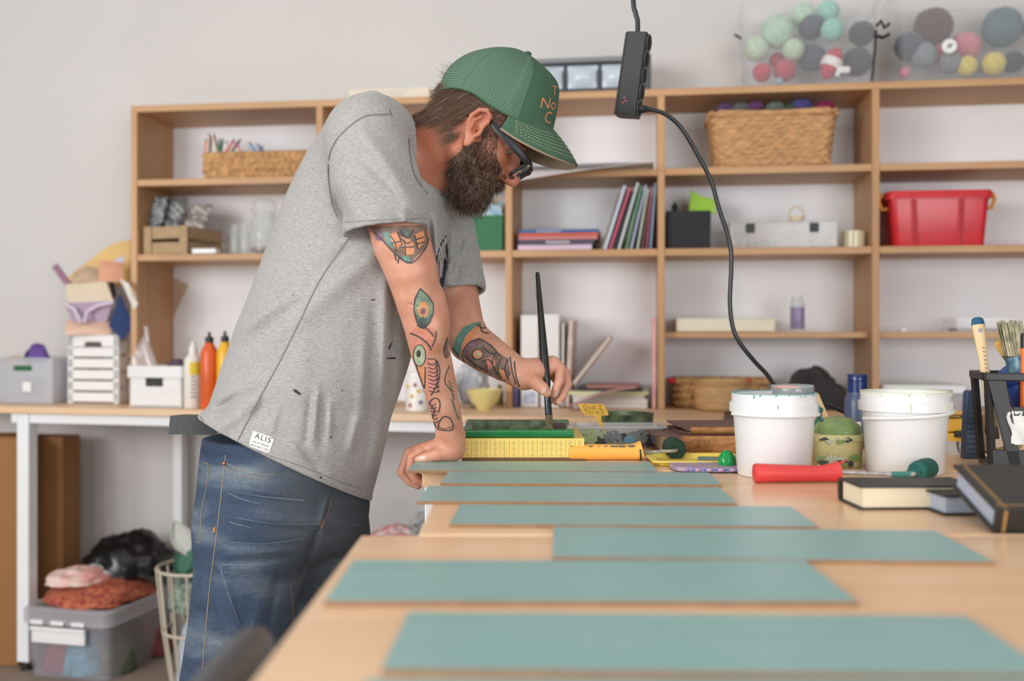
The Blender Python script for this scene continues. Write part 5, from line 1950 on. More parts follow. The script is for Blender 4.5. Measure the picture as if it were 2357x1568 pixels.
# black caddy of brushes
cd = thing('brush_caddy', 'black slatted plastic caddy of paint brushes at the right table edge', 'caddy', (P(2272, 0, 1.80).x, 1.80, TZ + .0006), R_(-16))
yc = 1.80
k = yc / FPX
cx = lambda px: (px - 2345) * k
CH = .178
bp_ = M('black_caddy_plastic', (36, 36, 38), .4, var=.04)
xa, xb = .008, .175
dd = .14
b = MB()
b.box(((xa + xb) / 2, dd / 2, .006), (xb - xa, dd, .012))
b.build('base', bp_, cd, bev=.002)
b = MB()
loop = [(xa - .012, -.004), (xb + .012, -.004), (xb + .012, dd), (xa - .012, dd)]
for i in range(4):
    p0, p1 = loop[i], loop[(i + 1) % 4]
    mx, my = (p0[0] + p1[0]) / 2, (p0[1] + p1[1]) / 2
    L = math.hypot(p1[0] - p0[0], p1[1] - p0[1])
    b.box((mx, my, CH - .006), (L + .008 if i % 2 == 0 else .008, .008 if i % 2 == 0 else L + .008, .014))
b.build('top_rim', bp_, cd, bev=.002)
for i, (x0, x1, y0) in enumerate(((xa - .006, xa + .001, .004), (xa - .008, xa + .004, dd - .006), (xa + .045, xa + .052, dd - .006), (xa + .10, xa + .108, dd - .006), (xb, xb + .004, dd - .006), (xb + .004, xb, .0))):
    b = MB()
    b.tube([(x1, y0, .008), (x0, y0, CH - .01)], .0075, 4)
    b.build('upright', bp_, cd, smooth=0)
b = MB()
b.prism([(xa + .028, .012), (xa + .048, .012), (xa + .022, CH - .008), (xa - .008, CH - .008)], (0, -.004, 0), (1, 0, 0), (0, 0, 1), (0, .008, 0))
b.build('slanting_brace', bp_, cd, bev=.001)
b = MB()
b.box(((xa + xb) / 2 + .02, -.001, CH * .62), (xb - xa - .03, .006, .016))
b.build('cross_bar', bp_, cd, bev=.001)
b = MB()
b.box(((xa + xb) / 2, -.001, .026), (xb - xa, .006, .03))
b.build('lower_wall', bp_, cd, bev=.002)
cpos = lambda px, py, y: P(px, py, y)


def brush(label, p_top, p_bot, kind, y0, y1):
    """a paint brush or handle standing in the caddy"""
    a, c = P(*p_bot, y0), P(*p_top, y1)
    t = thing('paint_brush', label, 'brush', a, 0, 'brushes in the caddy')
    v = c - a
    return t, v


pine = wood('pale_brush_wood', (206, 178, 132), (228, 204, 160), 'Z', .5, 2)
t, v = brush('pale wooden brush handle with hole and blue-dipped tip', (2249, 731), (2288, 1000), 0, 1.84, 1.87)
def flatrod(b, v, stops, n=14, thin=.5):
    u = v.normalized()
    pts = [v * s for s, r in stops]
    b.tube(pts, [r for s, r in stops], n, flat=(Vector((0, 1, 0)), thin))
b = MB()
flatrod(b, v, [(.0, .008), (.4, .0095), (.6, .0085), (.8, .011), (.93, .0125), (.985, .0105), (1.0, .006)])
b.build('handle', pine, t, smooth=60)
b = MB()
flatrod(b, v, [(.935, .0128), (.985, .0109), (1.0, .0062)])
b.build('dipped_tip', M('blue_dip', (34, 86, 120), .35), t, smooth=60)
b = MB()
q = v * .885
b.ball(q + Vector((0, -.0055, 0)), (.0045, .0012, .006), 14, 8)
b.build('hang_hole', M('hole_shadow_wood', (160, 156, 168), .7), t, smooth=60)
b = MB()
for i in range(7):
    q = v * (.74 - .035 * i)
    b.box(q + Vector((.001, -.0056, 0)), (.0036, .0006, .0014), rot=Ry(.2))
b.build('faded_print', M('dark_print', (92, 80, 64), .6), t)
b = MB()
flatrod(b, v, [(-.04, .009), (.0, .0095), (.06, .009)])
b.build('ferrule', M('dull_metal', (150, 140, 130), .35, metal=.7), t, smooth=60)
t, v = brush('bristle brush standing bristles up with paint-smeared ferrule', (2322, 738), (2345, 880), 0, 1.83, 1.83)
b = MB()
flatrod(b, v, [(0.0, .007), (.10, .008), (.14, .013)], thin=.7)
b.build('red_collar', M('red_collar', (150, 40, 52), .4), t, smooth=60)
b = MB()
flatrod(b, v, [(.14, .016), (.18, .0165), (.42, .0175)], thin=.7)
b.build('ferrule', M('blue_smeared_ferrule', (110, 136, 148), .35, metal=.3, var=.4, vscale=60, col2=(40, 86, 110)), t, smooth=60)
b = MB()
for i in range(90):
    x0, z0 = random.uniform(-1, 1), random.uniform(-1, 1)
    p0 = v * .42 + Vector((x0 * .0155, z0 * .009, 0))
    p1 = v * (.98 + random.uniform(-.04, .03)) + Vector((x0 * .020, z0 * .012, 0))
    b.tube([p0, (p0 + p1) / 2, p1], [.0014, .0014, .0008], 4)
b.build('bristles', M('cream_bristles', (200, 192, 164), .7, var=.35, vscale=60, col2=(120, 118, 92)), t, smooth=60)
t, v = brush('yellow-tipped dark wooden handle leaning behind the bristle brush', (2298, 782), (2340, 850), 0, 1.86, 1.86)
b = MB()
flatrod(b, v, [(-1.2, .007), (.0, .009), (.5, .011), (.9, .012), (1.0, .007)])
b.build('handle', M('worn_brown_handle', (110, 92, 74), .5, var=.3, vscale=30), t, smooth=60)
b = MB()
flatrod(b, v, [(.55, .0113), (.9, .0123), (1.0, .0075)])
b.build('yellow_tip', M('ochre_tip', (222, 170, 84), .5), t, smooth=60)
mk = thing('marker_pen', 'orange marker pen upright at the very right of the caddy', 'pen', P(2360, 880, 1.82), 0)
b = MB()
b.tube([(0, 0, -.1), (0, 0, .062)], .009, 16)
b.build('barrel', M('orange_barrel', (238, 118, 50), .4), mk, smooth=50)
b = MB()
b.tube([(0, 0, .062), (0, 0, .09)], [.0085, .007], 16)
b.build('cap', blk_cap, mk, smooth=50)
b = MB()
b.ball((0, 0, 0), (.030, .026, .024), 24, 16, fn=lambda d: 1 + .12 * sin(2 * d.z + 1))
b.tube([(-.008, 0, -.01), (-.004, 0, -.06), (.002, 0, -.09)], [.024, .022, .018], 16)
o = tag(b.build('squeeze_tube', M('ultramarine_tube', (44, 72, 140), .3), smooth=60), 'ultramarine blue paint tube in the black caddy', 'tube')
o.location = P(2338, 866, 1.85)
o.rotation_euler = (0, R_(-22), 0)
b = MB()
b.grid([[Vector((.022 * (a - 3) / 3 + .004 * sin(q), .004 * cos(a * 1.3 + q), .03 * (q - 3) / 3)) for a in range(7)] for q in range(7)], .003)
o = tag(b.build('tissue', M('white_tissue', (222, 224, 222), .8), smooth=60), 'crumpled white tissue hanging at the front of the caddy', 'tissue')
o.location = P(2352, 985, 1.785)
# blue ridged wedge, yellow tool box, card, tape behind
t = thing('grout_float', 'blue ridged plastic block standing left of the caddy', 'block', (P(2236, 0, 1.99).x, 1.99, TZ + .0006), 0)
k = 1.99 / FPX
h = (1057 - 900) * k
b = MB()
b.prism([(-.0135, 0), (.0165, 0), (.012, h), (-.004, h), (-.008, h - .004)], (0, 0, 0), (1, 0, 0), (0, 0, 1), (0, .02, 0))
b.build('body', M('slate_blue_plastic', (66, 84, 110), .45), t, bev=.001)
b = MB()
for i in range(9):
    b.box((.001 + .0003 * i, -.0008, h * (.1 + .075 * i)), (.024 - .0007 * i, .0016, .0022))
b.build('ridges', M('pale_blue_ridge', (104, 120, 142), .4), t)
t = thing('tool_box', 'yellow plastic tool case with black latch behind the right bucket', 'case', (P(2196, 0, 2.17).x, 2.17, TZ + .0006), 0)
k = 2.17 / FPX
w, h = 130 * k, (1036 - 957) * k
yel = M('tool_yellow', (240, 184, 62), .4, var=.04)
b = MB()
b.box((0, .06, h * .22), (w, .12, h * .44))
b.build('base', yel, t, bev=.004)
b = MB()
b.box((0, .06, h * .73), (w * .98, .118, h * .54))
b.build('lid', yel, t, bev=.005)
b = MB()
b.box((.02, -.004, h * .42), (.04, .012, .014))
b.build('latch', blk_cap, t, bev=.002)
b = MB()
b.box((.002, -.0008, h * .93), (.062, .0016, .0085))
pl_ = b.build('name_plate', M('black_strip', (40, 38, 36), .5), t)
b = MB()
text_on(b, 'DEWALT', .0088, (.002, -.0018, h * .93), (1, 0, 0), (0, 0, 1))
b.build('lettering', yel, pl_, smooth=0)
b = MB()
b.prism([(-.03, 0), (.03, -.002), (.031, .024), (-.029, .027)], (0, 0, 0), (1, 0, 0), (0, .35, .94), (0, .001, 0))
o = tag(b.build('paper_card', M('white_card', (226, 224, 220), .7)), 'small white printed card leaning on the yellow tool case', 'card')
o.location = (P(2194, 0, 2.08).x, 2.08, TZ + .001)
b = MB()
text_on(b, 'Bepaint', .008, (.012, -.0012 + .004, .0125), (0, -.35, -.94), (1, 0, 0))
o2 = b.build('print', M('card_ink', (60, 60, 60), .7), o, smooth=0)
t = thing('tape_roll', 'roll of masking tape and black cable seen through the caddy', 'tape', (P(2300, 0, 2.02).x, 2.02, TZ + .0006), 0)
b = MB()
b.lathe([(.030, -.012), (.047, -.012), (.047, .012), (.030, .012), (.030, -.012)], 30, (0, 0, .047), Rx(pi / 2), cap=False)
b.build('body', M('tan_masking_tape', (176, 142, 96), .7, var=.15, vscale=8, stretch=(1, 1, 60)), t, smooth=40)
b = MB()
b.tube(catmull([(P(2272, 1000, 1.95)), (P(2270, 985, 1.95)), (P(2278, 945, 1.95)), (P(2290, 915, 1.95))], 5), .0025, 6)
tag(b.build('wire_loop', blk_cap, smooth=60), 'thin black wire loop inside the caddy', 'wire')

# ------------------------------------------------------------------ brush in the man's hand
tipp, topp = P(1266, 991, 1.972), P(1237, 627, 2.03)
ax = (topp - tipp)
L = ax.length
au = ax.normalized()
br_ = thing('paint_brush', 'long black paintbrush held in the man\'s left hand, touching the green frame', 'brush', tipp, 0)
q = au.to_track_quat('Z', 'Y').to_matrix()
b = MB()
b.lathe([(r_, z * L) for r_, z in ((.0072, .255), (.0088, .30), (.0092, .38), (.0085, .50), (.0068, .70), (.0052, .88), (.0045, .985), (.0030, 1.0), (0, 1.0))], 18, (0, 0, 0), q)
b.build('handle', M('black_lacquer_handle', (38, 38, 38), .3, var=.2, vscale=40), br_, smooth=50)
b = MB()
b.lathe([(r_, z * L) for r_, z in ((.0078, .095), (.0074, .10), (.0066, .19), (.0062, .225), (.0068, .23), (.0062, .237), (.0066, .243), (.0070, .258))], 18, (0, 0, 0), q)
b.build('ferrule', M('dark_steel_ferrule', (72, 76, 82), .25, metal=.8, var=.2, vscale=90), br_, smooth=50)
b = MB()
for i in range(70):
    a, rr = random.uniform(0, 2 * pi), sqrt(random.random())
    p0 = q @ Vector((.0066 * rr * cos(a), .0066 * rr * sin(a), .098 * L))
    mid = q @ Vector((.0085 * rr * cos(a), .006 * rr * sin(a), .05 * L)) + Vector((-.0005, 0, 0))
    end = Vector((-.004 + .0135 * rr * cos(a), .005 * rr * sin(a), .0005 + .003 * random.random()))
    b.tube([p0, mid, end], [.0011, .0012, .0006], 5)
b.build('bristles', M('brown_bristles', (132, 92, 66), .6, var=.3, vscale=50, stretch=(1, 1, .3), col2=(84, 92, 58)), br_, smooth=60)
b = MB()
d = (topp - tipp).normalized()
b.box(q @ Vector((.0052, -.0045, .87 * L)), (.0012, .0012, .09 * L), rot=q)
b.build('silver_print', M('silver_print', (190, 190, 190), .4), br_)
# white-ended stick behind the leaning hand
st_ = thing('wood_stick', 'white-tipped wooden stick held between the leaning hand and the table edge', 'stick', (P(914, 0, 1.997).x, 1.997, .880), 0)
b = MB()
b.box((.037, 0, .006), (.054, .012, .012))
b.build('shaft', M('raw_stick', (196, 168, 120), .7), st_)
b = MB()
b.box((.006, 0, .006), (.016, .0122, .0122))
b.build('white_tip', white_pl, st_, bev=.001)

# ------------------------------------------------------------------ hanging socket strip and its cords
ys = 2.16
c = P(1456, 174, ys)
k = ys / FPX
ps = thing('socket_strip', 'black hanging socket strip with a plugged-in cord above the table', 'socket strip', c, 0)
ps.rotation_euler = (Ry(R_(8.2)) @ Rz(R_(-64))).to_euler()
Ls, Ws, Ds = 190 * k, .046, .050
stripm = M('matt_black_strip', (46, 47, 50), .45, var=.06, vscale=60)
b = MB()
b.loft([[(x, y, z) for x, y in ((-Ds / 2, -Ws / 2 + .008), (-Ds / 2 + .008, -Ws / 2), (Ds / 2 - .002, -Ws / 2), (Ds / 2, -Ws / 2 + .003), (Ds / 2, Ws / 2 - .003), (Ds / 2 - .002, Ws / 2), (-Ds / 2 + .008, Ws / 2), (-Ds / 2, Ws / 2 - .008))] for z in (-Ls / 2, Ls / 2)])
b.v = [(y, -x, z) for x, y, z in b.v]
b.build('housing', stripm, ps, bev=.0012)
ps.rotation_euler = (Ry(R_(8.2)) @ Rz(R_(68))).to_euler()
for i in range(5):
    z = Ls * (.40 - .2 * i)
    b = MB()
    b.lathe([(.0185, .0), (.0195, .001), (.0185, .0022), (.0165, .0015), (.0165, .0), (.0, .0)], 26, (0, -Ds / 2 - .0002, z), Rx(pi / 2))
    b.build('socket_rim', M('strip_rim', (92, 94, 98), .3), ps, smooth=40)
    b = MB()
    b.lathe([(.0, .0016), (.0164, .0016), (.0164, 0), (0, 0)], 26, (0, -Ds / 2 - .0002, z), Rx(pi / 2))
    b.build('socket_well', M('socket_black', (8, 8, 9), .7), ps, smooth=40)
b = MB()
for (x, y, z) in ((.012, Ws * 0, -.062), (.018, 0, -.066), (.016, 0, -.055)):
    b.ball((-.0232, -.012 + x, z), (.0006, .003, .0022), 8, 5)
b.build('paint_specks', M('pink_speck', (160, 84, 100), .5), ps)
bpy.context.view_layer.update()
cord_m = M('black_rubber_cord', (42, 44, 48), .35)
topc = ps.matrix_world @ Vector((0, .002, Ls / 2))
b = MB()
b.tube(catmull([topc, topc + Vector((.0, 0, .03)), P(1463, 30, ys), P(1457, -20, ys), P(1456, -300, ys), Vector((P(1456, 0, ys).x, ys, 3.29))], 6), .0054, 10)
tag(b.build('hanging_cable', cord_m, smooth=60), 'black supply cable from above into the socket strip', 'cable')
pl0 = ps.matrix_world @ Vector((0, -Ds / 2 - .0004, -Ls * .4))
e = P(1560, 275, ys)
pg_ = thing('power_cord', 'black cord from the socket strip sagging to the table behind the bucket', 'cord', pl0, 0)
dirp = (P(1500, 252, ys - .015) - pl0)
b = MB()
b.tube([Vector((0, 0, 0)), dirp * .42], [.0095, .0085], 14)
b.build('plug', M('plug_black', (40, 40, 42), .5), pg_, smooth=50)
b = MB()
for i in range(6):
    b.tube([dirp * (.44 + .09 * i), dirp * (.49 + .09 * i)], .0078 - .0005 * i, 10)
b.build('strain_relief', M('plug_black', (40, 40, 42)), pg_, smooth=50)
cpts = [pl0 + dirp * .4, P(1500, 252, ys - .015), P(1535, 265, ys - .02), P(1570, 297, ys - .02), P(1605, 355, ys - .01), P(1636, 415, ys), P(1655, 480, ys), P(1680, 560, ys), P(1683, 620, ys), P(1680, 690, ys), P(1685, 745, ys), P(1700, 785, ys), P(1735, 830, ys + .01), P(1765, 862, ys + .04), P(1792, 898, ys + .08), P(1830, 918, ys + .13), P(1870, 924, ys + .14), P(1905, 934, ys + .14), P(1945, 950, ys + .14), P(1990, 975, ys + .14), Vector((P(2020, 0, ys + .15).x, ys + .15, TZ + .006))]
b = MB()
b.tube([p - pl0 for p in catmull(cpts, 6)], .0048, 10)
b.build('cable', cord_m, pg_, smooth=60)

# ------------------------------------------------------------------ dark rounded chair back close to the camera
ych = .80
ch = thing('chair', 'dark grey rounded chair top, out of focus at the bottom beside the table', 'chair', (P(512, 0, ych).x, ych, 0), 0)
topz = P(512, 1512, ych).z
gch = M('grey_chair_shell', (80, 80, 84), .5, var=.04)
b = MB()
rings = []
n = 12
for i in range(n + 1):
    t_ = i / n
    z = topz - .30 + .30 * sin(t_ * pi / 2)
    w_ = .030 * (cos(t_ * pi / 2) ** .55) + .0005
    d_ = .19 * (cos(t_ * pi / 2) ** .35) + .001
    rings.append([(x * w_ / .5, y_ * d_ / .5, z) for x, y_ in rrect(1, 1, .42, 5)])
b.loft(rings)
b.build('backrest', gch, ch, smooth=60)
b = MB()
b.loft([[(x - .17, y_, z) for x, y_ in rrect(.40, .40, .08, 5)] for z in (.44, .47)])
b.build('seat', gch, ch, smooth=50, bev=.004)
for sx in (-.34, -.02):
    for sy in (-.17, .17):
        b = MB()
        b.tube([(sx * 1.05, sy * 1.1, .0), (sx, sy, .445)], .012, 10)
        b.build('leg', white_metal, ch, smooth=60)
b = MB()
for sy in (-.12, .12):
    b.box((.0, sy, (topz - .3 + .46) / 2 + .02), (.03, .03, topz - .3 - .46 + .12))
b.build('back_support', gch, ch)
# ================================================================== the man
class Vol:
    """signed distance grid, carved and blended, then turned into one continuous quad surface"""
    def __init__(s, lo, hi, h):
        s.lo = np.array(lo, np.float32)
        s.h = h
        s.n = np.ceil((np.array(hi) - s.lo) / h).astype(int) + 1
        s.d = np.full(s.n, 0.2, np.float32)

    def sub(s, lo, hi):
        a = np.clip(np.floor((np.array(lo) - s.lo) / s.h).astype(int), 0, s.n)
        b = np.clip(np.ceil((np.array(hi) - s.lo) / s.h).astype(int) + 1, 0, s.n)
        sl = tuple(slice(int(i), int(j)) for i, j in zip(a, b))
        ax = [s.lo[k] + s.h * np.arange(a[k], b[k], dtype=np.float32) for k in range(3)]
        return sl, np.meshgrid(*ax, indexing='ij', sparse=True)

    def put(s, f, lo, hi, k=0.01, op='u'):
        m = k + 3.5 * s.h
        sl, (x, y, z) = s.sub(np.array(lo) - m, np.array(hi) + m)
        if any(q.stop <= q.start for q in sl):
            return
        d0 = s.d[sl]
        d1 = f(x, y, z).astype(np.float32)
        if op == 'u':
            s.d[sl] = smin(d0, d1, k)
        elif op == 's':
            s.d[sl] = -smin(-d0, d1, k)
        elif op == 'i':
            s.d[sl] = -smin(-d0, -d1, k)

    def cap(s, a, b, ra, rb, k=0.01, op='u'):
        a, b = np.array(a, np.float32), np.array(b, np.float32)
        r = max(ra, rb)
        s.put(lambda x, y, z: rcone(x, y, z, a, b, ra, rb), np.minimum(a, b) - r, np.maximum(a, b) + r, k, op)

    def chain(s, pts, rad, k=0.01, op='u'):
        p = np.array(pts, np.float32)
        r = max(rad)

        def f(x, y, z):
            d = None
            for i in range(len(p) - 1):
                q = rcone(x, y, z, p[i], p[i + 1], rad[i], rad[i + 1])
                d = q if d is None else smin(d, q, .0015)
            return d
        s.put(f, p.min(0) - r, p.max(0) + r, k, op)

    def ell(s, c, r, ax=None, k=0.01, op='u'):
        c = np.array(c, np.float32)
        ax = np.eye(3) if ax is None else np.array(ax, np.float32)
        rm = max(r)
        s.put(lambda x, y, z: ellip(x, y, z, c, r, ax), c - rm, c + rm, k, op)

    def mesh(s, name, mats, parent=None, smooth_it=1):
        v, f = nets(s.d, s.lo, s.h)
        v = relax(v, f, smooth_it)
        return mesh_np(name, v, f, mats, parent)


def smin(a, b, k):
    if k <= 0:
        return np.minimum(a, b)
    h = np.maximum(k - np.abs(a - b), 0) / k
    return np.minimum(a, b) - h * h * k * 0.25


def rcone(x, y, z, a, b, ra, rb):
    ab = b - a
    L2 = float(ab @ ab) + 1e-12
    t = np.clip(((x - a[0]) * ab[0] + (y - a[1]) * ab[1] + (z - a[2]) * ab[2]) / L2, 0, 1)
    return np.sqrt((x - a[0] - t * ab[0]) ** 2 + (y - a[1] - t * ab[1]) ** 2 + (z - a[2] - t * ab[2]) ** 2) - (ra + (rb - ra) * t)


def ellip(x, y, z, c, r, ax):
    q = [(x - c[0]) * ax[i][0] + (y - c[1]) * ax[i][1] + (z - c[2]) * ax[i][2] for i in range(3)]
    k0 = np.sqrt(sum((q[i] / r[i]) ** 2 for i in range(3)))
    k1 = np.sqrt(sum((q[i] / r[i] ** 2) ** 2 for i in range(3))) + 1e-9
    return k0 * (k0 - 1) / k1


def nets(d, lo, h):
    s = d < 0
    cnt = np.zeros(tuple(n - 1 for n in d.shape), np.int8)
    for i in (0, 1):
        for j in (0, 1):
            for k in (0, 1):
                cnt += s[i:d.shape[0] - 1 + i, j:d.shape[1] - 1 + j, k:d.shape[2] - 1 + k]
    act = np.argwhere((cnt > 0) & (cnt < 8)).astype(np.int32)
    idx = np.full(cnt.shape, -1, np.int32)
    idx[act[:, 0], act[:, 1], act[:, 2]] = np.arange(len(act))
    acc = np.zeros((len(act), 3), np.float32)
    num = np.zeros(len(act), np.float32)
    for ax in range(3):
        o = [q for q in range(3) if q != ax]
        for p in (0, 1):
            for q in (0, 1):
                a = act.copy()
                a[:, o[0]] += p
                a[:, o[1]] += q
                b = a.copy()
                b[:, ax] += 1
                da = d[a[:, 0], a[:, 1], a[:, 2]]
                db = d[b[:, 0], b[:, 1], b[:, 2]]
                cr = (da < 0) != (db < 0)
                t = np.where(cr, da / np.where(cr, da - db, 1), 0)
                pos = (a - act).astype(np.float32)
                pos[:, ax] += t
                acc[cr] += pos[cr]
                num[cr] += 1
    v = lo + h * (act + acc / num[:, None])
    faces = []
    for ax in range(3):
        o = [q for q in range(3) if q != ax]
        sa = [slice(None)] * 3
        sb = [slice(None)] * 3
        sa[ax] = slice(0, -1)
        sb[ax] = slice(1, None)
        ch = s[tuple(sa)] != s[tuple(sb)]
        e = np.argwhere(ch).astype(np.int32)
        e = e[(e[:, o[0]] > 0) & (e[:, o[1]] > 0) & (e[:, o[0]] < cnt.shape[o[0]]) & (e[:, o[1]] < cnt.shape[o[1]])]
        q = []
        for p0, p1 in ((-1, -1), (0, -1), (0, 0), (-1, 0)):
            c = e.copy()
            c[:, o[0]] += p0
            c[:, o[1]] += p1
            q.append(idx[c[:, 0], c[:, 1], c[:, 2]])
        q = np.stack(q, 1)
        ins = s[e[:, 0], e[:, 1], e[:, 2]]
        flip = ins if ax != 1 else ~ins
        q[~flip] = q[~flip][:, ::-1]
        faces.append(q)
    f = np.concatenate(faces)
    return v, f[(f >= 0).all(1)]


def relax(v, f, it=1, w=0.5):
    e = np.concatenate([f[:, [0, 1]], f[:, [1, 2]], f[:, [2, 3]], f[:, [3, 0]]])
    n = np.bincount(e[:, 0], minlength=len(v)) + np.bincount(e[:, 1], minlength=len(v))
    for _ in range(it):
        a = np.zeros_like(v)
        for c in range(3):
            a[:, c] = np.bincount(e[:, 0], v[e[:, 1], c], len(v)) + np.bincount(e[:, 1], v[e[:, 0], c], len(v))
        v = v + w * (a / np.maximum(n, 1)[:, None] - v)
    return v.astype(np.float32)


def Q(px, py, y):
    return np.array(P(px, py, y), np.float32)


def nz(a):
    a = np.array(a, np.float64)
    return a / np.linalg.norm(a)


man = thing('person', 'bearded man in green mesh cap and grey t-shirt, leaning on the table and painting', 'person', (-0.47, 2.0, 0.0))
MANI = man.location.copy()


def adopt(o, parent=None):
    """hang a world-space mesh under the man without moving it"""
    o.parent = parent or man
    base = MANI
    o.location = o.location - base if parent is None else o.location
    return o


# ---- head frame: forward, up, side (towards the camera side)
PIT, YAW = R_(38), R_(1.5)
Fh = np.array([cos(PIT) * cos(YAW), -cos(PIT) * sin(YAW), -sin(PIT)])
Uh = np.array([sin(PIT) * cos(YAW), -sin(PIT) * sin(YAW), cos(PIT)])
Sh = np.cross(Fh, Uh)          # his right, towards the camera
TH = np.array(P(1092, 300, 1.935))


def H(f, u, s=0.0):
    return (TH + Fh * f + Uh * u + Sh * s).astype(np.float32)


HAX = np.stack([Fh, Uh, Sh])


def hloc(px, py):
    """head-frame forward and up of a pixel on the head's middle plane"""
    k = np.array(P(px, py, 1.0)) - np.array((0, 0, HC))
    o = np.array((0, 0, HC))
    t = ((TH - o) @ Sh) / (k @ Sh)
    p = o + k * t - TH
    return float(p @ Fh), float(p @ Uh)


def tan_skin(m):
    """sun-tanned redder skin above the collar, paler forearms: the colour belongs to the skin"""
    nt = m.node_tree
    b = nt.nodes['Principled BSDF']
    src = b.inputs['Base Color'].links[0].from_socket
    tc = nt.nodes.new('ShaderNodeTexCoord')
    sp = nt.nodes.new('ShaderNodeSeparateXYZ')
    nt.links.new(tc.outputs['Object'], sp.inputs[0])
    mr = nt.nodes.new('ShaderNodeMapRange')
    mr.inputs['From Min'].default_value, mr.inputs['From Max'].default_value = 1.30, 1.42
    nt.links.new(sp.outputs['Z'], mr.inputs[0])
    mx = nt.nodes.new('ShaderNodeMix')
    mx.data_type, mx.blend_type = 'RGBA', 'MULTIPLY'
    mx.inputs[7].default_value = (0.80, 0.60, 0.52, 1)
    nt.links.new(mr.outputs[0], mx.inputs[0])
    nt.links.new(src, mx.inputs[6])
    nt.links.new(mx.outputs[2], b.inputs['Base Color'])
    return m


skin = M('skin', (214, 160, 136), 0.48, var=0.10, vscale=24, bump=0.12, bscale=420, sss=0.06, col2=(196, 132, 106))
tan_skin(skin)
# ------------------------------------------------------------------ body: head, neck, trunk, arms and hands as one surface
hb_ = 0.0021
bv = Vol((-0.62, 1.68, 0.835), (0.18, 2.28, 1.69), hb_)
# trunk (under the shirt) and pelvis
hipc = Q(655, 1080, 2.03)
bv.cap(hipc, Q(720, 850, 2.02), .085, .10, .03)
bv.cap(Q(720, 850, 2.02), Q(830, 480, 2.0), .11, .12, .03)
bv.cap(Q(840, 420, 1.97), Q(925, 470, 2.07), .08, .06, .04)
bv.cap(Q(850, 328, 1.87), Q(930, 400, 1.98), .050, .055, .04)
bv.cap(Q(1002, 488, 2.15), Q(940, 412, 2.0), .040, .055, .04)
# neck
bv.cap(Q(928, 380, 1.985), H(-.034, -.036), .068, .057, .03)
bv.cap(Q(975, 430, 1.98), H(.01, -.06), .040, .036, .03)
# skull and face
bv.ell(H(-.004, .048), (.089, .083, .073), HAX, .02)
bv.ell(H(.040, -.010), (.057, .082, .058), HAX, .03)
bv.cap(H(.01, -.055, .047), H(.070, -.098, .014), .018, .016, .025)
bv.cap(H(.01, -.055, -.047), H(.070, -.098, -.014), .018, .016, .025)
bv.ell(H(.074, -.098), (.019, .020, .022), HAX, .02)
bv.cap(H(.078, -.062, .016), H(.078, -.062, -.016), .018, .018, .02)
for s in (-1, 1):
    bv.ell(H(.060, -.020, s * .043), (.022, .018, .018), HAX, .02)
    bv.cap(H(.086, .028, s * .006), H(.074, .030, s * .044), .0125, .011, .014)
for s in (-1, 1):
    bv.ell(H(.098, .008, s * .031), (.017, .013, .017), HAX, .012, 's')
    bv.ell(H(.0745, .008, s * .031), (.0125, .0125, .0145), HAX, .003)
    bv.cap(H(.0815, .0125, s * .020), H(.0765, .0115, s * .044), .0075, .0065, .004)
    bv.cap(H(.079, .001, s * .020), H(.075, .000, s * .044), .004, .004, .004)
# nose
bv.cap(H(.086, .006), H(.101, -.034), .012, .0135, .008)
bv.cap(H(.090, .016), H(.117, -.026), .0085, .0115, .012)
bv.ell(H(.1185, -.0325), (.0125, .0105, .0125), HAX, .010)
for s in (-1, 1):
    bv.ell(H(.104, -.036, s * .0135), (.011, .0085, .007), HAX, .008)
# mouth
bv.cap(H(.096, -.062, .014), H(.096, -.062, -.014), .006, .006, .006)
bv.cap(H(.094, -.074, .012), H(.094, -.074, -.012), .0065, .0065, .006)
bv.cap(H(.106, -.068, .022), H(.106, -.068, -.022), .0022, .0022, .003, 's')
# ears
for s in (-1, 1):
    def e(f, u, dz):
        return H(f + .011, u - .011, s * dz)
    rim = [(-.004, -.012, .071), (-.014, .004, .079), (-.017, .020, .084), (-.012, .036, .085), (-.001, .044, .083), (.011, .040, .080), (.014, .028, .077), (.010, .018, .074)]
    bv.ell(e(.000, .012, .074), (.0155, .031, .006), HAX, .006)
    bv.ell(e(.006, -.020, .073), (.0085, .013, .0055), HAX, .006)
    bv.ell(e(.004, .012, .0835), (.0095, .020, .0075), HAX, .004, 's')
    bv.chain([e(*q) for q in rim], [.004, .0043, .0045, .0045, .0043, .004, .0035, .003], .004)
    bv.chain([e(-.006, .000, .078), e(-.008, .016, .081), e(-.002, .030, .081)], [.0032, .0036, .003], .004)
    bv.ell(e(.013, .004, .0735), (.005, .008, .005), HAX, .004)
    bv.ell(e(.004, .004, .077), (.006, .009, .007), HAX, .003, 's')
# near arm
na = [(850, 326, 1.845), (905, 480, 1.815), (925, 560, 1.805), (948, 625, 1.81), (966, 700, 1.825), (976, 735, 1.835), (990, 806, 1.86), (1010, 880, 1.885), (1030, 965, 1.915), (1037, 1003, 1.928)]
nr = [.058, .054, .0525, .0475, .0415, .0405, .0370, .0322, .0272, .0262]
bv.chain([Q(*p) for p in na], nr, .012)
bv.ell(Q(1003, 735, 1.83), (.022, .03, .055), None, .02)
bv.ell(Q(945, 690, 1.825), (.018, .02, .024), None, .014)
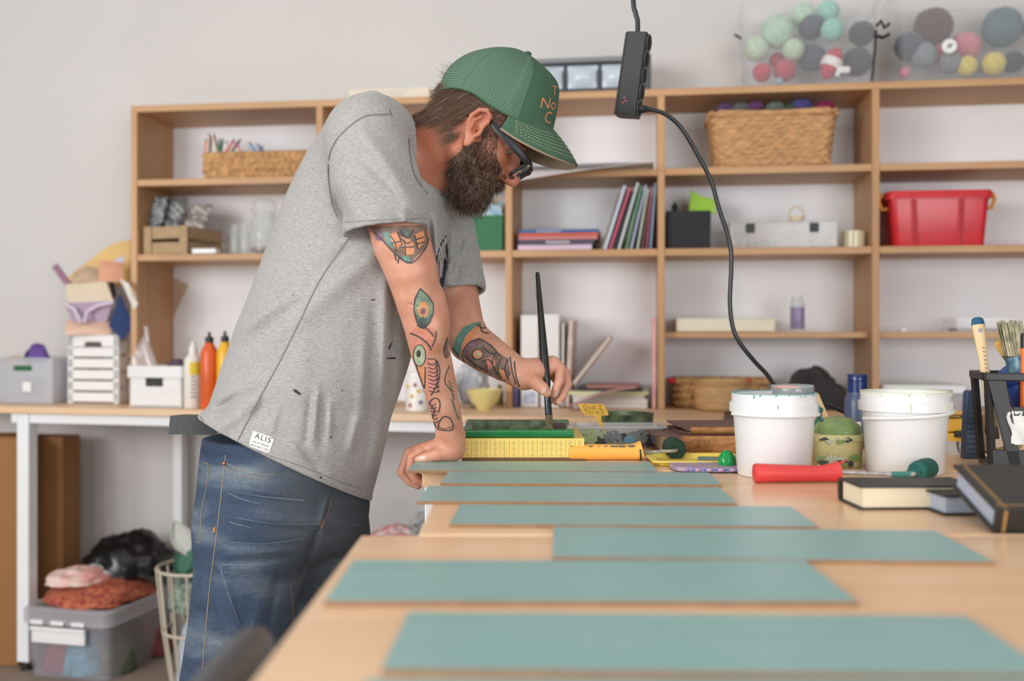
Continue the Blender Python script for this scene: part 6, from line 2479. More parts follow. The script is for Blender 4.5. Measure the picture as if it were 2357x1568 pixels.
# near hand, gripping the table corner
kb = .006
bv.cap(Q(1037, 1003, 1.928), Q(1033, 1030, 1.934), .0265, .024, .012)
bv.cap(Q(1046, 1035, 1.925), Q(1010, 1046, 1.925), .0205, .0150, .014)      # heel and thumb root
bv.cap(Q(1040, 1036, 1.955), Q(985, 1040, 1.985), .019, .012, .014)         # far side of the palm
bv.cap(Q(1030, 1024, 1.94), Q(962, 1037, 1.945), .017, .0120, .014)          # back of the hand
bv.cap(Q(1030, 1026, 1.955), Q(962, 1034, 1.968), .016, .0115, .012)
bv.chain([Q(1042, 1040, 1.922), Q(1010, 1046, 1.912), Q(984, 1052, 1.913), Q(963, 1058, 1.914)], [.0165, .0132, .0108, .0080], .006)  # thumb
fing = [  # index, middle, ring, little
    ([(968, 1040, 1.938), (949, 1052, 1.936), (944, 1084, 1.936), (958, 1106, 1.938), (972, 1113, 1.940)], [.0112, .0102, .0088, .0080, .0068]),
    ([(962, 1036, 1.962), (941, 1044, 1.962), (925, 1088, 1.962), (942, 1108, 1.962), (962, 1119, 1.962)], [.0112, .0104, .0092, .0084, .0070]),
    ([(963, 1036, 1.986), (944, 1044, 1.986), (930, 1084, 1.986), (946, 1104, 1.985), (964, 1112, 1.985)], [.0105, .0098, .0085, .0078, .0065]),
    ([(972, 1038, 2.008), (954, 1046, 2.009), (946, 1074, 2.009), (956, 1092, 2.008), (968, 1098, 2.008)], [.0090, .0084, .0074, .0068, .0058])]
for pts, rr in fing:
    bv.chain([Q(*p) for p in pts], rr, .0035)
bv.cap(Q(1000, 1040, 1.99), Q(974, 1038, 2.008), .012, .009, .008)
# far arm
fa = [(1006, 484, 2.15), (1038, 600, 2.145), (1056, 690, 2.12), (1066, 752, 2.09), (1082, 786, 2.07), (1118, 812, 2.04), (1160, 838, 2.015), (1192, 857, 2.0), (1206, 864, 1.998)]
fr = [.046, .048, .043, .044, .0445, .0410, .0345, .0295, .0285]
bv.chain([Q(*p) for p in fa], fr, .014)
# far hand, holding the brush
D0 = 1.985
bv.cap(Q(1204, 862, 1.998), Q(1226, 858, 2.0), .0275, .026, .012)
bv.cap(Q(1222, 862, 2.000), Q(1262, 848, 2.010), .0245, .0165, .012)
bv.cap(Q(1222, 846, 2.004), Q(1274, 834, 2.016), .0165, .0125, .010)
bv.chain([Q(1210, 868, 1.985), Q(1232, 880, 1.972), Q(1250, 895, 1.968), Q(1259, 904, 1.970)], [.0185, .0150, .0120, .0095], .008)   # thumb
far_f = [
    ([(1272, 832, 2.012), (1290, 849, 2.000), (1288, 876, 1.986), (1280, 896, 1.982), (1276, 908, 1.984)], [.0118, .0112, .0098, .0086, .0074]),
    ([(1276, 838, 2.028), (1300, 858, 2.020), (1306, 886, 2.006), (1294, 912, 1.996), (1285, 926, 1.994)], [.0115, .0108, .0096, .0084, .0072]),
    ([(1272, 846, 2.044), (1296, 866, 2.040), (1302, 892, 2.032), (1290, 914, 2.024), (1280, 926, 2.020)], [.0108, .0100, .0088, .0078, .0068]),
    ([(1262, 856, 2.058), (1282, 876, 2.058), (1286, 898, 2.052), (1274, 916, 2.044), (1262, 930, 2.036)], [.0092, .0085, .0074, .0066, .0058])]
for pts, rr in far_f:
    bv.chain([Q(*p) for p in pts], rr, .0035)
bv.cap(Q(1240, 856, 2.03), Q(1264, 852, 2.055), .018, .011, .01)
for dy_, dz_ in ((0, 0), (9, .002)):
    bv.chain([Q(x, y + dy_, z + dz_) for x, y, z in ((1002, 1003, 1.918), (1018, 998, 1.9045), (1036, 998, 1.9015), (1052, 1005, 1.907), (1061, 1014, 1.918))], [.0012, .0016, .0016, .0016, .0012], .002, 's')
# skin creases: elbow, wrist, thumb joint
for a, b_, r in (((936, 676), (957, 682), .0016), ((938, 688), (960, 694), .0018), ((942, 700), (962, 705), .0016)):
    y = 1.785
    bv.cap(Q(*a, y), Q(*b_, y), r, r * .6, .003, 's')
body = adopt(bv.mesh('body', skin, None, 1))
bvh_body = BVHTree.FromObject(body, bpy.context.evaluated_depsgraph_get())   # local mesh coordinates are world ones
del bv


def on_skin(px, py, bvh=None, lift=0.0):
    """where the sight line through a pixel first meets a surface, lifted off it along its normal"""
    o = Vector((0, 0, HC))
    d = (P(px, py, 1.0) - o).normalized()
    h = (bvh or bvh_body).ray_cast(o, d)
    if h[0] is None:
        return None, None
    n = h[1] if h[1].dot(d) < 0 else -h[1]
    return h[0] + n * lift, n


def conform(mb, poly, bvh, lift=.0005, step=5.0, mi=0):
    """a filled patch in pixel outline laid onto a surface"""
    from mathutils.geometry import delaunay_2d_cdt
    pts = []
    m = len(poly)
    for i in range(m):
        a, b = Vector(poly[i]), Vector(poly[(i + 1) % m])
        k = max(1, int((b - a).length / step))
        pts += [a.lerp(b, t / k) for t in range(k)]
    nb = len(pts)
    xs, ys = [p.x for p in pts], [p.y for p in pts]
    inner = []
    y = min(ys) + step / 2
    while y < max(ys):
        x = min(xs) + step / 2
        while x < max(xs):
            c = False
            for i in range(nb):
                a, b = pts[i], pts[i - 1]
                if (a.y > y) != (b.y > y) and x < (b.x - a.x) * (y - a.y) / (b.y - a.y) + a.x:
                    c = not c
            if c and min((Vector((x, y)) - p).length for p in pts) > step * .45:
                inner.append(Vector((x, y)))
            x += step
        y += step
    r = delaunay_2d_cdt(pts + inner, [], [list(range(nb))], 1, 1e-4)
    vs, ok = [], []
    for p in r[0]:
        q, n = on_skin(p.x, p.y, bvh, lift)
        vs.append(q if q is not None else Vector((0, 0, 0)))
        ok.append(q is not None)
    fs = [tuple(f) for f in r[2] if all(ok[i] for i in f) and max((vs[f[i]] - vs[f[i - 1]]).length for i in range(len(f))) < .02]
    mb.m(mi).add(vs, fs)


def stroke(mb, line, w, bvh, lift=.0008, mi=0):
    """a drawn line in pixels laid onto a surface, w pixels wide"""
    L = [Vector((p.x, p.y)) for p in catmull([(x, y, 0) for x, y in line], 6)] if len(line) > 2 else [Vector(line[0]).lerp(Vector(line[1]), t / 6) for t in range(7)]
    ws = w if isinstance(w, (list, tuple)) else (w, w)
    prev, vs, fs = None, [], []
    for i, p in enumerate(L):
        t = (L[min(i + 1, len(L) - 1)] - L[max(i - 1, 0)])
        if t.length < 1e-6:
            continue
        t.normalize()
        n = Vector((-t.y, t.x))
        ww = ws[0] + (ws[1] - ws[0]) * i / max(1, len(L) - 1)
        row = [on_skin(*(p + n * k * ww / 2), bvh, lift)[0] for k in (-1, 1)]
        if any(q is None for q in row):
            prev = None
            continue
        vs += row
        k = len(vs)
        if prev is not None and (vs[k - 2] - vs[prev]).length < .03:
            fs.append((prev, prev + 1, k - 1, k - 2))
        prev = k - 2
    mb.m(mi).add(vs, fs)


# ------------------------------------------------------------------ t-shirt
T_ROWS = np.array([  # row, left, right, centre depth, lateral half width, turn (degrees)
    (1240, 470, 850, 2.03, .165, 42), (1180, 462, 853, 2.03, .172, 42), (1140, 458, 856, 2.03, .176, 41), (1100, 455, 868, 2.03, .178, 40), (1050, 452, 882, 2.03, .178, 39), (1000, 448, 895, 2.03, .176, 38), (960, 446, 904, 2.03, .174, 37),
    (935, 478, 912, 2.025, .172, 36), (900, 490, 924, 2.02, .170, 35), (850, 505, 941, 2.015, .168, 34), (800, 524, 955, 2.01, .166, 33), (750, 543, 968, 2.005, .164, 32), (700, 562, 985, 2.0, .162, 31),
    (650, 581, 1004, 2.0, .160, 29), (600, 600, 1020, 2.0, .158, 28), (550, 618, 1028, 2.0, .156, 27), (500, 638, 1032, 2.0, .154, 26), (450, 659, 1034, 2.0, .150, 25), (400, 684, 1030, 1.995, .142, 25),
    (350, 712, 1000, 1.985, .126, 25), (310, 742, 960, 1.97, .105, 25), (280, 772, 930, 1.955, .085, 25), (255, 800, 905, 1.935, .060, 25), (238, 822, 886, 1.92, .035, 25), (228, 840, 868, 1.915, .012, 25)])


def rows_sdf(rows, n=220):
    y = rows[:, 3]
    z = HC + (HY - rows[:, 0]) / FPX * y
    xl = (rows[:, 1] - CX) / FPX * y
    xr = (rows[:, 2] - CX) / FPX * y
    al = np.radians(rows[:, 5])
    W = (xr - xl) / 2
    A = np.sqrt(np.maximum(W ** 2 - (rows[:, 4] * np.sin(al)) ** 2, (W * .55) ** 2)) / np.cos(al)
    o = np.argsort(z)
    tab = np.stack([z, (xl + xr) / 2, y, A, rows[:, 4], al], 1)[o]
    zz = np.linspace(tab[0, 0], tab[-1, 0], n)
    out = np.stack([np.interp(zz, tab[:, 0], tab[:, i]) for i in range(1, 6)], 1)
    ker = np.array([1, 2, 3, 2, 1]) / 9
    for i in range(5):
        e = np.pad(out[:, i], 2, mode='edge')
        out[:, i] = np.convolve(e, ker, 'valid')

    def f(x, y, z):
        q = [np.interp(z.ravel(), zz, out[:, i]).reshape(z.shape).astype(np.float32) for i in range(5)]
        ca, sa = np.cos(q[4]), np.sin(q[4])
        u = (x - q[0]) * ca - (y - q[1]) * sa
        v = (x - q[0]) * sa + (y - q[1]) * ca
        A, B = q[2], q[3]
        k0 = np.sqrt((u / A) ** 2 + (v / B) ** 2)
        k1 = np.sqrt((u / A ** 2) ** 2 + (v / B ** 2) ** 2) + 1e-6
        d = k0 * (k0 - 1) / k1 * .88
        return np.maximum(d, np.maximum(z - zz[-1], zz[0] - z))
    return f


hs = .0034
lo, hi = (-0.68, 1.70, 0.78), (0.02, 2.28, 1.63)
tv = Vol(lo, hi, hs)
torso = rows_sdf(T_ROWS)
X, Y, Z = np.meshgrid(*[tv.lo[k] + hs * np.arange(tv.n[k], dtype=np.float32) for k in range(3)], indexing='ij', sparse=True)
tv.d[:] = torso(X, Y, Z)
# shoulders and sleeves
tv.ell(Q(848, 318, 1.865), (.080, .092, .082), None, .045)
tv.cap(Q(884, 302, 1.90), Q(932, 372, 1.97), .045, .055, .05)
tv.cap(Q(1005, 470, 2.13), Q(950, 395, 2.0), .064, .07, .05)
T2 = tv.d.copy()
tv.d[:] = .2
sl_n = [(846, 336, 1.838), (868, 430, 1.815), (886, 500, 1.805), (888, 570, 1.803)]
tv.chain([Q(*p) for p in sl_n], [.076, .0815, .0775, .0775], .018)
sl_f = [(1014, 490, 2.14), (1040, 590, 2.143), (1057, 660, 2.126), (1062, 715, 2.112)]
tv.chain([Q(*p) for p in sl_f], [.067, .061, .057, .056], .02)
SL = tv.d.copy()
tv.d = T2
# collar
NA = nz(np.array(H(-.03, -.045)) - Q(935, 395, 1.985))
cb = Q(944, 380, 1.983)
tv.cap(cb - NA * .03, cb + NA * .06, .080, .0735, .02)
# soft folds, as ridges and hollows in the cloth
folds = [  # pixel start, pixel end, width px, height m (plus out, minus in)
    ((830, 300), (960, 480), 16, .0042), ((815, 340), (955, 500), 14, -.0030), ((842, 400), (975, 505), 14, .0040), ((830, 425), (960, 525), 12, -.0025), 
    ((770, 440), (800, 510), 10, -.004), ((905, 545), (720, 700), 24, .006), ((880, 530), (700, 655), 16, -.004), ((720, 700), (600, 790), 24, .0035), ((760, 620), (560, 770), 20, .004), ((740, 650), (570, 800), 16, -.0032),
    ((640, 690), (545, 770), 12, .003), ((560, 900), (500, 945), 9, -.005), ((600, 880), (505, 925), 10, .004), ((620, 900), (470, 1010), 14, .004), ((890, 640), (880, 900), 12, .0045), ((905, 660), (900, 900), 10, -.005),
    ((860, 720), (850, 980), 14, -.003), ((845, 740), (830, 1000), 12, .0028), ((720, 900), (705, 1020), 6, -.0032), ((730, 890), (718, 1010), 6, .0034), ((745, 920), (740, 1030), 5, -.003), ((758, 930), (756, 1010), 5, .003),
    ((822, 960), (805, 1040), 7, .003), ((640, 930), (620, 1010), 7, .0022), ((615, 900), (580, 990), 8, -.002), ((660, 1020), (720, 1060), 7, .003), ((690, 1030), (740, 1085), 6, -.003), ((875, 980), (850, 1100), 12, .003), ((700, 740), (690, 900), 20, .002),
    ((930, 480), (935, 640), 8, .004), ((1000, 500), (1010, 640), 7, .005), ((985, 490), (990, 600), 6, -.005), ((1045, 520), (1030, 660), 8, .004), ((1062, 520), (1050, 640), 7, -.004), ((1020, 640), (1075, 560), 8, .004)]
for (a, b_, w, amp) in folds:
    ya = 1.86 if (a[0] < 960) else 2.05
    A3, B3 = Q(*a, ya), Q(*b_, ya)
    wm = max(w * 1.25, 9.5) * ya / FPX
    reach = 2.6 * wm
    slx, (x, y, z) = tv.sub(np.minimum(A3, B3) - (reach, .22, reach), np.maximum(A3, B3) + (reach, .13, reach))
    # distance to the segment as seen from the front, so the fold runs straight back into the cloth
    px_, pz_ = x * ya / y, HC + (z - HC) * ya / y
    ab = (B3 - A3)[[0, 2]]
    L2 = float(ab @ ab)
    t = ((px_ - A3[0]) * ab[0] + (pz_ - A3[2]) * ab[1]) / L2
    tc_ = np.clip(t, 0, 1)
    dd = (px_ - A3[0] - tc_ * ab[0]) ** 2 + (pz_ - A3[2] - tc_ * ab[1]) ** 2
    add = (2.5 * amp * np.exp(-dd / (wm * wm)) * np.sin(np.pi * (.12 + .76 * tc_))).astype(np.float32)
    tv.d[slx] -= add
    SL[slx] -= add
def plane(p, n):
    n = nz(n).astype(np.float32)
    return (X - p[0]) * n[0] + (Y - p[1]) * n[1] + (Z - p[2]) * n[2]


# hem of the trunk
h0, h1, h2 = Q(449, 957, 2.05), Q(846, 1150, 2.03), Q(640, 1062, 1.885)
nh = np.cross(h1 - h0, h2 - h0)
nh = nh if nh[2] < 0 else -nh
hem = plane(h0, nh)
TH_ = .0095
shell = np.maximum(np.maximum(tv.d, -(tv.d + TH_)), hem)
s1 = plane(Q(885, 533, 1.803), Q(893, 600, 1.80) - Q(880, 480, 1.807))
s2 = plane(Q(1062, 680, 2.138), Q(1068, 740, 2.11) - Q(1052, 620, 2.14))
outer = smin(tv.d, SL, .010)
sleeve = np.maximum(outer, -(outer + .009))
cutp = np.where(Y > 1.98, s2, s1)
sleeve = np.maximum(np.maximum(sleeve, cutp), hem)
shell = np.minimum(sleeve, np.maximum(shell, -cutp - .035))
# neck opening
cc = Q(972, 360, 1.972)
s3 = plane(cc, NA)
rem = np.minimum(s3, .098 - np.sqrt((X - cc[0]) ** 2 + (Y - cc[1]) ** 2 + (Z - cc[2]) ** 2))
shell = np.maximum(shell, rem)
tv.d = shell.astype(np.float32)


def heather():
    m = bpy.data.materials.new('heather_grey_jersey')
    m.use_nodes = True
    nt = m.node_tree
    b = nt.nodes['Principled BSDF']
    b.inputs['Roughness'].default_value = .9
    b.inputs['Sheen Weight'].default_value = .15
    tc = nt.nodes.new('ShaderNodeTexCoord')
    mp = nt.nodes.new('ShaderNodeMapping')
    mp.inputs['Scale'].default_value = (120, 120, 1100)
    mp.inputs['Rotation'].default_value = (0, R_(-8), 0)
    nt.links.new(tc.outputs['Object'], mp.inputs[0])
    n = nt.nodes.new('ShaderNodeTexNoise')
    n.inputs['Scale'].default_value = 1.0
    n.inputs['Detail'].default_value = 3
    nt.links.new(mp.outputs[0], n.inputs['Vector'])
    r = nt.nodes.new('ShaderNodeValToRGB')
    r.color_ramp.elements[0].position = .30
    r.color_ramp.elements[1].position = .70
    r.color_ramp.elements[0].color = (*lin((138, 136, 134)), 1)
    r.color_ramp.elements[1].color = (*lin((178, 176, 174)), 1)
    nt.links.new(n.outputs['Fac'], r.inputs[0])
    nt.links.new(r.outputs[0], b.inputs['Base Color'])
    bp = nt.nodes.new('ShaderNodeBump')
    bp.inputs['Strength'].default_value = .12
    bp.inputs['Distance'].default_value = .002
    nt.links.new(n.outputs['Fac'], bp.inputs['Height'])
    nt.links.new(bp.outputs[0], b.inputs['Normal'])
    return m


jersey = heather()
shirt = adopt(tv.mesh('t_shirt', jersey, None, 2))
bvh_shirt = BVHTree.FromObject(shirt, bpy.context.evaluated_depsgraph_get())
del tv, shell, SL, T2, sleeve, outer, cutp, rem, hem, s1, s2, s3

# ------------------------------------------------------------------ jeans
J_ROWS = np.array([(1420, 470, 835, 2.03, .170, 45), (1360, 452, 842, 2.03, .176, 45), (1300, 452, 848, 2.03, .18, 45), (1250, 453, 850, 2.03, .180, 45), (1200, 456, 850, 2.03, .178, 44), (1150, 460, 849, 2.03, .174, 44), (1100, 462, 846, 2.03, .17, 43), (1050, 466, 842, 2.03, .165, 42), (1000, 472, 836, 2.03, .158, 42), (970, 476, 832, 2.03, .155, 42)])
jv = Vol((-0.92, 1.72, 0.02), (-0.02, 2.36, 1.06), .0042)
X, Y, Z = np.meshgrid(*[jv.lo[k] + jv.h * np.arange(jv.n[k], dtype=np.float32) for k in range(3)], indexing='ij', sparse=True)
jd = rows_sdf(J_ROWS)(X, Y, Z)
crz = Q(690, 1335, 2.0)[2]
jv.d[:] = -smin(-jd, -(crz + .035 - Z), .12)
nl = [Q(588, 1240, 1.985), Q(562, 1400, 1.955), Q(516, 1560, 1.94), Q(490, 1760, 1.94), Q(464, 2070, 1.96)]
jv.chain(nl, [.112, .103, .083, .076, .072], .04)
fl_ = [Q(742, 1240, 2.09), Q(728, 1380, 2.11), Q(708, 1560, 2.13), Q(690, 1750, 2.15), Q(668, 1905, 2.18)]
jv.chain(fl_, [.100, .090, .084, .078, .074], .022)
jf = [((520, 1120), (720, 1150), 8, .0035), ((515, 1135), (700, 1165), 7, -.003), ((530, 1190), (740, 1205), 8, .0035), ((520, 1205), (720, 1225), 8, -.0035), ((500, 1275), (690, 1265), 9, .004), ((510, 1295), (660, 1290), 8, -.003), ((515, 1240), (720, 1240), 9, .002),
      ((500, 1310), (660, 1320), 8, .002), ((505, 1290), (560, 1500), 10, .005), ((490, 1330), (530, 1520), 10, -.005), ((475, 1250), (470, 1420), 8, .003), ((755, 1140), (735, 1215), 5, .005), ((735, 1215), (690, 1330), 7, -.006), ((770, 1270), (840, 1250), 7, .004), ((770, 1290), (830, 1275), 6, -.004), ((760, 1320), (820, 1310), 8, .004), ((720, 1340), (790, 1380), 8, -.003),
      ((600, 1380), (560, 1540), 9, .003), ((640, 1330), (610, 1480), 9, -.004)]
for (a, b_, w, amp) in jf:
    ya = 1.88
    A3, B3 = Q(*a, ya), Q(*b_, ya)
    wm = w * ya / FPX
    slx, (x, y, z) = jv.sub(np.minimum(A3, B3) - (.05, .2, .05), np.maximum(A3, B3) + (.05, .2, .05))
    px_, pz_ = x * ya / y, HC + (z - HC) * ya / y
    ab = (B3 - A3)[[0, 2]]
    t = np.clip(((px_ - A3[0]) * ab[0] + (pz_ - A3[2]) * ab[1]) / float(ab @ ab), 0, 1)
    dd = (px_ - A3[0] - t * ab[0]) ** 2 + (pz_ - A3[2] - t * ab[1]) ** 2
    jv.d[slx] -= (amp * np.exp(-dd / (wm * wm)) * np.sin(np.pi * (.12 + .76 * t))).astype(np.float32)
jv.d = np.maximum(jv.d, np.maximum(Z - HC + (1005 - HY) / FPX * 2.03, .045 - Z)).astype(np.float32)


def denim():
    m = bpy.data.materials.new('washed_denim')
    m.use_nodes = True
    nt = m.node_tree
    N = nt.nodes.new
    b = nt.nodes['Principled BSDF']
    b.inputs['Roughness'].default_value = .85
    tc = N('ShaderNodeTexCoord')
    # large faded areas, greyer right side, fine twill
    n1 = N('ShaderNodeTexNoise')
    n1.inputs['Scale'].default_value = 7
    n1.inputs['Detail'].default_value = 5
    mp1 = N('ShaderNodeMapping')
    mp1.inputs['Scale'].default_value = (.7, .7, 2.6)
    nt.links.new(tc.outputs['Object'], mp1.inputs[0])
    nt.links.new(mp1.outputs[0], n1.inputs['Vector'])
    r1 = N('ShaderNodeValToRGB')
    e = r1.color_ramp.elements
    e[0].position, e[1].position = .30, .74
    e[0].color = (*lin((36, 52, 74)), 1)
    e[1].color = (*lin((114, 125, 134)), 1)
    k = e.new(.5)
    k.color = (*lin((56, 73, 96)), 1)
    nt.links.new(n1.outputs['Fac'], r1.inputs[0])
    n2 = N('ShaderNodeTexNoise')
    n2.inputs['Scale'].default_value = 420
    n2.inputs['Detail'].default_value = 2
    nt.links.new(tc.outputs['Object'], n2.inputs['Vector'])
    mx = N('ShaderNodeMix')
    mx.data_type = 'RGBA'
    mx.blend_type = 'OVERLAY'
    mx.inputs[0].default_value = .8
    nt.links.new(r1.outputs[0], mx.inputs[6])
    nt.links.new(n2.outputs['Color'], mx.inputs[7])
    # grey-brown tint stronger toward the right
    nt.links.new(n2.outputs['Fac'], mx.inputs[7])
    # soft grey brown tint rising to the right, broken up by noise
    sp = N('ShaderNodeSeparateXYZ')
    nt.links.new(tc.outputs['Object'], sp.inputs[0])
    wv = N('ShaderNodeMath')
    wv.operation = 'MULTIPLY_ADD'
    wv.inputs[1].default_value = 6.0
    wv.inputs[2].default_value = 2.72
    nt.links.new(sp.outputs['X'], wv.inputs[0])
    wn = N('ShaderNodeMath')
    wn.operation = 'ADD'
    nt.links.new(wv.outputs[0], wn.inputs[0])
    n4 = N('ShaderNodeTexNoise')
    n4.inputs['Scale'].default_value = 5
    nt.links.new(tc.outputs['Object'], n4.inputs['Vector'])
    nt.links.new(n4.outputs['Fac'], wn.inputs[1])
    rr = N('ShaderNodeValToRGB')
    rr.color_ramp.elements[0].position = .25
    rr.color_ramp.elements[1].position = .85
    rr.color_ramp.elements[0].color = (0, 0, 0, 1)
    rr.color_ramp.elements[1].color = (.62, .62, .62, 1)
    nt.links.new(wn.outputs[0], rr.inputs[0])
    mw = N('ShaderNodeMix')
    mw.data_type = 'RGBA'
    mw.inputs[7].default_value = (*lin((84, 86, 86)), 1)
    nt.links.new(rr.outputs[0], mw.inputs[0])
    nt.links.new(mx.outputs[2], mw.inputs[6])
    nt.links.new(mw.outputs[2], b.inputs['Base Color'])
    bp = N('ShaderNodeBump')
    bp.inputs['Strength'].default_value = .25
    bp.inputs['Distance'].default_value = .002
    nt.links.new(n2.outputs['Fac'], bp.inputs['Height'])
    nt.links.new(bp.outputs[0], b.inputs['Normal'])
    return m


jeans = adopt(jv.mesh('jeans', denim(), None, 2))
bvh_jeans = BVHTree.FromObject(jeans, bpy.context.evaluated_depsgraph_get())
del jv, jd, X, Y, Z


def dress(name, mats, fill, parent, label=None):
    b = MB()
    fill(b)
    o = b.build(name, mats, parent, smooth=80)
    if parent is not man:
        return o
    o.location = -MANI
    if label:
        o['label'] = label
    return o
# ------------------------------------------------------------------ cap
cap_g = M('cap_green_twill', (58, 92, 70), .8, var=.08, vscale=30, bump=.15, bscale=500)


def cap_mesh_mat():
    m = bpy.data.materials.new('cap_green_mesh')
    m.use_nodes = True
    nt = m.node_tree
    N = nt.nodes.new
    b = nt.nodes['Principled BSDF']
    b.inputs['Roughness'].default_value = .7
    uv = N('ShaderNodeUVMap')
    mp = N('ShaderNodeMapping')
    mp.inputs['Scale'].default_value = (1, 1, 1)
    nt.links.new(uv.outputs[0], mp.inputs[0])
    v = N('ShaderNodeTexVoronoi')
    v.inputs['Scale'].default_value = 1.0
    v.inputs['Randomness'].default_value = 0.0
    v.voronoi_dimensions = '2D'
    nt.links.new(mp.outputs[0], v.inputs['Vector'])
    r = N('ShaderNodeValToRGB')
    r.color_ramp.elements[0].position = .22
    r.color_ramp.elements[1].position = .42
    r.color_ramp.elements[0].color = (*lin((30, 48, 38)), 1)
    r.color_ramp.elements[1].color = (*lin((90, 126, 103)), 1)
    nt.links.new(v.outputs['Distance'], r.inputs[0])
    nt.links.new(r.outputs[0], b.inputs['Base Color'])
    bp = N('ShaderNodeBump')
    bp.inputs['Strength'].default_value = .5
    bp.inputs['Distance'].default_value = .001
    nt.links.new(v.outputs['Distance'], bp.inputs['Height'])
    nt.links.new(bp.outputs[0], b.inputs['Normal'])
    return m


CAP_F = [(.121, .091), (.101, .1305), (.079, .1635), (.056, .1745), (.0204, .1785), (-.009, .1800)]
CAP_B = [(-.099, .012), (-.110, .048), (-.108, .082), (-.091, .117), (-.057, .1500), (-.009, .1800)]
CAP_S = [(.0825, .044), (.0850, .074), (.0815, .108), (.0660, .142), (.0370, .168), (.0, .1800)]


def prof(tab, q):
    x = min(max(q, 0.0), 1.0) * 5
    i = min(int(x), 4)
    t = x - i
    p0, p1, p2, p3 = tab[max(i - 1, 0)], tab[i], tab[i + 1], tab[min(i + 2, 5)]
    return [.5 * (2 * p1[k] + (p2[k] - p0[k]) * t + (2 * p0[k] - 5 * p1[k] + 4 * p2[k] - p3[k]) * t * t + (3 * p1[k] - p0[k] - 3 * p2[k] + p3[k]) * t ** 3) for k in (0, 1)]


def cap_surface(th, q):
    """cap surface: th 0 at the front, positive towards his right; q 0 at the edge, 1 at the button"""
    c, s = cos(th), sin(th)
    a = prof(CAP_F if c > 0 else CAP_B, q)
    sd = prof(CAP_S, q)
    tf = -.009
    f = tf + (a[0] - tf) * abs(c) ** .92
    ss = sd[0] * abs(s) ** .88 * (1 if s > 0 else -1)
    w = c * c
    u = a[1] * w + sd[1] * (1 - w)
    env = 4 * q * (1 - q)
    seam = .0011 * cos(6 * th) * env
    # the net sags a little between its seams
    dent = -.0035 * env * max(0.0, -cos(2.0 * (th % (2 * pi) - pi) / 1.0)) * (c < .35)
    return H(f + (seam + dent) * c, u, ss + (seam + dent) * s)


cap = adopt(bpy.data.objects.new('cap', None))
COL.objects.link(cap)
cap.location = (0, 0, 0)
cap['label'] = 'green mesh-back trucker cap'


def part(name, b, mats, parent, smooth=60, bev=0.0, label=None, grand=True):
    o = b.build(name, mats, parent, smooth=smooth, bev=bev)
    o.location = -MANI
    if label:
        o['label'] = label
    return o


TS = R_(58)   # the seam between front panel and mesh


def cap_patch(t0, t1, n, nq, q0=0.0, off=0.0):
    pts = [[Vector(cap_surface(t0 + (t1 - t0) * i / n, q0 + (1 - q0) * j / nq)) for j in range(nq + 1)] for i in range(n + 1)]
    return pts


b = MB()
b.grid(cap_patch(-TS, TS, 40, 24), .0016)
part('front_panel', b, cap_g, cap, label='solid green front panel')
# mesh panels with their own uv for the net
b = MB()
nn, nq = 90, 26
pts = cap_patch(TS, 2 * pi - TS, nn, nq)
b.grid(pts, .0014)
o = part('mesh_panel', b, cap_mesh_mat(), cap, label='green net rear panels')
uvl = o.data.uv_layers.new(name='UVMap')
cnt = (nn + 1) * (nq + 1)
for lp in o.data.loops:
    vi = lp.vertex_index % cnt
    i, j = divmod(vi, nq + 1)
    uvl.data[lp.index].uv = (i * (250.0 / nn) * .55, j * (46.0 / nq) * .9)
b = MB()
for th in (TS, -TS):
    b.tube([cap_surface(th, q / 24) for q in range(25)], .0013, 6)
part('panel_seam', b, cap_g, cap)
b = MB()
for th in (R_(118), R_(180), R_(242)):
    b.tube([cap_surface(th, q / 24) for q in range(24)], .0011, 6)
part('rear_seam', b, M('cap_seam', (54, 92, 68), .8), cap)
b = MB()
b.tube([cap_surface(2 * pi * i / 72, .0) for i in range(73)], .0018, 6)
part('edge_binding', b, M('cap_binding', (50, 92, 66), .8), cap)
b = MB()
btn = Vector(cap_surface(0, 1))
b.ball(btn, (.0075, .0075, .0055), 16, 10)
part('button', b, cap_g, cap)
# visor
def visor(a, r, lift=0.0):
    """a -1..1 across, r 0 root..1 rim"""
    th = a * R_(66)
    root = np.array(cap_surface(th, .015), np.float64)
    rl = root - TH
    f, u, s = rl @ Fh, rl @ Uh, rl @ Sh
    ln = .077 * (1 - abs(a) ** 2.6) ** .62 + .003
    curve = -.030 * (abs(a) ** 2) - .012 * r
    f2 = f + ln * r
    u2 = u - .012 * r - .004 * abs(a) * r + curve * 0 - .022 * r * r * .6
    s2 = s * (1 + .04 * r)
    return Vector(H(f2, u2 + lift, s2))


for nm, mt, lf in (('visor', cap_g, 0.0), ('visor_underside', M('visor_under', (150, 132, 112), .8), -.0034)):
    b = MB()
    b.grid([[visor(-1 + 2 * i / 40, j / 12, lf) for j in range(13)] for i in range(41)], .003)
    o = part(nm, b, mt, cap, label='curved green visor' if lf == 0 else 'beige underside of the visor')
    if lf == 0:
        vis = o
b = MB()
thread = M('pale_thread', (196, 190, 160), .7)
for k in range(6):
    r = .30 + .115 * k
    for i in range(0, 60):
        a0 = -.96 + 1.92 * i / 60
        a1 = a0 + .020
        off = Vector(Sh) * (.0022 * a0) + Vector(Fh) * .0006
        b.tube([visor(a0, r, .0024) + off, visor(a1, r, .0024) + off], .0004, 4)
o = b.build('visor_stitching', thread, vis, smooth=60)
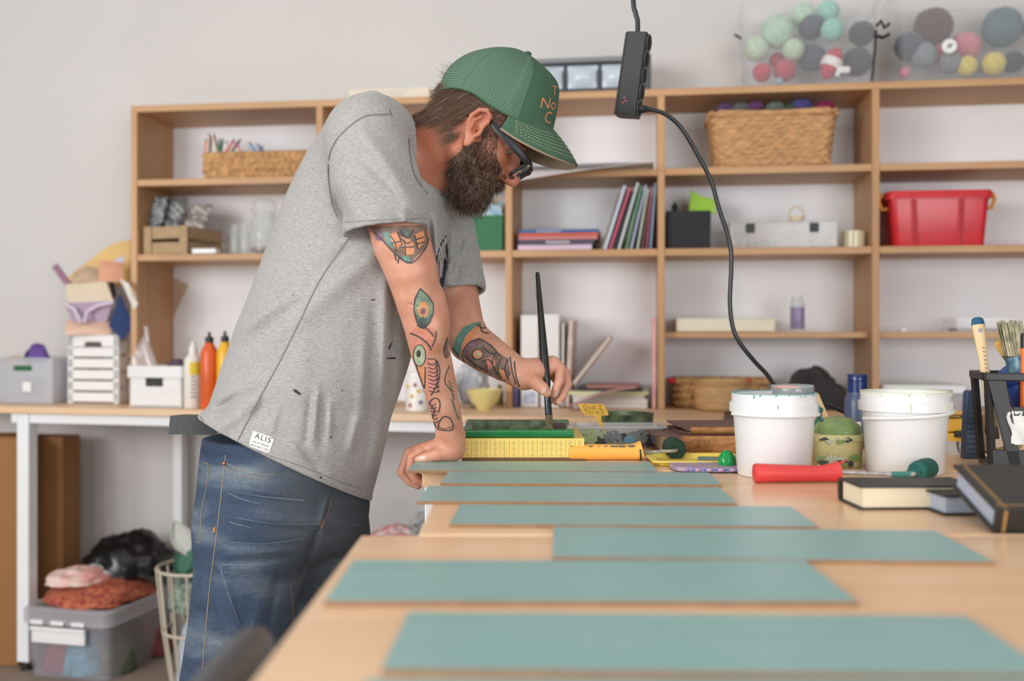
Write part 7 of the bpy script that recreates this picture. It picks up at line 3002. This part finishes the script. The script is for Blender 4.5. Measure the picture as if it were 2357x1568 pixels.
# lettering embroidered on the front panel, following its curve
def cap_letters(b, s, size, th_c, q_c, shear=.0):
    vs, fs = text_mesh(s, size, .0)
    out = []
    p0 = Vector(cap_surface(th_c, q_c))
    for v in vs:
        th = th_c - v.x / .085
        q = q_c + v.y / .21
        p = Vector(cap_surface(th, q))
        e = .004
        n = (Vector(cap_surface(th + e, q)) - p).cross(Vector(cap_surface(th, q + e)) - p)
        n.normalize()
        if n.dot(p - Vector(H(0, .06))) < 0:
            n = -n
        out.append(p + n * .0017)
    b.add(out, fs)


b = MB()
cap_letters(b, 'T', .028, R_(20), .34)
cap_letters(b, 'No', .030, R_(27), .21)
cap_letters(b, 'C', .028, R_(24), .095)
part('embroidered_letters', b, M('orange_thread', (206, 132, 88), .7), cap, label='orange retro lettering')
b = MB()
b.tube([cap_surface(R_(180) - R_(16), .02), cap_surface(R_(180), .015), cap_surface(R_(180) + R_(16), .02)], .007, 8, flat=(Vector(Fh), .3))
part('rear_strap', b, M('cap_strap', (48, 92, 62), .6), cap)

# ------------------------------------------------------------------ hair and beard strands
hair_m = M('hair_brown', (124, 94, 74), .5, var=.3, vscale=200, col2=(86, 62, 48))
beard_m = M('beard_dark_brown', (96, 68, 50), .55, var=.35, vscale=150, col2=(62, 44, 33))
grey_m = M('beard_grey', (168, 154, 138), .5)


def strands(name, roots, mats, parent, lens, dirs, rad, curl, seg=6, seed=1, grey=.0):
    """tapered three-sided strands from root points"""
    r = np.random.default_rng(seed)
    n = len(roots)
    P0 = np.array(roots, np.float64)
    D = np.array(dirs, np.float64)
    D /= np.linalg.norm(D, axis=1)[:, None]
    L = np.array(lens)
    w1 = r.normal(size=(n, 3))
    w2 = r.normal(size=(n, 3))
    ph = r.uniform(0, 6.28, n)
    fq = r.uniform(.6, 1.7, n)
    V = []
    for k in range(seg + 1):
        t = k / seg
        p = P0 + D * (L * t)[:, None] + w1 * (curl * L * t * t)[:, None] + w2 * (curl * .6 * L * np.sin(ph + fq * 6 * t) * t)[:, None]
        p[:, 2] -= L * .18 * t * t
        rr = rad * (1 - .75 * t)
        a = np.cross(D, w1)
        a /= np.linalg.norm(a, axis=1)[:, None] + 1e-9
        c = np.cross(D, a)
        for j in range(3):
            an = 2 * pi * j / 3
            V.append(p + rr * (a * cos(an) + c * sin(an)))
    V = np.stack(V, 1)      # n, (seg+1)*3, 3
    F = []
    for k in range(seg):
        for j in range(3):
            F.append((k * 3 + j, k * 3 + (j + 1) % 3, (k + 1) * 3 + (j + 1) % 3, (k + 1) * 3 + j))
    F = np.array(F)
    m = (seg + 1) * 3
    faces = (F[None] + (np.arange(n) * m)[:, None, None]).reshape(-1, 4)
    o = mesh_np(name, V.reshape(-1, 3), faces, mats, parent)
    if grey > 0 and len(mats) > 1:
        mi = (r.random(n) < grey).astype(np.int32)
        o.data.polygons.foreach_set('material_index', np.repeat(mi, len(F)))
    o.location = -MANI
    return o


bco = np.empty(len(body.data.vertices) * 3, np.float32)
body.data.vertices.foreach_get('co', bco)
bco = bco.reshape(-1, 3)
bno = np.empty(len(body.data.vertices) * 3, np.float32)
body.data.vertices.foreach_get('normal', bno)
bno = bno.reshape(-1, 3)
rel = bco - TH
LF, LU, LS = rel @ Fh, rel @ Uh, rel @ Sh
is_head = (np.abs(LF) < .16) & (np.abs(LU) < .16) & (np.abs(LS) < .1)


def inpoly(poly, x, y):
    c = np.zeros(len(x), bool)
    m = len(poly)
    for i in range(m):
        x0, y0 = poly[i]
        x1, y1 = poly[i - 1]
        cr = ((y0 > y) != (y1 > y)) & (x < (x1 - x0) * (y - y0) / (y1 - y0 + 1e-12) + x0)
        c ^= cr
    return c


def pick(poly_px, n, seed, smin_=.0):
    poly = [hloc(*p) for p in poly_px]
    ok = is_head & inpoly(poly, LF, LU) & (np.abs(LS) >= smin_) & (np.abs(LS) < .0765)
    ii = np.nonzero(ok)[0]
    r = np.random.default_rng(seed)
    return r.choice(ii, min(n, len(ii)), replace=False) if len(ii) else ii


outn = lambda i: bno[i] if (bno[i[0]] @ (bco[i[0]] - H(0, .02))) > 0 else -bno[i]
hair_poly = [(1010, 180), (985, 240), (962, 278), (972, 292), (1000, 292), (1030, 306), (1054, 345), (1066, 330), (1069, 304), (1080, 285), (1100, 270), (1128, 270), (1140, 290), (1190, 312), (1205, 280), (1120, 200)]
i1 = pick(hair_poly, 5200, 3)
# base coat of hair so no scalp shows through
hb2 = Vol(H(-.01, .03) - np.array((.16, .13, .16)), H(-.01, .03) + np.array((.16, .13, .16)), .0024)
Xh, Yh, Zh = np.meshgrid(*[hb2.lo[k] + hb2.h * np.arange(hb2.n[k], dtype=np.float32) for k in range(3)], indexing='ij', sparse=True)
hd = np.minimum(ellip(Xh, Yh, Zh, H(-.004, .048), (.0925, .0865, .0770), HAX), rcone(Xh, Yh, Zh, H(-.046, .012), H(-.050, -.018), .041, .037))
lf = (Xh - TH[0]) * Fh[0] + (Yh - TH[1]) * Fh[1] + (Zh - TH[2]) * Fh[2]
lu = (Xh - TH[0]) * Uh[0] + (Yh - TH[1]) * Uh[1] + (Zh - TH[2]) * Uh[2]
hair_line = np.maximum(lf - .058, -(lu - (-.010 + .02 * np.tanh((lf + .03) / .02) * 1.2 + .75 * np.maximum(lf - (-.012), 0))))
hair_line = np.maximum(hair_line, -(np.sqrt((lf - .013) ** 2 + ((lu - .001) * .62) ** 2) - .0185))
hair_line = np.maximum(hair_line, lu - .075)
hb2.d = np.maximum(hd, hair_line).astype(np.float32)
hair = adopt(hb2.mesh('hair', hair_m, None, 2))
hair['label'] = 'short brown hair'
nrm = outn(i1)
dirs = -Fh * .55 - Uh * .85 + nrm * .03
strands('hair_strands', bco[i1] + nrm * .004, [hair_m, grey_m], man, .022 + .012 * rng.random(len(i1)), dirs + .06 * rng.normal(size=(len(i1), 3)), .00042, .06, 5, 5, .06)
i2 = np.nonzero(is_head & (LF < -.080) & (LU > .035) & (LU < .06) & (np.abs(LS) < .03))[0]
i2 = rng.choice(i2, min(110, len(i2)), replace=False)
strands('hair_tuft', bco[i2], [hair_m], man, .022 + .020 * rng.random(len(i2)), -Fh * .95 + Uh * .35 + .25 * rng.normal(size=(len(i2), 3)), .0004, .12, 5, 6)

# beard: a soft dark mass along the jaw, then curls
bd = Vol(H(.03, -.08) - np.array((.15, .12, .15)), H(.03, -.08) + np.array((.15, .12, .15)), .0024)
for s in (-1, 1):
    bd.chain([H(.030, -.026, s * .0620), H(.020, -.046, s * .0600), H(.022, -.072, s * .052), H(.048, -.097, s * .034), H(.076, -.105, s * .014)], [.004, .0085, .0135, .018, .020], .012)
    bd.chain([H(.034, -.046, s * .0555), H(.058, -.068, s * .0425), H(.082, -.080, s * .025)], [.009, .012, .012], .012)
    bd.chain([H(.106, -.0525, s * .006), H(.101, -.058, s * .018), H(.088, -.070, s * .033), H(.070, -.080, s * .040)], [.0065, .0075, .0075, .009], .006)
bd.cap(H(.084, -.100, .014), H(.084, -.100, -.014), .023, .023, .015)
bd.cap(H(.062, -.115, .012), H(.062, -.115, -.012), .015, .015, .02)
bd.cap(H(.097, -.084, .012), H(.097, -.084, -.012), .009, .009, .008)
Xb, Yb, Zb = np.meshgrid(*[bd.lo[k] + bd.h * np.arange(bd.n[k], dtype=np.float32) for k in range(3)], indexing='ij', sparse=True)
bd.d += (.0022 * np.sin(Xb * 420 + Zb * 160) * np.sin(Zb * 380 - Yb * 210) * np.sin(Yb * 300 + Xb * 120)).astype(np.float32)
beard = adopt(bd.mesh('beard', beard_m, None, 1))
beard['label'] = 'full dark beard with grey hairs'
nv = len(beard.data.vertices)
eco = np.empty(nv * 3, np.float32)
beard.data.vertices.foreach_get('co', eco)
eco = eco.reshape(-1, 3)
eno = np.empty(nv * 3, np.float32)
beard.data.vertices.foreach_get('normal', eno)
eno = eno.reshape(-1, 3)
cen = eco.mean(0)
if (eno * (eco - cen)).sum() < 0:
    eno = -eno
ii = rng.choice(nv, min(7500, nv), replace=False)
rl = eco[ii] - TH
ff, uu = rl @ Fh, rl @ Uh
low = np.clip((-.02 - uu) / .1, 0, 1)
dirs = eno[ii] * .55 - Uh * (.75 + .3 * low)[:, None] + Fh * (.25 - .5 * (ff < .03))[:, None] + .35 * rng.normal(size=(len(ii), 3))
strands('beard_strands', eco[ii] - eno[ii] * .001, [beard_m, grey_m], man, .005 + .010 * low * (.4 + rng.random(len(ii))), dirs, .00034, .34, 6, 9, .13)
# short stubble blending beard into cheek and neck
stub = [(1122, 300), (1150, 320), (1146, 372), (1160, 398), (1172, 404), (1160, 432), (1060, 470), (1034, 440), (1030, 400), (1058, 372), (1086, 344), (1110, 338)]
i3 = pick(stub, 16000, 8, .02)
nn3 = outn(i3)
strands('stubble', bco[i3], [beard_m, grey_m], man, .006 + .006 * rng.random(len(i3)), nn3 * .30 - Uh * .85 + Fh * .15 + .28 * rng.normal(size=(len(i3), 3)), .00036, .25, 4, 10, .12)
# eyebrows and lashes
ib = np.nonzero(is_head & (LF > .076) & (np.abs(LU - .034) < .006) & (np.abs(LS) > .012) & (np.abs(LS) < .046))[0]
ib = rng.choice(ib, min(260, len(ib)), replace=False)
strands('eyebrow', bco[ib], [hair_m], man, .007 + .004 * rng.random(len(ib)), np.sign(LS[ib])[:, None] * Sh * .8 + Fh * .3 - Uh * .15 + .2 * rng.normal(size=(len(ib), 3)), .0003, .2, 4, 12)
# forearm hair on both arms' outer edges
# eyes
b = MB()
for s in (-1, 1):
    b.ball(Vector(H(.0765, .0075, s * .031)), .0118, 18, 12)
part('eyeball', b, [M('eye_white', (168, 146, 134), .3)], man)
b = MB()
for s in (-1, 1):
    b.ball(Vector(H(.0845, .0035, s * .031)), (.0040, .0050, .0050), 14, 10)
part('iris', b, [M('iris_blue_grey', (70, 84, 92), .2)], man)

# ------------------------------------------------------------------ glasses
gl = bpy.data.objects.new('glasses', None)
COL.objects.link(gl)
gl.parent = man
gl['label'] = 'black square-framed glasses'
gm = M('glasses_black', (20, 21, 23), .45)
b = MB()
GU, GT = .0, R_(10)
def gpt(x, y):
    """front frame: x across (towards his right), y up"""
    wrap = -.16 * abs(x) ** 1.6 * 2.2
    return Vector(H(.125 + y * .40 - .9 * x * x, -.010 + y, x))
for s in (-1, 1):
    loop = [(s * (.0335 + x), y) for x, y in rrect(.051, .040, .010, 6)]
    pts = [gpt(x, y) for x, y in loop]
    b.tube(pts + [pts[0]], .0034, 8)
b.tube([gpt(-.009, .006), gpt(0, .008), gpt(.009, .006)], .0026, 8)
part('front_frame', b, gm, gl)
for s in (-1, 1):
    b = MB()
    tp = [gpt(s * .0600, .0165), Vector(H(.116, .0085, s * .0700)), Vector(H(.085, .0130, s * .0735)), Vector(H(.050, .0185, s * .0755)), Vector(H(.030, .022, s * .0720)), Vector(H(.008, .026, s * .0700)), Vector(H(-.004, .014, s * .070))]
    b.tube(tp, [.0072, .0084, .0086, .0078, .005, .003, .002], 8, flat=(Vector(Sh), .38))
    part('temple_arm', b, gm, gl)
    b = MB()
    b.ball(gpt(s * .0575, .0165), .0015, 8, 6)
    part('hinge_pin', b, M('steel_pin', (210, 212, 216), .2, metal=1), gl)
for s in (-1, 1):
    b = MB()
    loop = [gpt(s * (.0335 + x), y) for x, y in rrect(.049, .038, .009, 6)]
    b.loft([loop, [p + Vector(Fh) * .0012 for p in loop]])
    part('lens', b, clear_plastic('spectacle_lens', (230, 236, 240), .10, .03), gl)

# ------------------------------------------------------------------ nails
nail_m = M('nail', (222, 184, 170), .3)
for cx_, cy_, ra, rb_, an in ((972, 1055, 9.5, 4.6, 4), (1251, 901, 7.5, 4.8, -62), (1283, 905, 6, 3.4, -62), (1289, 930, 5.5, 3.2, -62)):
    an = R_(an)
    b = MB()
    conform(b, [(cx_ + ra * cos(t) * cos(an) - rb_ * sin(t) * sin(an), cy_ + ra * cos(t) * sin(an) + rb_ * sin(t) * cos(an)) for t in [2 * pi * k / 16 for k in range(16)]], bvh_body, .0005, 3.0)
    if b.f:
        part('nail', b, nail_m, man)

# ------------------------------------------------------------------ tattoos, drawn on the skin
ink = M('tattoo_ink', (62, 62, 66), .55)
tgreen = M('tattoo_green', (128, 146, 122), .5, var=.25, vscale=90)
tdk = M('tattoo_dark_green', (94, 106, 98), .5, var=.3, vscale=90)
torange = M('tattoo_orange', (214, 142, 98), .5, var=.15, vscale=90)
tpurple = M('tattoo_purple', (128, 98, 108), .5, var=.25, vscale=90)
tpink = M('tattoo_rose', (204, 132, 116), .5, var=.2, vscale=80)
tteal = M('tattoo_teal', (96, 134, 122), .5, var=.2, vscale=80)
tpale = M('tattoo_pale_green', (164, 176, 146), .5, var=.15, vscale=80)
tgrey = M('tattoo_grey', (146, 116, 102), .5, var=.3, vscale=70, col2=(100, 84, 78))
TM = [ink, tgreen, tdk, torange, tpurple, tpink, tteal, tpale, tgrey]


def circ(cx, cy, rx, ry=None, n=16, a0=0):
    ry = ry or rx
    return [(cx + rx * cos(a0 + 2 * pi * i / n), cy + ry * sin(a0 + 2 * pi * i / n)) for i in range(n)]


def outline(b, poly, w=2.4, mi=0, lift=.0010):
    for i in range(len(poly)):
        stroke(b, [poly[i - 1], poly[i]], w, bvh_body, lift, mi)


b = MB()
# peacock feather on the near forearm
fe = [(967, 664), (955, 688), (953, 712), (957, 732), (963, 750), (975, 756), (988, 744), (997, 722), (997, 700), (986, 682)]
conform(b, fe, bvh_body, .0004, 5, 1)
conform(b, [(953, 716), (957, 738), (966, 756), (980, 756), (992, 740), (998, 716), (986, 730), (975, 736), (962, 728)], bvh_body, .0006, 5, 2)
conform(b, circ(974, 712, 13, 18), bvh_body, .0007, 5, 3)
conform(b, circ(974, 716, 6, 8), bvh_body, .0009, 4, 4)
outline(b, fe)
for k in range(7):
    stroke(b, [(958 + 5.5 * k, 728 + 3 * abs(k - 3)), (966 + 2.5 * k, 752)], 1.6, bvh_body, .0011, 0)
# cap band and bird head
band = [(944, 768), (962, 752), (998, 752), (1004, 768), (998, 790), (990, 800)]
conform(b, [(944, 768), (958, 752), (1000, 756), (1005, 776), (994, 800), (970, 778)], bvh_body, .0004, 5, 5)
stroke(b, [(944, 767), (966, 776), (985, 792), (993, 806)], 3, bvh_body, .0010, 0)
stroke(b, [(956, 755), (978, 762), (996, 782)], 4, bvh_body, .0010, 3)
stroke(b, [(960, 750), (982, 756), (1000, 776)], 2, bvh_body, .0012, 0)
stroke(b, [(1004, 762), (1002, 780), (994, 798)], 2.4, bvh_body, .0012, 0)
conform(b, [(944, 774), (968, 782), (988, 806), (986, 834), (972, 842), (955, 830), (946, 800)], bvh_body, .0005, 5, 5)
conform(b, circ(966, 818, 13, 24), bvh_body, .0007, 5, 7)
conform(b, circ(964, 814, 5, 9), bvh_body, .0009, 4, 0)
outline(b, circ(966, 818, 14, 25, 14), 2)
conform(b, [(960, 842), (979, 846), (978, 892), (972, 880)], bvh_body, .0005, 5, 3)
stroke(b, [(958, 840), (976, 892)], 2, bvh_body, .0010, 0)
stroke(b, [(979, 844), (978, 894)], 2, bvh_body, .0010, 0)
for k in range(8):
    x, y = 984 + k * .6, 836 + k * 9
    stroke(b, [(x, y), (x + 14, y + 4), (x + 22, y - 6 + k * .6), (x + 20, y + 4)], 2, bvh_body, .0010, 0)
stroke(b, [(984, 826), (1002, 828), (1012, 850), (1008, 880), (992, 910)], 2.4, bvh_body, .0011, 0)
conform(b, [(986, 840), (1006, 844), (1008, 872), (994, 906), (984, 900)], bvh_body, .0003, 5, 5)
# lower squiggles and shell by the wrist
stroke(b, [(988, 930), (996, 918), (1008, 918), (1013, 932), (1009, 950)], 2.4, bvh_body, .0010, 0)
stroke(b, [(990, 930), (1000, 944), (996, 962), (1004, 984)], 2.2, bvh_body, .0010, 0)
for k in range(6):
    stroke(b, [(989 + k * 1.6, 930 + k * 8), (997 + k * 1.6, 933 + k * 8), (1003 + k, 928 + k * 8)], 1.8, bvh_body, .0011, 0)
stroke(b, [(1008, 988), (1012, 970), (1022, 959), (1034, 962), (1042, 976), (1042, 988), (1030, 991), (1008, 988)], 2.6, bvh_body, .0010, 0)
stroke(b, [(1010, 983), (1024, 987), (1040, 982)], 1.6, bvh_body, .0010, 0)
# leaf on the front edge
conform(b, [(1030, 778), (1036, 790), (1037, 812), (1030, 826), (1022, 818), (1022, 800)], bvh_body, .0004, 4, 8)
stroke(b, [(1030, 776), (1021, 804), (1026, 826)], 2, bvh_body, .0010, 0)
stroke(b, [(1034, 842), (1024, 868), (1026, 884), (1040, 900)], 2, bvh_body, .0010, 0)
for k in range(5):
    stroke(b, [(1030 + k * 2.5, 876 + k * 8), (1040 + k * 1.6, 884 + k * 9)], 2, bvh_body, .0010, 2)
stroke(b, [(1040, 918), (1048, 946), (1056, 966)], 3, bvh_body, .0010, 2)
part('tattoo_print', b, TM, man, smooth=0, label='peacock feather and bird tattoo on the near forearm')
# upper arm
b = MB()
conform(b, [(850, 522), (982, 518), (986, 552), (976, 574), (958, 590), (946, 606), (924, 600), (908, 580), (884, 556), (864, 545)], bvh_body, .0004, 5, 8)
conform(b, [(896, 540), (914, 534), (924, 560), (912, 578)], bvh_body, .0008, 5, 3)
conform(b, [(920, 545), (950, 553), (954, 584), (934, 588)], bvh_body, .0008, 5, 3)
conform(b, [(954, 540), (974, 532), (978, 556), (962, 574)], bvh_body, .0008, 5, 3)
conform(b, [(922, 530), (950, 530), (936, 546)], bvh_body, .0008, 5, 2)
conform(b, [(880, 534), (896, 534), (908, 574), (896, 566)], bvh_body, .0008, 5, 6)
conform(b, [(924, 588), (942, 592), (946, 602), (930, 600)], bvh_body, .0008, 5, 6)
conform(b, circ(874, 545, 10, 9), bvh_body, .0008, 4, 4)
for ln in ([(898, 542), (910, 560), (912, 578)], [(900, 560), (922, 556)], [(914, 534), (926, 562)], [(922, 548), (936, 560), (950, 553)], [(924, 570), (952, 568)], [(934, 588), (930, 552)], [(954, 542), (962, 574)], [(956, 552), (974, 546)], [(960, 562), (978, 556)], [(920, 530), (936, 548), (952, 530)], [(860, 532), (880, 552), (908, 582), (944, 606), (976, 576), (986, 548)], [(908, 582), (912, 600)], [(918, 592), (916, 606)]):
    stroke(b, ln, 2.6, bvh_body, .0012, 0)
part('tattoo_print', b, TM, man, smooth=0, label='orange and green lettered tattoo under the near sleeve')
# far forearm: round-faced animal with spectacles
b = MB()
conform(b, [(1042, 800), (1050, 776), (1066, 754), (1092, 742), (1108, 742), (1092, 754), (1072, 774), (1062, 798), (1058, 822), (1044, 812)], bvh_body, .0005, 5, 6)
conform(b, [(1062, 798), (1072, 774), (1092, 754), (1106, 750), (1090, 776), (1074, 798), (1062, 820)], bvh_body, .0006, 5, 3)
conform(b, [(1064, 812), (1084, 788), (1104, 780), (1132, 794), (1146, 812), (1170, 826), (1176, 862), (1160, 880), (1130, 870), (1100, 858), (1080, 842)], bvh_body, .0004, 5, 8)
conform(b, [(1066, 806), (1080, 788), (1098, 780), (1104, 794), (1086, 806), (1074, 818)], bvh_body, .0007, 5, 4)
conform(b, circ(1100, 816, 11, 10), bvh_body, .0008, 4, 3)
conform(b, circ(1102, 816, 5, 5), bvh_body, .0010, 3, 7)
conform(b, [(1118, 826), (1136, 818), (1142, 840), (1126, 852)], bvh_body, .0008, 4, 5)
conform(b, [(1146, 850), (1160, 852), (1168, 872), (1154, 876)], bvh_body, .0008, 4, 3)
for ln in ([(1064, 812), (1080, 790), (1104, 780)], [(1064, 814), (1072, 838), (1096, 858), (1130, 870), (1164, 884)], [(1104, 780), (1130, 796), (1150, 818)], [(1108, 834), (1126, 828), (1136, 842)], [(1092, 838), (1110, 848), (1124, 856)], [(1140, 812), (1134, 836), (1146, 862)], [(1156, 822), (1146, 846), (1156, 874)], [(1170, 826), (1162, 850), (1172, 874)], [(1112, 800), (1126, 812), (1140, 816)], [(1074, 822), (1086, 832), (1096, 846)], [(1174, 822), (1180, 858), (1188, 884)], [(1184, 832), (1188, 866), (1196, 890)], [(1042, 800), (1058, 822)], [(1096, 748), (1112, 756), (1124, 752)], [(1104, 744), (1110, 764), (1126, 768)]):
    stroke(b, ln, 2.6, bvh_body, .0012, 0)
outline(b, circ(1100, 816, 13, 12, 14), 2.4)
part('tattoo_print', b, TM, man, smooth=0, label='bespectacled animal tattoo on the far forearm')

# ------------------------------------------------------------------ shirt details
seam_m = M('shirt_seam', (128, 125, 122), .9)
b = MB()
for ln, w in (([(776, 500), (764, 470), (757, 420), (757, 370), (770, 330), (800, 295), (840, 268), (880, 264), (898, 262)], 2.2), ([(902, 268), (896, 250)], 2), ([(940, 318), (944, 362), (956, 408), (984, 446)], 2), ([(805, 545), (740, 640), (690, 740), (640, 840), (590, 930), (550, 1010), (538, 1030)], 2.2), ([(795, 512), (880, 506), (980, 502)], 1.6), ([(1020, 655), (1065, 660), (1108, 652)], 1.6), ([(452, 945), (476, 978), (520, 1012), (600, 1042), (700, 1076), (780, 1108), (830, 1126)], 1.4)):
    stroke(b, ln, w, bvh_shirt, .0014)
part('seam_stitching', b, seam_m, shirt).location = (0, 0, 0)
b = MB()
for poly in ([(674, 895), (684, 898), (694, 908), (690, 910), (678, 903)], [(893, 800), (904, 784), (902, 790), (896, 806)], [(888, 824), (912, 822), (910, 826), (890, 827)], [(736, 1098), (740, 1096), (741, 1101), (737, 1102)], [(759, 1008), (764, 1002), (762, 1010)], [(786, 898), (790, 897), (788, 902)], [(672, 679), (675, 678), (674, 682)], [(706, 828), (709, 827), (708, 831)], [(850, 690), (866, 688), (860, 692)]):
    conform(b, poly, bvh_shirt, .0006, 4)
o = part('paint_stain', b, M('black_paint', (38, 38, 40), .6), shirt)
o.location = (0, 0, 0)
b = MB()
ex_ = np.cross(NA, (0, 1, 0))
ex_ /= np.linalg.norm(ex_)
ey_ = np.cross(NA, ex_)
cax = cb + NA * float((cc - cb) @ NA)
b.tube([cax + .0850 * (ex_ * cos(a) + ey_ * sin(a)) for a in [2 * pi * k / 48 for k in range(49)]], .0070, 8)
part('collar_rib', b, jersey, man)
# chest print
b = MB()
conform(b, [(1026, 540), (1014, 560), (1004, 590), (1004, 610), (1028, 612), (1032, 580)], bvh_shirt, .0006, 5, 0)
conform(b, [(1003, 612), (1028, 612), (1022, 660), (1012, 700), (1006, 650)], bvh_shirt, .0006, 5, 1)
for ln in ([(1008, 602), (1012, 575), (1017, 600)], [(1009, 594), (1016, 590)], [(1019, 602), (1024, 566), (1028, 600)], [(1021, 590), (1027, 588)]):
    stroke(b, ln, 2.4, bvh_shirt, .0010, 2)
o = part('chest_print', b, [M('print_black', (38, 38, 42), .8), M('print_slate', (62, 68, 80), .8), M('print_grey', (176, 174, 170), .8)], shirt)
o.location = (0, 0, 0)
# woven label above the hem
b = MB()
lab = [(583, 992), (625, 1006), (631, 1012), (620, 1042), (613, 1041), (577, 1028), (574, 1022)]
conform(b, lab, bvh_shirt, .0009, 4)
lb_ = part('woven_label', b, M('white_label', (232, 228, 220), .7), shirt)
lb_.location = (0, 0, 0)


def text_px(mb, s, size_px, c, ang, bvh, lift, spacing=1.0):
    vs, fs = text_mesh(s, size_px, 0.0, spacing=spacing)
    ca, sa = cos(ang), sin(ang)
    out, ok = [], []
    for v in vs:
        x, y = c[0] + v.x * ca + v.y * sa, c[1] + v.x * sa - v.y * ca
        q, n = on_skin(x, y, bvh, lift)
        out.append(q if q is not None else Vector((0, 0, 0)))
        ok.append(q is not None)
    mb.add(out, [f for f in fs if all(ok[i] for i in f)])


b = MB()
la = atan2(14, 42)
text_px(b, 'ALIS', 17, (606, 1009), la, bvh_shirt, .0014, 1.25)
text_px(b, 'EST. BY FRIENDS', 5.2, (601, 1022), la, bvh_shirt, .0014)
text_px(b, 'SINCE BACK THEN', 5.2, (598, 1030), la, bvh_shirt, .0014)
b.build('label_lettering', M('label_ink', (44, 44, 46), .7), lb_, smooth=0)

# ------------------------------------------------------------------ jeans details
b = MB()
st = M('denim_stitch', (160, 136, 108), .8)
for ln, w in (([(520, 1048), (514, 1100), (505, 1180), (495, 1260), (482, 1360), (474, 1450), (466, 1540)], 2.2), ([(522, 1066), (560, 1084), (610, 1092), (632, 1090)], 1.6), ([(520, 1078), (560, 1094), (612, 1102)], 1.6), ([(762, 1150), (752, 1190), (734, 1230)], 1.8), ([(470, 1066), (480, 1072), (476, 1120), (464, 1180), (462, 1244), (452, 1246)], 1.6), ([(668, 1345), (673, 1400), (676, 1450)], 1.6)):
    stroke(b, ln, w * .7, bvh_jeans, .0008)
o = part('stitching', b, st, jeans)
o.location = (0, 0, 0)
b = MB()
q, n = on_skin(517, 1067, bvh_jeans, .001)
b.ball(q, .0042, 10, 6)
o = part('rivet', b, M('copper_rivet', (196, 130, 100), .35, metal=.8), jeans)
o.location = (0, 0, 0)
b = MB()
for ln in ([(745, 1195), (738, 1215)], [(492, 1215), (496, 1225)], [(496, 1214), (491, 1226)]):
    stroke(b, ln, 3, bvh_jeans, .001)
o = part('bar_tack', b, M('orange_tack', (176, 126, 80), .8), jeans)
o.location = (0, 0, 0)
b = MB()
for ln, w in (([(520, 1128), (600, 1142), (700, 1152)], (1, 4)), ([(525, 1135), (560, 1150), (600, 1160)], (3, 1)), ([(545, 1192), (640, 1206), (738, 1206)], (1.5, 3)), ([(530, 1202), (580, 1216)], (4, 1)), ([(520, 1245), (600, 1252), (700, 1240)], (1.5, 2.5)), ([(510, 1300), (600, 1300), (660, 1290)], (4, 1)), ([(508, 1316), (580, 1326)], (2.5, 1)), ([(770, 1290), (800, 1300), (836, 1284)], (1, 3)), ([(765, 1318), (790, 1330), (826, 1322)], (1, 3)), ([(506, 1300), (530, 1380), (556, 1450)], (3, 1)), ([(720, 1345), (760, 1370)], (1, 3)), ([(790, 1212), (830, 1208)], (1, 2.5))):
    stroke(b, ln, w, bvh_jeans, .0006)
o = part('fade_streaks', b, M('washed_fade', (100, 114, 126), .9, var=.2, vscale=200), jeans)
o.location = (0, 0, 0)
# webbing belt tail
b = MB()
A = [Vector(P(*p)) for p in ((500, 957, 2.06), (465, 955, 2.055), (425, 954, 2.05), (392, 957, 2.05))]
Bq = [Vector(P(*p)) for p in ((500, 1003, 2.06), (465, 1001, 2.055), (425, 1000, 2.05), (388, 1000, 2.05))]
b.grid([[a.lerp(c, j / 4) for j in range(5)] for a, c in zip(A, Bq)], .003)
part('belt_tail', b, M('grey_webbing', (78, 80, 82), .85, var=.15, vscale=300, bump=.4, bscale=500), man, label='dark grey webbing belt end')
# shoes
for (x, y) in ((-0.60, 1.96), (-0.475, 2.18)):
    b = MB()
    rings = []
    for t, w, h in ((-.09, .030, .06), (-.07, .040, .085), (-.02, .043, .09), (.05, .045, .065), (.12, .046, .05), (.17, .038, .042), (.195, .018, .03)):
        rings.append([(x + t, y - .25 * t + w * cos(2 * pi * k / 16), .004 + h * .5 + h * .5 * sin(2 * pi * k / 16)) for k in range(16)])
    b.loft(rings)
    part('shoe', b, M('dark_sneaker', (48, 48, 52), .7), man)
